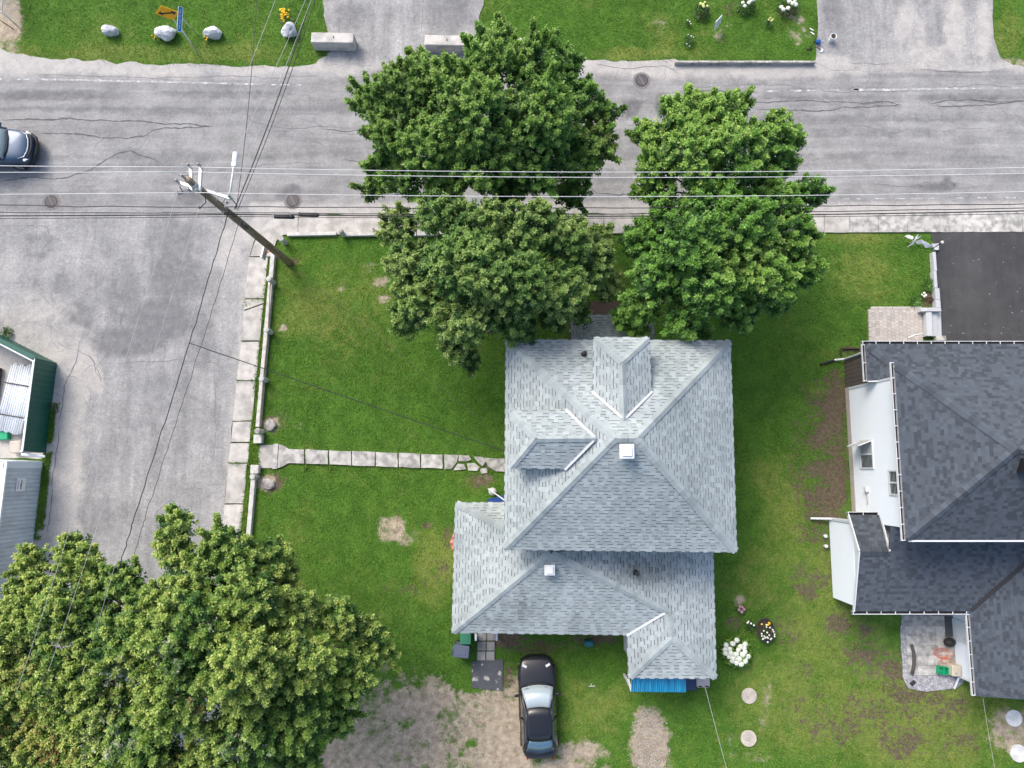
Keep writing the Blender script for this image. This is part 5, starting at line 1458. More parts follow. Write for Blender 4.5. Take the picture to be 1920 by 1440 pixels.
# lamp
ZS = 8.6
mb = MB(); la, lb = g(432, 358, ZS - .3), g(438, 312, ZS); mb.tube([onpole(ZS - .6), la, lb], .035, 8); lamp = mb.build('lamp_arm', 'galvanised', pole, True)
c = g(440, 299, ZS); d = (g(441, 286, ZS) - g(438, 312, ZS)); rz = math.atan2(d.y, d.x)
mb = MB(); mb.box(c, (.62, .20, .10), rz, bev=.03); mb.build('lamp_head', 'trim_white', lamp)
mb = MB(); mb.box(c + Vector((0, 0, .06)), (.14, .10, .03), rz); mb.build('photo_cell', 'galvanised', lamp)
c = onpole(6.0); mb = MB(); mb.box(c + Vector((.16, -.1, 0)), (.16, .22, .42), .6); mb.build('pole_box', 'hose_grey', pole)
p = onpole(2.2); mb = MB(); mb.box((p.x - .45, p.y - .18, 2.2), (.07, .52, .5), -.2); mb.build('pole_sign', 'galvanised', pole)
mb = MB(); mb.bar((p.x - .42, p.y - .18, 2.2), p, .04, .04); mb.build('sign_bracket', 'cord_orange', pole)

def catenary(p, q, sag, n=26):
    p, q = Vector(p), Vector(q)
    return [p.lerp(q, i / n) - Vector((0, 0, sag * 4 * (i / n) * (1 - i / n))) for i in range(n + 1)]
def wire(label, spans, r, mat='wire_alu', group=None, name='power_line', wav=0.0, seed=0):
    mb = MB(); rnd = random.Random(seed)
    for p, q, sag in spans:
        pts = catenary(p, q, sag, 34 if wav else 26)
        if wav: pts = [a + Vector((rnd.uniform(-wav, wav), rnd.uniform(-wav, wav), rnd.uniform(-wav, wav))) if 0 < i < len(pts) - 1 else a for i, a in enumerate(pts)]
        mb.tube(pts, r, 6)
    return tag(mb.build(name, mat, None, True), label, 'wire', group)
zt = ZA + .33
GP = 'bare lines along the road'
wire('northernmost bare line running along the road over the maples', [(g(358, 313, zt), g(2700, 288, 10.3), .95), (g(358, 313, zt), g(-1500, 268, 10.3), .5)], .0125, group=GP)
wire('middle bare line running along the road over the maples', [(g(349, 322, 10.85), g(2700, 300, 10.6), .95), (g(349, 322, 10.85), g(-1500, 300, 10.6), .4)], .0125, group=GP)
wire('southernmost bare line running along the road over the maples', [(g(366, 361, zt), g(2700, 334, 10.3), .95), (g(366, 361, zt), g(-1500, 352, 10.3), .4)], .0125, group=GP)
zc = 7.4
wire('twisted thin cable just above the black cable bundle', [(g(427, 388, 7.9), g(2700, 368, 7.8), .5), (g(427, 388, 7.9), g(-1500, 360, 7.8), .3)], .018, 'wire_black', wav=.03, seed=1)
wire('thick black cable along the sidewalk, part of the bundle', [(g(445, 402, zc), g(2700, 372, zc), .9), (g(445, 402, zc), g(-1500, 396, zc), .35)], .026, 'wire_black')
wire('thin black cable running beside the thick bundle cable', [(g(445, 399, zc + .2), g(2700, 366, zc + .2), .85), (g(445, 399, zc + .2), g(-1500, 376, zc + .2), .35)], .018, 'wire_black', wav=.02, seed=2)
wire('lowest thin cable below the black bundle', [(g(450, 406, zc - .3), g(2700, 380, zc - .3), .8), (g(450, 406, zc - .3), g(-1500, 402, zc - .3), .4)], .014, 'wire_black')
for i, (x, y) in enumerate(((533, 407), (579, 403))):
    c = g(x, y, zc - .3); cas = thing('splice_case', 'black cable splice case hanging %s' % ('nearer the pole' if i == 0 else 'farther from the pole'), 'splice case', c, -.02, 'splice cases on the cable bundle')
    mb = MB(); mb.tube([(-.42, 0, 0), (-.38, 0, 0), (.38, 0, 0), (.42, 0, 0)], [.04, .075, .075, .04], 10); mb.build('shell', 'wire_black', cas, True)
    for k in (-.3, .3):
        mb = MB(); mb.bar((k, 0, .02), (k, .02, .34), .02, .02, (0, 1, 0)); mb.build('hanger', 'galvanised', cas)
# lines leaving to the north
N_ = [('thin bare line crossing the road from the pole, leftmost of those going north', (370, 352, 9.6), (531, -40, 9.3), .008, 'wire_grey', .15),
      ('thin bare line crossing the road from the pole toward the yellow flowers', (405, 362, 9.6), (598, -60, 9.4), .008, 'wire_grey', .15),
      ('bare line crossing the road beside the black cable pair', (430, 376, 9.2), (606, -60, 9.0), .008, 'wire_grey', .15),
      ('dark cable crossing the road from the pole toward the concrete block', (440, 392, 7.6), (604, -70, 7.4), .022, 'wire_black', .3),
      ('thin dark cable crossing the road beside the dark one', (445, 394, 7.5), (612, -70, 7.3), .013, 'wire_black', .35),
      ('dark drop wire going almost straight north from the pole', (443, 392, 7.6), (484, -60, 5.0), .013, 'wire_black', .3)]
for (lb, a, b, r, m, s) in N_: wire(lb, [(g(*a), g(*b), s)], r, m, 'lines leaving the pole to the north')
S_ = [('westernmost thin bare line over the side street', (336, 350, 9.5), (140, 962, 9.0), (30, 1300, 8.8), .007, 'wire_grey', .1),
      ('second thin bare line over the side street', (372, 392, 8.4), (190, 962, 8.2), (90, 1260, 8.1), .007, 'wire_grey', .1),
      ('third thin bare line over the side street', (420, 395, 8.2), (243, 962, 7.8), (150, 1280, 7.6), .007, 'wire_grey', .1),
      ('black twisted cable sagging along the side street', (430, 392, 7.9), (254, 962, 7.4), (196, 1150, 7.2), .017, 'wire_black', .1),
      ('thin dark cable beside the twisted one over the side street', (452, 404, 7.2), (274, 962, 6.9), (215, 1160, 6.8), .010, 'wire_black', .1)]
for i, (lb, a, b, c2, r, m, s) in enumerate(S_):
    wire(lb, [(g(*a), g(*b), s), (g(*b), g(*c2), .05)], r, m, 'lines along the side street', wav=.025 if 'twisted' in lb else 0, seed=i)
wire('service cable from the side street lines to the west side of the house', [(g(354, 643, 7.0), g(946, 846, 5.3), .35)], .018, 'wire_black', name='service_cable', wav=.01)
wire('thin guy wire running over the lawn from the pole toward the house', [(g(560, 510, 1.0), g(905, 790, 5.0), .2)], .008, 'wire_black', name='guy_wire')
wire('clothesline leaving the south-east corner of the rear wing', [(g(1322, 1288, 2.6), g(1395, 1560, 3.2), .1)], .009, 'wire_grey', name='clothesline')
wire('thin line leaving the south wing of the white house', [(g(1843, 1308, 2.4), g(1890, 1560, 3.0), .1)], .006, 'wire_grey', name='clothesline')
# ------------------------------------------------------------------ vehicles
pm('car_black', (.010, .011, .016), .34, .08, 30, coat=.25, spec=.5)
pm('car_blue', (.04, .075, .13), .3, .06, 30, coat=.3, metal=.2, spec=.4)
pm('car_glass', (.012, .016, .02), .03, .0, spec=1.0, coat=1.0)
pm('car_glass_sky', (.36, .43, .46), .03, .0, spec=1.0, coat=1.0)  # whitish sky reflection painted into the base colour
pm('car_glass_sky_blue', (.06, .13, .19), .04, .0, spec=1.0, coat=1.0)  # bluish sky reflection painted into the rear glass colour
pm('car_trim', (.012, .012, .013), .55, .1, 20)
pm('lamp_clear', (.75, .76, .76), .12, .02, 20, coat=.6)
pm('lamp_red', (.30, .02, .02), .2, .05, 20, coat=.5)
pm('rim', (.45, .46, .48), .3, .05, 20, metal=.7)

def car(name, label, loc, rz, L, Wd, paint, st, gh_, roofz, glass='car_glass', rear='car_glass'):
    """st: (x, half width, shoulder z, deck z); gh_: greenhouse outline. x runs forward."""
    t = thing(name, label, 'car', loc, rz)
    # lower body: lofted cross sections
    prof = lambda w, sh, dk: [(w * .86, .20), (w * .97, .30), (w, .50), (w * .985, sh - .10), (w * .93, sh), (w * .80, dk - .01), (w * .45, dk + .012), (0, dk + .02)]
    mb = MB(); rows = []
    for (x, w, sh, dk) in st:
        h = prof(w, sh, dk); rows.append([(x, -y, z) for y, z in h] + [(x, y, z) for y, z in h[-2::-1]])
    m = len(rows[0]); vs = [p for r_ in rows for p in r_]
    fs = []
    for i in range(len(rows) - 1):
        for k in range(m - 1): fs.append((i * m + k, (i + 1) * m + k, (i + 1) * m + k + 1, i * m + k + 1))
    fs.append(tuple(range(m))); fs.append(tuple((len(rows) - 1) * m + k for k in range(m - 1, -1, -1)))
    mb.add(vs, [f[::-1] for f in fs])
    body = mb.build('body', paint, t, True, 2)
    mb = MB(); xs_ = [s_[0] for s_ in st]; mb.box(((xs_[0] + xs_[-1]) / 2, 0, .22), ((xs_[-1] - xs_[0]) * .92, Wd * .82, .16)); mb.build('underbody', 'car_trim', t)
    # greenhouse
    fb, ft, rt, rb_, wb_, wt_, zb = gh_     # x of: windscreen base, roof front, roof rear, rear glass base; half widths base/top; belt z
    def arc(x, w, bulge, z, crown, n=8):
        return [Vector((x + bulge * (1 - (k / n * 2 - 1) ** 2), w * (k / n * 2 - 1), z + crown * (1 - (k / n * 2 - 1) ** 2))) for k in range(n + 1)]
    def patch(nm, A_, B_, mat, push=0.0, mid=2, bow=.02):
        rows = []
        for j in range(mid + 1):
            f = j / mid
            rows.append([a.lerp(b, f) + Vector((0, 0, bow * 4 * f * (1 - f))) for a, b in zip(A_, B_)])
        n = len(A_); mb = MB(); mb.add([p for r_ in rows for p in r_], [(j * n + k, j * n + k + 1, (j + 1) * n + k + 1, (j + 1) * n + k) for j in range(mid) for k in range(n - 1)])
        o = mb.build(nm, mat, t, True)
        so = o.modifiers.new('thickness', 'SOLIDIFY'); so.thickness = .02; so.offset = 0
        return o
    wsb, wst = arc(fb, wb_ * .94, .14, zb + .01, .02), arc(ft, wt_ * .97, .07, roofz - .02, .02)
    patch('windscreen', wsb, wst, glass)
    rgb_, rgt = arc(rb_, wb_ * .82, -.12, zb + .03, .02), arc(rt, wt_ * .95, -.06, roofz - .02, .02)
    patch('rear_window', rgt, rgb_, rear)
    rf_, rr2 = arc(ft - .0, wt_, .07, roofz, .03), arc(rt, wt_, -.06, roofz, .03)
    patch('roof_panel', rf_, rr2, paint, mid=4, bow=.03)
    for sg in (-1, 1):
        def side(y, z, x0, x1, n=6): return [Vector((x0 + (x1 - x0) * k / n, sg * y, z)) for k in range(n + 1)]
        bs = side(wb_ * 1.0, zb, fb - .12, rb_ + .12); tp = side(wt_ * 1.02, roofz - .03, ft - .06, rt + .06)
        patch('side_window', bs, tp, 'car_glass', mid=2, bow=0.0)
        # pillars
        mb = MB(); mb.tube([(fb + .02, sg * wb_ * .97, zb), (ft + .02, sg * wt_ * 1.0, roofz - .005)], .038, 6); mb.tube([(rb_ - .02, sg * wb_ * .92, zb + .02), (rt - .0, sg * wt_ * 1.0, roofz - .005)], .05, 6)
        mb.tube([(ft, sg * wt_ * 1.01, roofz), (rt, sg * wt_ * 1.01, roofz)], .032, 6); mb.build('pillar', paint, t, True)
        mb = MB(); xm = (fb + rt) / 2 - .15; mb.tube([(xm - .05, sg * (wb_ + .015), zb), (xm - .18, sg * (wt_ + .03), roofz - .02)], .03, 6); mb.build('centre_pillar', 'car_trim', t, True)
        mb = MB(); mb.box((fb - .28, sg * (Wd / 2 + .09), zb + .10), (.12, .20, .13), bev=.03); mo = mb.build('mirror', paint, t)
        mb = MB(); mb.bar((fb - .24, sg * (wb_ * .98), zb + .04), (fb - .26, sg * (Wd / 2 + .02), zb + .07), .05, .04); mb.build('mirror_arm', 'car_trim', mo)
    for sx in (st[0][0] + L * .175, st[-1][0] - L * .18):
        for sg in (-1, 1):
            w = thing('wheel', None, None); w.parent = t; w.location = (sx, sg * (Wd / 2 - .10), .33)
            mb = MB(); n = 24; ring = [(.33 * math.cos(a), 0, .33 * math.sin(a)) for a in np.linspace(0, 2 * math.pi, n + 1)]
            for (y0, y1, r0) in ((-.11, .11, 0),):
                vs = []; 
                for a in np.linspace(0, 2 * math.pi, n, endpoint=False):
                    for (rr_, yy) in ((.21, -.11), (.31, -.11), (.33, -.08), (.33, .08), (.31, .11), (.21, .11)): vs.append((rr_ * math.cos(a), yy, rr_ * math.sin(a)))
                mb.add(vs, [(6 * i + k, 6 * ((i + 1) % n) + k, 6 * ((i + 1) % n) + (k + 1) % 6, 6 * i + (k + 1) % 6) for i in range(n) for k in range(6)])
            mb.build('tyre', 'rubber', w, True)
            mb = MB(); vs = [(0, sg * .085, 0)] + [(.215 * math.cos(a), sg * .09, .215 * math.sin(a)) for a in np.linspace(0, 2 * math.pi, n, endpoint=False)]
            mb.add(vs, [(0, 1 + i, 1 + (i + 1) % n) for i in range(n)])
            for k in range(5): a = k * 2 * math.pi / 5; mb.bar((0, sg * .10, 0), (.2 * math.cos(a), sg * .105, .2 * math.sin(a)), .05, .02, (0, 1, 0))
            mb.build('rim', 'rim', w)
    return t

coupe_st = [(-2.26, .52, .62, .70), (-2.20, .66, .78, .88), (-2.02, .78, .86, .97), (-1.65, .85, .89, 1.0), (-1.1, .875, .89, 1.0), (-.3, .88, .87, .96), (.4, .88, .86, .93), (.95, .875, .84, .90), (1.5, .86, .79, .84), (1.9, .80, .72, .76), (2.14, .68, .64, .67), (2.26, .48, .52, .56)]
cc = g(1009, 1326, .7)
coupe = car('parked_car', 'black two-door car parked on the worn ground behind the house', (cc.x, cc.y, -.02), R(92.5), 4.52, 1.76, 'car_black', coupe_st, (.92, .14, -1.22, -1.82, .80, .56, .92), 1.34, 'car_glass_sky', rear='car_glass_sky_blue')
for sg in (-1, 1):
    mb = MB(); mb.box((1.86, sg * .54, .775), (.11, .22, .05), 0, bev=.015, mat=Matrix.Rotation(sg * -.5, 4, 'Z') @ Matrix.Rotation(.22, 4, 'Y')); mb.build('headlight', 'lamp_clear', coupe)
    mb = MB(); mb.box((-2.17, sg * .52, .80), (.06, .26, .12), sg * .25, bev=.02); mb.build('tail_light', 'lamp_red', coupe)
    for (x0, x1) in ((.75, -.55),):
        mb = MB(); mb.tube([(x0, sg * .868, .60), (x1, sg * .884, .62)], .012, 5); mb.build('door_strip', 'car_trim', coupe)
for (y0, y1) in ((-.45, .05), (.1, .6)):
    mb = MB(); mb.tube([(.97, y0, .985), (.90, y1, 1.0)], .012, 5); mb.build('wiper', 'car_trim', coupe)
mb = MB(); mb.tube([(-1.88, -.62, 1.005), (-1.95, 0, 1.015), (-1.88, .62, 1.005)], .010, 5); mb.build('boot_seam', 'car_trim', coupe, True)
mb = MB(); mb.tube([(1.0, -.70, .93), (1.10, -.35, .955), (1.13, 0, .96), (1.10, .35, .955), (1.0, .70, .93)], .03, 6); mb.build('cowl', 'car_trim', coupe, True)
mb = MB(); mb.tube([(2.02, -.55, .64), (2.19, -.25, .65), (2.225, 0, .655), (2.19, .25, .65), (2.02, .55, .64)], .035, 6); mb.build('grille', 'car_trim', coupe, True)
suv_st = [(-2.3, .60, .8, .95), (-2.2, .78, .95, 1.05), (-1.9, .88, 1.02, 1.10), (-1.0, .92, 1.03, 1.10), (.2, .92, 1.02, 1.10), (.9, .915, 1.0, 1.09), (1.3, .90, .97, 1.06), (1.75, .86, .90, 1.0), (2.05, .76, .80, .90), (2.2, .62, .68, .76)]
cs = g(-26, 272, .9)
suv = car('car', 'blue sport utility vehicle entering from the left along the road', (cs.x, cs.y, .0), R(-1), 4.5, 1.84, 'car_blue', suv_st, (1.05, .45, -1.7, -2.05, .86, .66, 1.06), 1.64, 'car_glass_sky')
suv.name = 'moving_car'
mb = MB(); mb.tube([(1.98, -.72, .80), (2.14, -.55, .84), (2.24, -.25, .86), (2.265, 0, .86), (2.24, .25, .86), (2.14, .55, .84), (1.98, .72, .80)], .05, 8); mb.build('grille', 'car_trim', suv, True)
mb = MB(); mb.tube([(1.95, -.78, .52), (2.2, -.58, .52), (2.31, -.25, .52), (2.33, 0, .52), (2.31, .25, .52), (2.2, .58, .52), (1.95, .78, .52)], .10, 8); mb.build('bumper', 'car_trim', suv, True)
mb = MB(); mb.tube([(1.72, -.72, .985), (1.98, -.60, .93), (2.10, -.3, .92), (2.13, 0, .92), (2.10, .3, .92), (1.98, .60, .93), (1.72, .72, .985)], .022, 6); mb.build('chrome_strip', 'rim', suv, True)
for sg in (-1, 1):
    mb = MB(); mb.box((1.98, sg * .66, .82), (.26, .22, .08), 0, bev=.03, mat=Matrix.Rotation(sg * -.7, 4, 'Z') @ Matrix.Rotation(.2, 4, 'Y')); mb.build('headlight', 'lamp_clear', suv)
mb = MB(); mb.tube([(1.1, -.70, 1.09), (1.2, -.35, 1.115), (1.22, 0, 1.12), (1.2, .35, 1.115), (1.1, .70, 1.09)], .035, 6); mb.build('cowl', 'car_trim', suv, True)
# ------------------------------------------------------------------ storage yard at the left edge
pm('green_metal', (.006, .085, .06), .45, .12, 3, spec=.5)
pm('container_grey', (.60, .64, .68), .55, .06, 2, (.50, .54, .57), stretch=(1, 3, 1))
pm('container_white', (.72, .77, .80), .5, .04, 3)
pm('pvc', (.70, .74, .79), .4, .05, 4, tone=True)
pm('sign_white', (.78, .80, .82), .4, .02, 3); pm('ink', (.02, .02, .025), .5, .05, 9); pm('ink_grey', (.35, .36, .4), .5, .05, 9)
def corrug(mb, a, b, z0, z1, nrm, pitch=.2, depth=.03):
    a, b, nrm = Vector(a), Vector(b), Vector(nrm); L = (b - a).length; n = int(L / pitch)
    top = []; pr = ((0, 0), (.35, 0), (.5, 1), (.85, 1))
    xs = [(i + f) / n for i in range(n) for f, _ in pr] + [1.0]; hs = [h for i in range(n) for _, h in pr] + [0]
    vs = []
    for x, h in zip(xs, hs):
        p = a.lerp(b, x) + nrm * depth * h; vs += [(p.x, p.y, z0), (p.x, p.y, z1)]
    mb.add(vs, [(2 * i, 2 * i + 2, 2 * i + 3, 2 * i + 1) for i in range(len(xs) - 1)])
fe = thing('metal_fence', 'dark green sheet metal fence around the pipe store', 'fence')
FH = 1.65
ea, eb = g(107, 681, 0), g(86, 848, 0)
mb = MB(); corrug(mb, ea, eb, 0, FH, (1, 0, 0), .25, .012); mb.build('fence_panel', 'green_metal', fe)
na, nb2 = Vector((ea.x, ea.y, 0)), g(-40, 606, 0)
mb = MB(); corrug(mb, nb2, na, 0, FH, (0, 1, 0), .25, .012); mb.bar((nb2.x, nb2.y - .03, FH / 2), (na.x, na.y - .03, FH / 2), .02, FH); mb.build('fence_panel', 'green_metal', fe)
mb = MB(); mb.bar((ea.x - .05, ea.y, FH / 2), (eb.x - .05, eb.y, FH / 2), .02, FH); mb.build('fence_lining', 'container_grey', fe)
mb = MB(); mb.bar((ea.x - .03, ea.y, FH + .015), (eb.x - .03, eb.y, FH + .015), .09, .03); mb.build('fence_cap', 'container_white', fe)
mb = MB(); mb.bar((na.x, na.y - .02, FH + .015), (nb2.x, nb2.y - .02, FH + .015), .22, .03); mb.build('fence_cap', 'green_metal', fe)
mb = MB(); mb.bar((na.x - .05, na.y - .16, FH + .005), (nb2.x, nb2.y - .16, FH + .005), .06, .03); mb.build('fence_trim', 'container_white', fe)
for t in (.0, .33, .66, 1.0):
    p = ea.lerp(eb, t); mb = MB(); mb.box((p.x - .11, p.y, FH / 2), (.08, .08, FH)); mb.build('fence_post', 'galvanised', fe)
mb = MB(); a_, b_ = g(40, 852, 1.2), g(84, 856, .9); mb.tube([a_, b_], .06, 8); mb.build('end_rail', 'container_white', fe)
# bundle of white pipes
pbd = thing('pipe_bundle', 'strapped bundle of white plastic pipes inside the green fence', 'pipes')
c0, c1 = g(52, 690, .8), g(22, 808, .8)
dr_ = (c0 - c1).normalized(); sd_ = Vector((dr_.y, -dr_.x, 0))
rnd = random.Random(6)
for j in range(4):
    for k in range(12):
        off = sd_ * (.105 - k * .11 + (j % 2) * .05) + Vector((0, 0, .12 + j * .098 - .0)); e0 = rnd.uniform(-.12, .12)
        a_ = Vector((c1.x, c1.y, 0)) + off - dr_ * (.1 + e0 * .6); b_ = Vector((c0.x, c0.y, 0)) + off + dr_ * (.1 + e0)
        mb = MB(); mb.tube([a_, b_], .052, 8, True, rnd.uniform(.85, 1.08)); mb.build('pipe', 'pvc', pbd, True, tone=True)
for f in (.22, .72):
    p = Vector((c1.x, c1.y, 0)).lerp(Vector((c0.x, c0.y, 0)), f); mb = MB(); mb.bar(p + sd_ * .22 + Vector((0, 0, .49)), p - sd_ * 1.25 + Vector((0, 0, .49)), .06, .03); mb.build('strap', 'hose_grey', pbd)
for f in (.1, .88):
    p = Vector((c1.x, c1.y, 0)).lerp(Vector((c0.x, c0.y, 0)), f); mb = MB(); mb.bar(p + sd_ * .22 + Vector((0, 0, .03)), p - sd_ * 1.25 + Vector((0, 0, .03)), .1, .07); mb.build('timber', 'wood_brown', pbd)
lb = thing('lumber_stack', 'dark weathered timbers stacked beside the white pipes', 'timber')
for k in range(6):
    p = g(3 + (k % 3) * 1.5 - 4, 690, .2); q = g(-8 + (k % 3) * 1.5 - 4, 760, .2); mb = MB(); mb.bar((p.x - (k % 3) * .14, p.y, .12 + .12 * (k // 3)), (q.x - (k % 3) * .14, q.y, .12 + .12 * (k // 3)), .12, .1); mb.build('timber', 'wood_brown', lb)
c = g(34, 838, .2); mb = MB(); mb.box((c.x, c.y, .22), (.55, .6, .44), .05, bev=.04); o = mb.build('concrete_block', 'foundation'); tag(o, 'pale concrete block between the pipe bundle and the grey container', 'block')
c = g(5, 815, .2); mb = MB(); mb.box((c.x, c.y, .15), (.6, .5, .3), .05, bev=.03); o = mb.build('plastic_tray', 'crate_green'); tag(o, 'green tray at the foot of the white pipe bundle', 'tray')
# grey container
ct = thing('container', 'ribbed grey metal container with a white sign at the left edge', 'container')
CH = 2.6
ka, kb = g(80, 868, 0), g(28, 1300, 0)
dk = (kb - ka).normalized(); nk = Vector((-dk.y, dk.x, 0))
if nk.x < 0: nk = -nk
mb = MB(); corrug(mb, ka, kb, .12, CH, nk, .19, .035); mb.build('ribbed_wall', 'container_grey', ct)
mb = MB(); mb.bar(ka + Vector((0, 0, .06)) - nk * .02, kb + Vector((0, 0, .06)) - nk * .02, .10, .12); mb.build('base_rail', 'container_grey', ct)
bk = -nk * 6
mb = MB(); mb.prism([tuple((ka - nk * .03)[:2]), tuple((kb - nk * .03)[:2]), tuple((kb + bk)[:2]), tuple((ka + bk)[:2])], 0, CH); mb.build('shell', 'container_white', ct)
mb = MB(); n = 60
for i in range(n):
    p = ka.lerp(kb, (i + .5) / n); mb.bar(p - nk * .05 + Vector((0, 0, CH + .012)), p - nk * 5.9 + Vector((0, 0, CH + .012)), .09, .025)
tag(mb.build('roof_rib', 'container_white', ct), kind='stuff')
mb = MB(); mb.bar(ka + nk * .04 + Vector((0, 0, CH - .03)) , kb + nk * .04 + Vector((0, 0, CH - .03)), .12, .09); mb.build('top_rail', 'container_white', ct)
mb = MB(); p = ka - dk * .02; mb.box(p + Vector((0, 0, CH / 2)) - nk * .02 + dk * .12, (.14, .34, CH), math.atan2(nk.y, nk.x), bev=.02); mb.build('corner_post', 'container_white', ct)
mb = MB(); p2 = ka - dk * .06; mb.bar(p2 + Vector((0, 0, 1.1)), p2 - nk * 5 + Vector((0, 0, 1.1)), .06, 2.2); mb.build('end_wall', 'container_white', ct)
sp = ka.lerp(kb, .095); rzk = math.atan2(dk.y, dk.x)
sg_ = thing('company_sign', 'white sign with a black zigzag mark on the grey container', 'sign')
sc_ = sp + nk * .055 + Vector((0, 0, 1.45))
mb = MB(); mb.bar(sc_ - dk * .30, sc_ + dk * .30, .02, .62); mb.build('board', 'sign_white', sg_)
def zz(pts, w, m):
    mb = MB(); P3 = [sc_ + nk * .013 + dk * u_ + Vector((0, 0, v_)) for u_, v_ in pts]
    for a_, b_ in zip(P3[:-1], P3[1:]): mb.bar(a_, b_, .004, w, Vector((0, 0, 1)))
    mb.build('mark', m, sg_)
zz([(-.22, .0), (-.10, -.06), (-.02, .03)], .05, 'ink'); zz([(-.04, .05), (.04, -.04), (.10, .02), (.2, -.03)], .06, 'ink')
zz([(-.2, .22), (.2, .22)], .025, 'ink_grey'); zz([(-.2, .16), (.12, .16)], .02, 'ink_grey')

# ------------------------------------------------------------------ low fence of concrete posts round the lawn
pm('post_concrete', (.55, .54, .51), .9, .1, 6, (.42, .41, .39), .4, 60)
lw = thing('lawn_curb', 'low weathered concrete curb between sidewalk and lawn', 'curb')
def cx(v): return 511 - 42 * (v - 480) / 480.0
for (v0, v1) in ((462, 520), (526, 614), (621, 707), (714, 800), (900, 965), (965, 1060), (1060, 1160), (1160, 1280)):
    a_, b_ = g(cx(v0), v0, .25), g(cx(v1), v1, .25); mb = MB(); mb.bar((a_.x, a_.y, .11), (b_.x, b_.y, .11), .2, .30); mb.build('curb_block', 'post_concrete', lw)
for (u0, u1) in ((538, 630), (645, 740), (745, 840)):
    a_, b_ = g(u0, 439, .2), g(u1, 437, .2); mb = MB(); mb.bar((a_.x, a_.y, .08), (b_.x, b_.y, .08), .17, .24); mb.build('curb_block', 'post_concrete', lw)
posts = [(504, 523, 'beside the utility pole'), (499, 618, 'third from the road corner'), (490, 710, 'where the service cable crosses the curb'), (482, 808, 'just north of the garden path'), (473, 894, 'just south of the garden path'),
         (527, 447, 'at the road corner of the lawn'), (638, 432, 'on the road side of the lawn')]
for (u, v, w) in posts:
    c = g(u, v, .72); t = thing('concrete_post', 'round concrete fence post ' + w, 'post', (c.x, c.y, 0), 0, 'round concrete posts along the lawn')
    mb = MB(); mb.lathe((0, 0, 0), [(.125, -.05), (.12, .62), (.115, .64)], 18); mb.build('shaft', 'post_concrete', t)
    mb = MB(); mb.lathe((0, 0, .64), [(.14, 0), (.145, .05), (.12, .09), (.04, .105)], 18); mb.build('cap', 'concrete_pale', t, tone=True)
for (u, v, w) in ((483, 823, 'north'), (477, 880, 'south')):
    c = g(u, v, .32); mb = MB(); mb.box((c.x, c.y, .16), (.40, .42, .34), 0, bev=.02); o = mb.build('gate_pillar', 'post_concrete'); tag(o, 'square concrete gate block on the %s side of the garden path' % w, 'gate block', 'square blocks at the path entrance')
pm('pipe_rust', (.20, .13, .09), .8, .2, 8)
for i, (a_, b_) in enumerate((((504, 523), (499, 618)), ((499, 618), (490, 710)), ((490, 710), (482, 808)))):
    p, q = g(*a_, .72), g(*b_, .72); mb = MB(); mb.tube([(p.x, p.y, .45), (q.x, q.y, .45)], .022, 6); mb.build('rail_pipe', 'pipe_rust', lw)

# ------------------------------------------------------------------ boulders, blocks, signs on the north verge
pm('rock_white', (.62, .63, .64), .85, .18, 5, (.40, .42, .45), .7, 18)
pm('rock_grey', (.36, .34, .32), .9, .2, 5, (.24, .22, .2), .7, 18)
def rock(name, px_, py_, sx, sy, sz, seed, mat, label, group=None, rz=0, cat='boulder'):
    import bmesh
    bm = bmesh.new(); bmesh.ops.create_icosphere(bm, subdivisions=3, radius=1)
    rg = random.Random(seed)
    cuts = [(Vector((rg.gauss(0, 1), rg.gauss(0, 1), rg.gauss(0, .7))).normalized(), rg.uniform(.62, .9)) for _ in range(14)]
    for v in bm.verts:
        for n_, d_ in cuts:
            k = v.co.dot(n_)
            if k > d_: v.co -= n_ * (k - d_) * .92
        v.co += v.co.normalized() * (float(fbm(np.array([v.co.x * 3 + seed]), np.array([v.co.y * 3 + v.co.z * 2]), seed)[0]) - .5) * .22
    for v in bm.verts: v.co = Vector((v.co.x * sx, v.co.y * sy, v.co.z * sz))
    me = bpy.data.meshes.new(name); bm.to_mesh(me); bm.free()
    c = g(px_, py_, sz * .5); o = link(name, me, mat); o.location = (c.x, c.y, sz * .55); o.rotation_euler = (0, 0, rz)
    return tag(o, label, cat, group)
GB = 'white boulders on the north verge'
rock('boulder', 208, 58, .45, .34, .36, 1, 'rock_white', 'small blocky white boulder, farthest left on the north verge', GB)
rock('boulder', 312, 63, .64, .40, .42, 2, 'rock_white', 'widest white boulder, beneath the yellow arrow sign', GB)
rock('boulder', 400, 62, .58, .36, .38, 3, 'rock_white', 'pointed white boulder right of the sign posts', GB, .1)
rock('boulder', 542, 58, .47, .45, .46, 4, 'rock_white', 'round white boulder beneath the yellow flowers', GB)
rock('boulder', 886, 90, .30, .42, .42, 5, 'rock_white', 'white boulder half hidden by the maple, beside the concrete block', GB)
rock('boulder', 976, 86, .34, .36, .38, 6, 'rock_white', 'white boulder half hidden by the maple, on the grass edge', GB)
for i, (u, v, a_, b_) in enumerate(((508, 797, .32, .3), (502, 906, .36, .32))):
    rock('flat_stone', u, v, a_, b_, .14, 20 + i, 'rock_grey', 'flat grey stone sunk in bare soil %s of the garden path' % ('north' if i == 0 else 'south'), 'stones by the path entrance', cat='stone')
pm('block_concrete', (.52, .50, .47), .95, .14, 3, (.38, .37, .35), .6, 40)
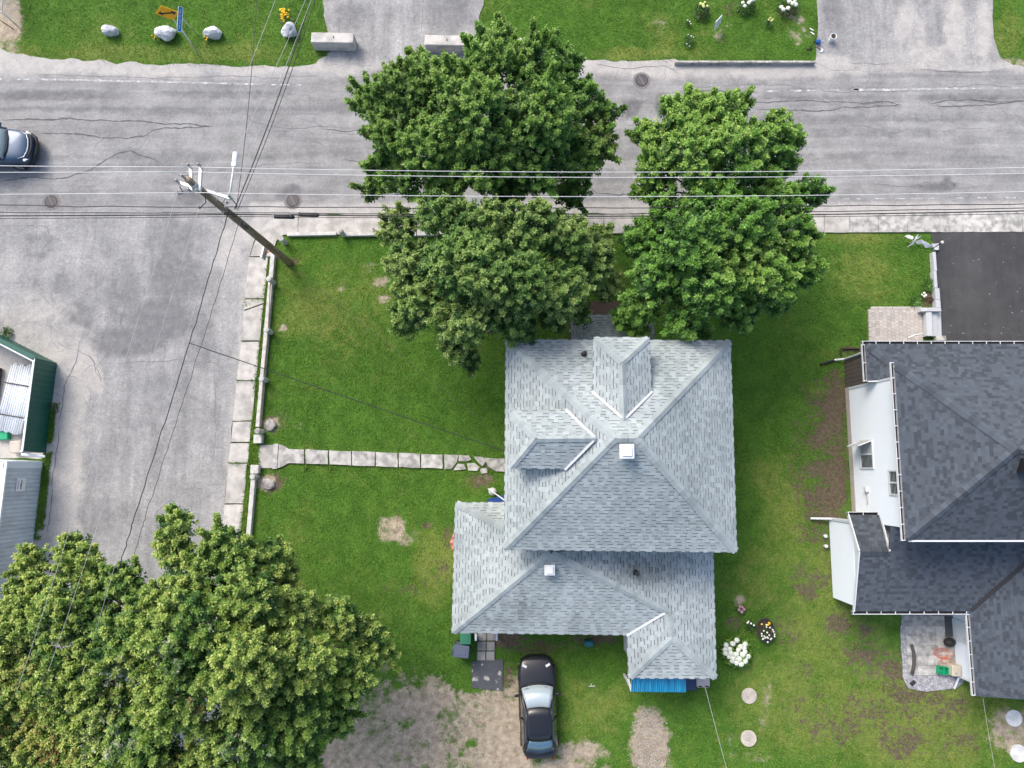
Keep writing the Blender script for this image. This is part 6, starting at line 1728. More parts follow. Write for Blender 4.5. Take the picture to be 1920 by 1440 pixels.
for i, (u0, v0, u1, v1) in enumerate(((583, 61, 663, 80), (796, 66, 876, 85))):
    a_, b_ = g(u0, v1, .75), g(u1, v0, .75)
    t = thing('concrete_barrier', ('long concrete block by the white boulder at the driveway mouth', 'long concrete block at the driveway mouth touching the maple')[i], 'concrete block', ((a_.x + b_.x) / 2, (a_.y + b_.y) / 2, 0), -.02, 'concrete blocks across the driveway')
    mb = MB(); mb.box((0, 0, .375), (b_.x - a_.x, b_.y - a_.y, .77), 0, bev=.03); mb.build('block', 'block_concrete', t)
    mb = MB(); mb.tube([(.05, -.03, .74), (.05, 0, .81), (.05, .05, .81), (.05, .08, .74)], .018, 6); mb.build('lifting_eye', 'iron', t)
# arrow sign
pm('sign_yellow', (.85, .42, .005), .45, .04, 3); pm('sign_blue', (.01, .16, .42), .45, .04, 3)
asg = thing('arrow_sign', 'yellow sign with a black two-headed arrow above the white boulder', 'sign')
def raypt(u, v, z): return g(u, v, z)
q0, q1, q2, q3 = raypt(291, 26, 2.4), raypt(302, 11, 2.85), raypt(336, 23, 2.4), raypt(325, 38, 1.95)
nn = (q1 - q0).cross(q3 - q0).normalized()
if nn.dot(cam.location - q0) < 0: nn = -nn
mb = MB(); mb.add([q0, q1, q2, q3] + [p - nn * .02 for p in (q0, q1, q2, q3)], [(3, 2, 1, 0), (4, 5, 6, 7), (0, 1, 5, 4), (1, 2, 6, 5), (2, 3, 7, 6), (3, 0, 4, 7)]); mb.build('board', 'sign_yellow', asg)
cq = (q0 + q2) / 2; aq = (q2 - q0) / 2; bq = (q1 - q3) / 2
def on(s, t): return cq + aq * s + bq * t + nn * .008
arrow = [(-.76, 0), (-.42, .30), (-.42, .10), (.42, .10), (.42, .30), (.76, 0), (.42, -.30), (.42, -.10), (-.42, -.10), (-.42, -.30)]
mb = MB(); mb.add([on(*p) for p in arrow], [(0, 1, 2, 8, 9), (2, 3, 7, 8), (3, 4, 5, 6, 7)]); mb.build('arrow', 'ink', asg)
mb = MB(); pc_ = q3 - nn * .05; mb.bar((pc_.x, pc_.y, -.1), (pc_.x, pc_.y, 2.0), .05, .05, (0, 1, 0)); mb.build('post', 'galvanised', asg)
bs = thing('street_sign', 'narrow blue street name sign on a post beside the arrow sign', 'sign')
a_, b_ = raypt(339, 12, 3.0), raypt(336, 60, 3.0); d_ = (b_ - a_).normalized(); ns = Vector((-d_.y, d_.x, 0)); 
if ns.x < 0: ns = -ns
lean_ = (ns * .45 + Vector((0, 0, 1))).normalized()
mb = MB(); w_ = .20
c0, c1 = a_, b_
def bl(t, h): return c0.lerp(c1, t) + Vector((0, 0, 1)) * 0 + (Vector((0, 0, .86)) - ns * .5).normalized() * h
vv = [bl(0.0, -.04), bl(.05, -.12), bl(.95, -.12), bl(1.0, .04), bl(.95, .12), bl(.05, .12)]
nb_s = (vv[2] - vv[1]).cross(vv[5] - vv[1]).normalized()
if nb_s.dot(cam.location - c0) < 0: nb_s = -nb_s
mb.add(vv + [p - nb_s * .015 for p in vv], [(0, 1, 2, 3, 4, 5), (11, 10, 9, 8, 7, 6)] + [(i, (i + 1) % 6, 6 + (i + 1) % 6, 6 + i) for i in range(6)]); mb.build('board', 'sign_blue', bs)
mb = MB()
for (p, q) in ((vv[1], vv[2]), (vv[4], vv[5]), (vv[2], vv[3]), (vv[3], vv[4]), (vv[5], vv[0]), (vv[0], vv[1])): mb.bar(p + nb_s * .004, q + nb_s * .004, .014, .012, nb_s)
mb.build('border', 'sign_white', bs)
rnd = random.Random(5); mb = MB(); t = .12
while t < .88:
    l = rnd.uniform(.008, .02); mb.bar(bl(t, rnd.uniform(-.05, -.02)) + nb_s * .006, bl(t + l, rnd.uniform(.02, .06)) + nb_s * .006, .012, .006, nb_s); t += l + rnd.choice((.012, .02, .012, .04))
tag(mb.build('lettering', 'sign_white', bs), kind='stuff')
pp = g(371, 102, 0); mb = MB(); mb.tube([pp, c0.lerp(c1, .75) - Vector((0, 0, .1))], .028, 8); mb.build('post', 'galvanised', bs, True)
p2 = g(370, 64, 0); mb = MB(); mb.tube([p2, c0.lerp(c1, .35) - Vector((0, 0, .25))], .024, 8); mb.build('brace_post', 'galvanised', bs, True)
# chain link gate at the top left
cf = thing('chain_link_fence', 'short chain link fence at the upper left corner', 'fence')
pz = 1.25
p0_, p1_ = g(35, 51, 0), g(40, -40, 0)
for (p) in (p0_, p1_):
    mb = MB(); mb.tube([p, (p.x, p.y, pz + .05)], .035, 8); mb.build('post', 'galvanised', cf, True)
mb = MB(); mb.tube([(p0_.x, p0_.y, pz), (p1_.x, p1_.y, pz)], .025, 6); mb.build('top_rail', 'galvanised', cf, True)
mb = MB(); L_ = (p1_ - p0_).length; nn_ = int((L_ + pz) / .09)
for k in range(nn_):
    for sgn in (1, -1):
        o_ = k * .09 - (pz if sgn > 0 else 0)
        pts = []
        for s_ in np.linspace(0, pz, 8):
            x = o_ + s_ * sgn if sgn > 0 else o_ - s_
            if 0 <= x <= L_: pts.append(p0_.lerp(p1_, x / L_) + Vector((0, 0, s_)))
        if len(pts) > 1: mb.tube([pts[0], pts[-1]], .0035, 3, False)
tag(mb.build('mesh', 'galvanised', cf), kind='stuff')
mb = MB(); a_, b_ = g(0, 38, .5), g(27, 56, .05); mb.bar(a_, b_, .04, .04); o = mb.build('metal_bar', 'black_metal'); tag(o, 'black bar leaning over the gravel at the upper left corner', 'bar')
# kerb wall along the lawn across the road
kb2 = thing('lawn_wall', 'thin pale timber wall along the lawn across the road', 'wall')
for k in range(6):
    u0 = 1266 + k * 44; a_, b_ = g(u0, 115, .25), g(u0 + 43, 115.5, .25); mb = MB(); mb.bar((a_.x, a_.y, .12), (b_.x, b_.y, .12), .10, .26, tone=1.0 - .05 * (k % 3)); mb.build('timber', 'concrete_pale', kb2, tone=True)

# ------------------------------------------------------------------ bins
def bin_(px_, py_, mat, label, rz, h=1.05, w=.60, d=.72):
    c = g(px_, py_, h); t = thing('wheelie_bin', label, 'bin', (c.x, c.y, 0), rz, 'wheelie bins by the back door')
    mb = MB(); mb.box((0, 0, h / 2 - .05), (w * .84, d * .84, h - .12), taper=1.1); mb.build('tub', mat, t)
    mb = MB(); mb.box((0, 0, h - .03), (w, d, .07), bev=.025); lid = mb.build('lid', mat, t)
    mb = MB(); mb.box((0, -.03, h + .012), (w * .5, d * .5, .02), bev=.008); mb.build('lid_panel', mat, lid)
    mb = MB(); mb.tube([(-w * .4, d / 2 + .03, h - .06), (w * .4, d / 2 + .03, h - .06)], .025, 6); mb.build('handle', mat, t, True)
    for s_ in (-1, 1):
        mb = MB(); mb.tube([(s_ * (w / 2 - .02), d * .36, .12), (s_ * (w / 2 - .08), d * .36, .12)], .12, 12); mb.build('wheel', 'rubber', t, True)
pm('bin_grey', (.085, .105, .15), .5, .06, 6); pm('bin_green', (.03, .16, .09), .5, .06, 6)
bin_(865, 1222, 'bin_grey', 'blue-grey wheelie bin with a raised lid panel', R(84), w=.56, d=.72)
bin_(873, 1196, 'bin_green', 'green wheelie bin half under the rear eave', R(0), w=.5, d=.6)
# worn dark mat and stray bits
pm('mat_worn', (.075, .08, .09), .9, .2, 4, (.36, .34, .32), mixlo=.58, mixhi=.64)
q = W2([(884, 1240), (943, 1236), (942, 1296), (885, 1290)]); mb = MB(); mb.prism(wobble(q, .15, .03, 3), -.02, .02); o = mb.build('rubber_mat', 'mat_worn'); tag(o, 'torn dark rubber mat on the ground beside the parked car', 'mat')
mb = MB(); a_ = g(1110, 1287, .02); mb.bar(a_ - Vector((.15, 0, 0)), a_ + Vector((.15, .02, 0)), .03, .03); mb.bar(a_, a_ + Vector((-.06, .14, 0)), .03, .03); o = mb.build('metal_stake', 'galvanised'); tag(o, 'small metal stake lying on the grass right of the black car', 'stake')
mb = MB(); a_, b_ = g(1095, 1203, .35), g(1112, 1208, .35); pm('teal', (.01, .12, .15), .5, .1, 8); mb.box((a_ + b_) / 2, (.42, .25, .5), bev=.05); o = mb.build('garden_tub', 'teal'); tag(o, 'dark teal tub under the rear eave', 'tub')

# ------------------------------------------------------------------ stepping discs, planter, flowers
pm('disc_stone', (.50, .45, .39), .9, .1, 5, (.40, .36, .31), .4, 50); pm('disc_white', (.62, .62, .61), .7, .1, 5, (.5, .5, .5))
for i, (u, v, r_, m, w) in enumerate(((1405, 1305, .36, 'disc_stone', 'nearer to the house'), (1404, 1385, .37, 'disc_stone', 'farther from the house'), (1902, 1347, .38, 'disc_white', 'upper one by the south wing'), (1911, 1413, .40, 'disc_white', 'lower one by the south wing'))):
    c = g(u, v, .05); t = thing('round_lid', 'pale round concrete lid in the lawn, ' + w, 'lid', (c.x, c.y, 0), .3, 'round concrete lids in the lawn')
    mb = MB(); mb.lathe((0, 0, 0), [(r_, -.03), (r_, .045), (r_ * .96, .055)], 26); mb.build('disc', m, t)
    mb = MB(); (mb.lathe((-.05, .04, .055), [(.10, 0), (.095, .03), (.06, .035)], 14) if i < 2 else mb.box((-.08, .06, .065), (.26, .2, .02), .5)); mb.build('knob', m, t)

def leaf_bush(parent, c, r, h, n, pal, seed, leaf=.12, name='foliage'):
    rg = np.random.default_rng(seed)
    d = unit(rg.normal(size=(n, 3)) + np.array([0, 0, .4])); d[:, 2] = np.abs(d[:, 2])
    P = np.array([0, 0, .02]) + d * np.array([r, r, h]) * rg.uniform(.45, 1.0, n)[:, None]
    D = unit(d + rg.normal(size=(n, 3)) * .5); N_ = unit(np.array([0, 0, 1.0]) + d * .5 + rg.normal(size=(n, 3)) * .35)
    k = rg.random(n)[:, None]; C_ = np.array(pal[0]) * (1 - k) + np.array(pal[1]) * k
    S = leaf * rg.uniform(.7, 1.3, n)
    me = leaf_mesh(name, P, D, N_, S, S * .6, C_); return link(name, me, 'leaf', parent)
pm('bloom_white', (.72, .74, .62), .8, .06, 14, bump=.6, bscale=60); pm('bloom_lime', (.52, .56, .22), .8, .08, 14, bump=.6, bscale=60); pm('bloom_yellow', (.80, .45, .01), .7, .08, 14); pm('bloom_pink', (.45, .25, .30), .8, .1, 14, bump=.6, bscale=60)
def bloom(parent, p, r, mat, seed):
    rg = random.Random(seed); mb = MB(); n = 10
    prof = [(r * .2, -r * .5), (r * .75, -r * .35), (r, 0), (r * .85, r * .4), (r * .5, r * .66), (r * .12, r * .75)]
    mb.lathe(p, prof, n); mb.v = [(x + rg.uniform(-.1, .1) * r, y + rg.uniform(-.1, .1) * r, z + rg.uniform(-.1, .1) * r) for x, y, z in mb.v]
    return mb.build('flower_head', mat, parent, True)
GREEN = ((.03, .085, .02), (.09, .19, .04))
def flower_bush(name, u, v, z, r, h, nl, blooms, label, mat='bloom_white', br=.1, seed=1, cat='flower bush', group=None, leaf=.12, pal=GREEN):
    c = g(u, v, z); t = thing(name, label, cat, (c.x, c.y, 0), 0, group)
    leaf_bush(t, c, r, h, nl, pal, seed, leaf); rg = random.Random(seed)
    mb = MB()
    for k in range(7): a_ = k * .9; mb.tube([(0, 0, 0), (r * .55 * math.cos(a_), r * .55 * math.sin(a_), h * .7)], [.014, .006], 5)
    mb.build('stem', 'bark', t)
    for (bx, by) in blooms:
        p = g(bx, by, h * .95); bloom(t, (p.x - c.x, p.y - c.y, h * .9 + .08 - .25 * h * min(1, ((p.x - c.x) ** 2 + (p.y - c.y) ** 2) / (r * r))), br * rg.uniform(.85, 1.15), mat, seed + int(bx))
    return t
flower_bush('hydrangea', 1385, 1227, .5, .66, .75, 900, [(1363, 1211), (1375, 1208), (1369, 1218), (1362, 1226), (1375, 1235), (1368, 1232), (1396, 1216), (1392, 1227), (1384, 1219), (1403, 1231), (1385, 1235), (1374, 1239), (1397, 1239), (1398, 1209), (1383, 1202), (1361, 1219), (1390, 1245), (1380, 1227), (1389, 1213), (1371, 1226), (1382, 1243), (1397, 1222)],
            'large white hydrangea bush beside the rear wing', br=.135, seed=3, leaf=.17, pal=((.10, .22, .03), (.24, .42, .07)))
GF = 'flowering bushes on the lawn across the road'
flower_bush('hydrangea', 1402, 4, .4, .55, .6, 300, [(1393, 5), (1397, 11), (1404, 6), (1409, 2), (1400, -2), (1413, 0)], 'white hydrangea at the top edge, left of two', br=.11, seed=4, group=GF)
flower_bush('hydrangea', 1480, 6, .4, .6, .6, 320, [(1466, 12), (1470, 16), (1479, 4), (1486, 7), (1478, 15), (1492, 9), (1490, 2), (1482, -2)], 'white hydrangea at the top edge, right of two', br=.11, seed=5, group=GF)
flower_bush('flower_bush', 1318, 18, .4, .42, .6, 300, [(1314, 7), (1318, 10), (1319, 14), (1326, 12), (1322, 4)], 'bushy plant with lime green blooms at the top edge', 'bloom_lime', .085, 6, group=GF)
flower_bush('flower_bush', 1443, 41, .25, .22, .4, 120, [(1441, 38), (1444, 35), (1446, 40), (1449, 37)], 'small lone plant with pale yellow blooms on the lawn', 'bloom_lime', .06, 7, group=GF, leaf=.08)
flower_bush('flower_bush', 1293, 74, .2, .38, .35, 240, [(1290, 66), (1296, 69), (1300, 71), (1288, 82), (1293, 86)], 'loose plant with tiny white blooms left on the lawn across the road', 'bloom_white', .035, 8, group=GF, leaf=.07)
flower_bush('flower_bush', 1291, 42, .2, .16, .25, 60, [(1289, 39), (1293, 42), (1295, 45)], 'tiny plant with a curl of white blooms near the maple top', 'bloom_white', .04, 9, group=GF, leaf=.07)
flower_bush('flower_bush', 531, 27, .7, .42, .8, 200, [(531 + random.uniform(-1, 1) * 10 * math.cos(k), 26 + random.uniform(-1, 1) * 13) for k in range(36)], 'clump of bright yellow flowers behind the round boulder', 'bloom_yellow', .05, 10, leaf=.09)
for (u, v, w) in ((318, 68, 'in front of the widest boulder'), (387, 72, 'at the foot of the pointed boulder'), (289, 70, 'at the left foot of the widest boulder')):
    flower_bush('flower_tuft', u, v, .2, .16, .3, 40, [(u - 3, v - 2), (u + 2, v), (u, v + 3), (u + 3, v - 4)], 'small orange-yellow flower tuft ' + w, 'bloom_yellow', .045, 11 + u, 'flowers', 'yellow flower tufts by the boulders', .07)
flower_bush('flower_bush', 1389, 1142, .2, .26, .3, 60, [(1385, 1143), (1390, 1147), (1394, 1142), (1387, 1137), (1391, 1138)], 'small withered pinkish plant north of the planter', 'bloom_pink', .08, 12, leaf=.08)
flower_bush('flower_bush', 1409, 1175, .3, .26, .4, 140, [(1404, 1166), (1408, 1169), (1413, 1172), (1402, 1168)], 'green plant with pale blooms left of the planter', 'bloom_white', .05, 13, leaf=.09)
flower_bush('flower_bush', 1731, 553, .15, .14, .2, 40, [(1728, 553), (1732, 550), (1735, 554), (1732, 556)], 'small white flowers in the bed by the block wall', 'bloom_white', .06, 14, leaf=.07)
flower_bush('flower_bush', 1745, 561, .15, .15, .2, 50, [], 'small brownish plant in the bed by the block wall', 'bloom_pink', .05, 15, leaf=.08, pal=((.07, .04, .02), (.13, .07, .04)))
GREEN2 = ((.05, .14, .02), (.14, .27, .05))
def grassy(u, v, r, n, seed, label):
    c = g(u, v, .15); t = thing('ornamental_grass', label, 'plant', (c.x, c.y, 0), 0, 'grassy plants in the bed by the block wall')
    rg = np.random.default_rng(seed); a_ = rg.uniform(0, 6.28, n); D = np.stack([np.cos(a_), np.sin(a_), rg.uniform(.3, 1.2, n)], 1)
    k = rg.random(n)[:, None]; me = leaf_mesh('blades', np.zeros((n, 3)) + rg.normal(size=(n, 3)) * np.array([.06, .06, 0]), D, np.tile([0, 0, 1.0], (n, 1)) + rg.normal(size=(n, 3)) * .2, r * rg.uniform(.7, 1.15, n), np.full(n, .045), np.array(GREEN2[0]) * (1 - k) + np.array(GREEN2[1]) * k)
    link('blades', me, 'leaf', t)
grassy(1742, 533, .42, 150, 1, 'arching grassy plant nearer the road in the corner bed')
grassy(1717, 565, .36, 130, 2, 'arching grassy plant nearer the paving in the corner bed')
# weeds at the green fence and between the slabs
for i, (u, v, r_, w) in enumerate(((14, 624, .3, 'behind the green fence corner'), (99, 765, .3, 'at the foot of the green fence'), (55, 815, .3, 'inside the green fence by the container'))):
    flower_bush('weed', u, v, .1, r_, .3, 120, [], 'leafy green weed ' + w, seed=30 + i, cat='weed', group='weeds at the storage yard', leaf=.1)
# planter
c = g(1436, 1182, .35); pl = thing('planter', 'oval dark planter tub with white flowers on the lawn', 'planter', (c.x, c.y, 0), R(10))
pm('planter_dark', (.035, .036, .04), .6, .1, 6); pm('soil_dark', (.05, .035, .025), .95, .2, 8)
mb = MB(); mb.lathe((0, 0, 0), [(.30, 0), (.42, .28), (.44, .34), (.46, .35), (.455, .38), (.41, .38), (.40, .30), (.02, .29)], 26, sx=.95, sy=1.25); mb.build('tub', 'planter_dark', pl)
mb = MB(); mb.lathe((0, 0, .26), [(.39, 0), (.38, .05), (.02, .06)], 20, sx=.95, sy=1.25); mb.build('soil', 'soil_dark', pl)
leaf_bush(pl, None, .36, .55, 160, GREEN, 41, .09)
rnd = random.Random(3)
for k in range(22): a_ = rnd.uniform(0, 6.28); r_ = .34 * math.sqrt(rnd.random()); bloom(pl, (r_ * math.cos(a_), r_ * 1.2 * math.sin(a_) - .12, .50 + rnd.uniform(-.05, .06)), .045, 'bloom_white', 300 + k)
for k in range(5): a_ = rnd.uniform(0, 6.28); bloom(pl, (.2 * math.cos(a_), .32 + .06 * math.sin(a_), .5), .05, 'bloom_yellow', 350 + k)

# lawn sign, bucket and tools
ls = thing('lawn_sign', 'white lawn sign on a stake across the road', 'sign')
k0, k1, k2, k3 = g(1339, 57, .35), g(1351, 43, .35), g(1354, 28, .9), g(1342, 41, .9)
def lsb(s, t): return k0.lerp(k1, s).lerp(k3.lerp(k2, s), t)
nl = (k1 - k0).cross(k3 - k0).normalized() * .012
mb = MB(); vs = [k0, k1, k2, k3]
mb.add([p + nl for p in vs] + [p - nl for p in vs], [(0, 1, 2, 3), (7, 6, 5, 4), (0, 4, 5, 1), (1, 5, 6, 2), (2, 6, 7, 3), (3, 7, 4, 0)]); mb.build('board', 'sign_white', ls)
for (s0, s1, t0, w2) in ((.2, .8, .62, .10), (.15, .85, .38, .04), (.25, .7, .26, .03)):
    for sgn in (1, -1):
        mb = MB(); mb.bar(lsb(s0, t0) + nl * 1.2 * sgn, lsb(s1, t0) + nl * 1.2 * sgn, .004, w2); mb.build('print', 'ink_grey', ls)
for s_ in (.25, .75):
    mb = MB(); p = lsb(s_, 0); mb.bar((p.x, p.y, -.05), (p.x, p.y, .47), .02, .02, (0, 1, 0)); mb.build('stake', 'galvanised', ls)
c = g(1560, 72, .2); bk_ = thing('bucket', 'white bucket of soil on the driveway across the road', 'bucket', (c.x, c.y, .012))
mb = MB(); mb.lathe((0, 0, 0), [(.12, 0), (.15, .36), (.165, .37), (.165, .40), (.145, .40), (.14, .33), (.02, .325)], 20); mb.build('pail', 'sign_white', bk_)
mb = MB(); mb.lathe((0, 0, .30), [(.138, 0), (.135, .035), (.05, .06)], 14); mb.build('soil', 'soil_dark', bk_)
mb = MB(); mb.tube([(.165 * math.cos(t_), .165 * math.sin(t_) , .38 + .0) for t_ in np.linspace(0, math.pi, 10)], .008, 5); mb.build('bail', 'galvanised', bk_)
mb = MB(); a_, b_ = g(1518, 92, .05), g(1533, 66, .12); mb.tube([a_, b_], .018, 6); rk = thing('rake', 'dark rake lying over the lawn corner across the road', 'rake'); mb.build('handle', 'black_metal', rk, True); mb = MB(); mb.bar(a_ + Vector((-.15, -.02, 0)), a_ + Vector((.15, .05, 0)), .05, .04); mb.build('rake_head', 'black_metal', rk)
mb = MB(); a_, b_ = g(1528, 85, .05), g(1541, 95, .05); tr = thing('hand_hoe', 'short wooden hoe with a blue head by the driveway edge', 'hoe'); mb.tube([a_, b_], .016, 6); mb.build('handle', 'wood_brown', tr, True); mb = MB(); mb.box(b_, (.12, .22, .05), -.4, bev=.015); mb.build('hoe_head', 'rail_blue', tr)
pm('jug_blue', (.02, .12, .40), .4, .06, 6); c = g(1534, 79, .1); jg = thing('watering_can', 'small blue watering can by the driveway edge across the road', 'watering can', (c.x, c.y, .012))
mb = MB(); mb.lathe((0, 0, 0), [(.10, 0), (.11, .05), (.11, .2), (.06, .25), (.04, .25)], 14); mb.build('body', 'jug_blue', jg, True); mb = MB(); mb.tube([(.08, -.05, .08), (.22, -.12, .24)], [.025, .015], 6); mb.build('spout', 'jug_blue', jg); mb = MB(); mb.tube([(-.1, .02, .06), (-.17, .03, .14), (-.1, .02, .24), (0, 0, .26)], .012, 6); mb.build('handle', 'jug_blue', jg, True)
for i, (x0, y0, x1, y1) in enumerate(((1518, 53, 1525, 57), (1520, 60, 1527, 65))):
    mb = MB(); a_, b_ = g(x0, y0, .02), g(x1, y1, .02); mb.bar(a_, b_, .05, .02); o = mb.build('plant_label', 'sign_white'); tag(o, 'white plant stake lying at the lawn corner, %s one' % ('upper', 'lower')[i], 'stake', 'white stakes at the lawn corner')

# white bird-shaped ornament and lamp by the dark driveway
pm('quartz', (.72, .73, .75), .6, .12, 6, (.5, .52, .55), bump=.5, bscale=25)
ba = thing('bird_ornament', 'white winged garden ornament at the driveway corner', 'ornament')
def facet(nm, pts, z, th=.05, mat='quartz'):
    P3 = [g(u, v, zz_) for u, v, zz_ in pts]; mb = MB(); n = len(P3)
    mb.add(P3 + [p - Vector((0, 0, th)) for p in P3], [tuple(range(n)), tuple(range(2 * n - 1, n - 1, -1))] + [(i, n + i, n + (i + 1) % n, (i + 1) % n) for i in range(n)]); return mb.build(nm, mat, ba)
facet('body', [(1701.5, 463.5, .30), (1713, 453, .52), (1718, 443, .62), (1723, 439, .55), (1719, 447, .55), (1713, 458, .42)], 0)
facet('wing', [(1696, 442.5, .30), (1704, 440, .42), (1713, 444, .5), (1711, 449, .5), (1704, 447, .36)], 0); facet('tail', [(1719, 446, .50), (1728, 441.5, .42), (1720, 449, .46)], 0)
facet('wing_low', [(1717, 452, .18), (1727, 449, .34), (1729, 456, .24), (1725, 458, .14), (1719, 457, .12)], 0); facet('rock_tail', [(1728, 449, .34), (1744, 458, .20), (1748, 463, .06), (1736, 465, .06), (1729, 456, .24)], 0)
mb = MB(); p = g(1712, 452, .3); mb.tube([(p.x, p.y, -.05), (p.x, p.y, .42)], .02, 6); mb.build('stake', 'galvanised', ba)
gl = thing('garden_lamp', 'thin black garden lamp leaning over the dark driveway', 'lamp')
p, q_ = g(1747, 467, 0), g(1766, 455, 1.0); mb = MB(); mb.tube([p, q_], .022, 8); mb.build('stem', 'black_metal', gl, True); mb = MB(); mb.lathe(q_, [(.03, -.05), (.06, 0), (.09, .05), (.03, .10)], 12); mb.build('head', 'galvanised', gl, True)
quadb = [g2(1744, 459), g2(1757, 458), g2(1757, 470), g2(1749, 470)]; mb = MB(); mb.prism(quadb, -.05, .16); o = mb.build('footing_stone', 'rock_white'); tag(o, 'pale flat stone at the foot of the garden lamp', 'stone')

# ------------------------------------------------------------------ grass
def lawn_mask(x, y):
    u, v = proj(x, y)
    u = u + 9 * (fbm(x * 2.2, y * 2.2, 91) - .5) + 5 * (fbm(x * 7, y * 7, 92) - .5); v = v + 9 * (fbm(x * 2.2, y * 2.2, 93) - .5) + 5 * (fbm(x * 7, y * 7, 94) - .5)
    k = np.ones(x.shape, bool)
    for poly in (ROAD_PX, STREET_PX, DRIVE_A_PX, DRIVE_B_PX, DRIVE_C_PX): k &= ~in_poly(u, v, poly)
    k &= ~((v > 401) & (v < 440) & (u > 505))
    en = 468 - 48 * (v - 484) / 478.0
    k &= ~((u > en - 2) & (u < en + 36) & (v > 470)); k &= ~in_poly(u, v, [(468, 484), (472, 468), (484, 436), (505, 412), (545, 401), (566, 401), (566, 441), (530, 443), (517, 455), (512, 484)])
    kk = (u - 573) * .036
    k &= ~((u > 540) & (u < 835) & (v > 842 + kk) & (v < 870 + kk)); k &= ~((u > 480) & (u < 545) & (v > 836) & (v < 876))
    k &= ~in_poly(u, v, [(1690, 1150), (1808, 1150), (1808, 1294), (1695, 1294)])
    k &= ~in_poly(u, v, [(1629, 576), (1766, 576), (1766, 645), (1629, 645)])
    k &= ~((u > 894) & (u < 932) & (v > 1180) & (v < 1240)); k &= ~((u > 884) & (u < 943) & (v > 1236) & (v < 1296))
    for poly in ([(p[0], p[1]) for p in mainwall], [(A.x + .4, A.y), (A.x + .4, LB.y + .9), (E2.x - .3, LB.y + .9), (E2.x - .3, A.y)], [(wx, fy), (wx, yE), (30, yE), (30, fy)], [(gwx, gyN), (gwx, gyS), (wx, gyS), (wx, gyN)]):
        k &= ~in_poly(x, y, poly)
    return k
def grass(name, n, seed, x0, x1, y0, y1, h=(.04, .095), w=.026, only=None):
    rg = np.random.default_rng(seed); x = rg.uniform(x0, x1, n); y = rg.uniform(y0, y1, n)
    k = lawn_mask(x, y) if only is None else only(x, y)
    x = x[k]; y = y[k]
    bare = np.clip(lawn_sand(x, y) * 1.12 + lawn_soil(x, y) * .82 + (fbm(x * 3, y * 3, 3) - .5) * .6, 0, 1); dry = np.clip(lawn_dry(x, y), 0, 1)
    lush = fbm(x * .8, y * .8, 71); n_ = len(x)
    tuft = fbm(x * 2.6, y * 2.6, 72)
    k = rg.random(n_) > bare * 1.1 + .1 * (tuft < .4); x = x[k]; y = y[k]; dry = dry[k]; lush = lush[k]; tuft = tuft[k]; n_ = len(x)
    a = rg.uniform(0, 6.28, n_); D = np.stack([np.cos(a), np.sin(a), rg.uniform(.35, 1.6, n_)], 1)
    hh = rg.uniform(*h, n_) * (.75 + .5 * tuft) * 1.2
    k1 = np.clip(rg.normal(.38, .2, n_) + (lush - .5) * 1.7, 0, 1)[:, None]
    C = np.array([.070, .178, .018]) * (1 - k1) + np.array([.150, .330, .034]) * k1
    k2 = np.clip(dry * 1.15 - .1 + rg.normal(0, .14, n_), 0, 1)[:, None]
    C = C * (1 - k2) + np.array([.26, .34, .055]) * k2
    st = (rg.random(n_) < .015 + .05 * dry)[:, None]; C = np.where(st, np.array([.28, .28, .12]), C)
    zz_ = np.full(n_, -.025)
    me = leaf_mesh(name, np.stack([x, y, zz_], 1), D, np.tile([0, 0, 1.0], (n_, 1)) + rg.normal(size=(n_, 3)) * .35, hh, np.full(n_, w) * rg.uniform(.7, 1.4, n_), C)
    return tag(link(name, me, 'blade'), kind='stuff')
pm('blade', (.1, .2, .05), .6, .0, attr_col='col', translucent=.25, spec=.2)
tag(grass('grass', 720000, 1, -27, 27, -17, 26), 'short green lawn grass around the houses', 'grass')
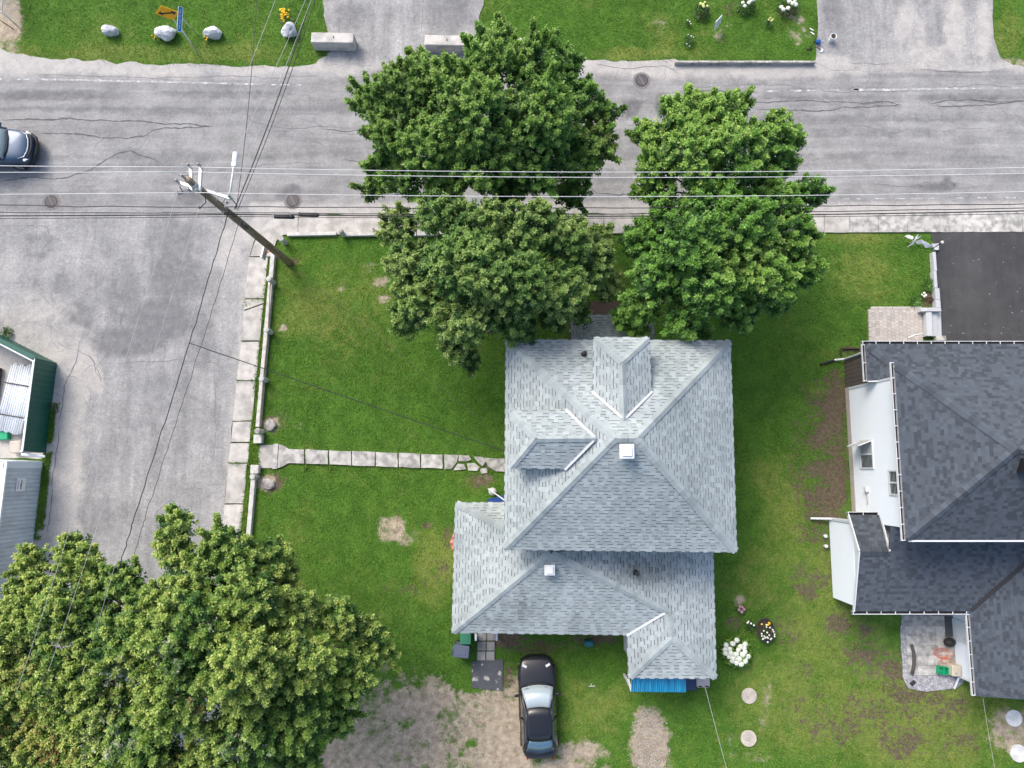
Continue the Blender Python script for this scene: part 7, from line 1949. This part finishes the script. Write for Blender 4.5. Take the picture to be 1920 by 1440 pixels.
def weeds_at(x, y):
    u, v = proj(x, y)
    en = 468 - 48 * (v - 484) / 478.0
    a = (u > en + 35) & (u < en + 42) & (v > 500) & (v < 1000) & (fbm(x * .9, y * .9, 5) > .42)
    for j in (561, 714, 790, 868): a |= (np.abs(v - j) < 1.6) & (u > en) & (u < en + 36) & (fbm(x * 5, y * 5, 8) > .5)
    a |= (np.abs(v - 572 + (u - en) * .3) < 2) & (u > en) & (u < en + 36) & (fbm(x * 5, y * 5, 8) > .52)
    a |= (u > 478) & (u < 487) & (v > 834) & (v < 876) & (fbm(x * 3, y * 3, 2) > .4)
    for j in (617, 704, 573, 789): a |= (np.abs(u - j) < 1.8) & (v > 842) & (v < 880) & (fbm(x * 6, y * 6, 9) > .45)
    a |= (u > 60) & (u < 96 - (v - 850) * .1) & (v > 770) & (v < 1010) & (u > 82 - (v - 850) * .12) & (fbm(x, y, 9) > .36)
    return a
wg = grass('weeds', 700000, 2, -24, -8, -6, 11, (.08, .18), .03, weeds_at)
tag(wg, 'taller grass and weeds in the sidewalk joints and along the curb', 'weeds')

# pale gravel on the worn strip beside the rear wing
pm('stone_pale', (.50, .47, .43), .9, .1, 9, tone=True)
rr = np.random.default_rng(15); mbs = MB()
for k in range(1500):
    u_, v_ = 1218 + rr.normal() * 20, rr.uniform(1330, 1475)
    if abs(u_ - 1218) > 40 * min(1, (v_ - 1322) / 40): continue
    p = g(u_, v_); r_ = rr.uniform(.012, .026); mbs.box((p.x, p.y, r_ * .2), (r_ * 2, r_ * 1.5, r_ * 1.4), rr.uniform(0, 3), float(rr.uniform(.6, 1.1)), taper=.6)
tag(mbs.build('gravel', 'stone_pale', None, tone=True), 'pale gravel strip in the lawn south of the rear wing', 'gravel', kind='stuff')

# every thing's empty stands at the foot of its own parts
bpy.context.view_layer.update()
kids = {}
for o in bpy.data.objects:
    if o.parent: kids.setdefault(o.parent.name, []).append(o)
def all_kids(o):
    for c in kids.get(o.name, []):
        yield c
        yield from all_kids(c)
for o in list(bpy.data.objects):
    if o.type == 'EMPTY' and o.parent is None and o.location.length < 1e-6 and o.name in kids:
        lo, hi = Vector((1e9, 1e9, 1e9)), Vector((-1e9, -1e9, -1e9))
        for c in all_kids(o):
            if c.type != 'MESH': continue
            for k in c.bound_box:
                p = c.matrix_world @ Vector(k)
                lo = Vector((min(lo.x, p.x), min(lo.y, p.y), min(lo.z, p.z))); hi = Vector((max(hi.x, p.x), max(hi.y, p.y), max(hi.z, p.z)))
        if lo.x > hi.x: continue
        base = Vector(((lo.x + hi.x) / 2, (lo.y + hi.y) / 2, max(0.0, lo.z)))
        o.location = base
        for c in kids[o.name]: c.location = c.location - base
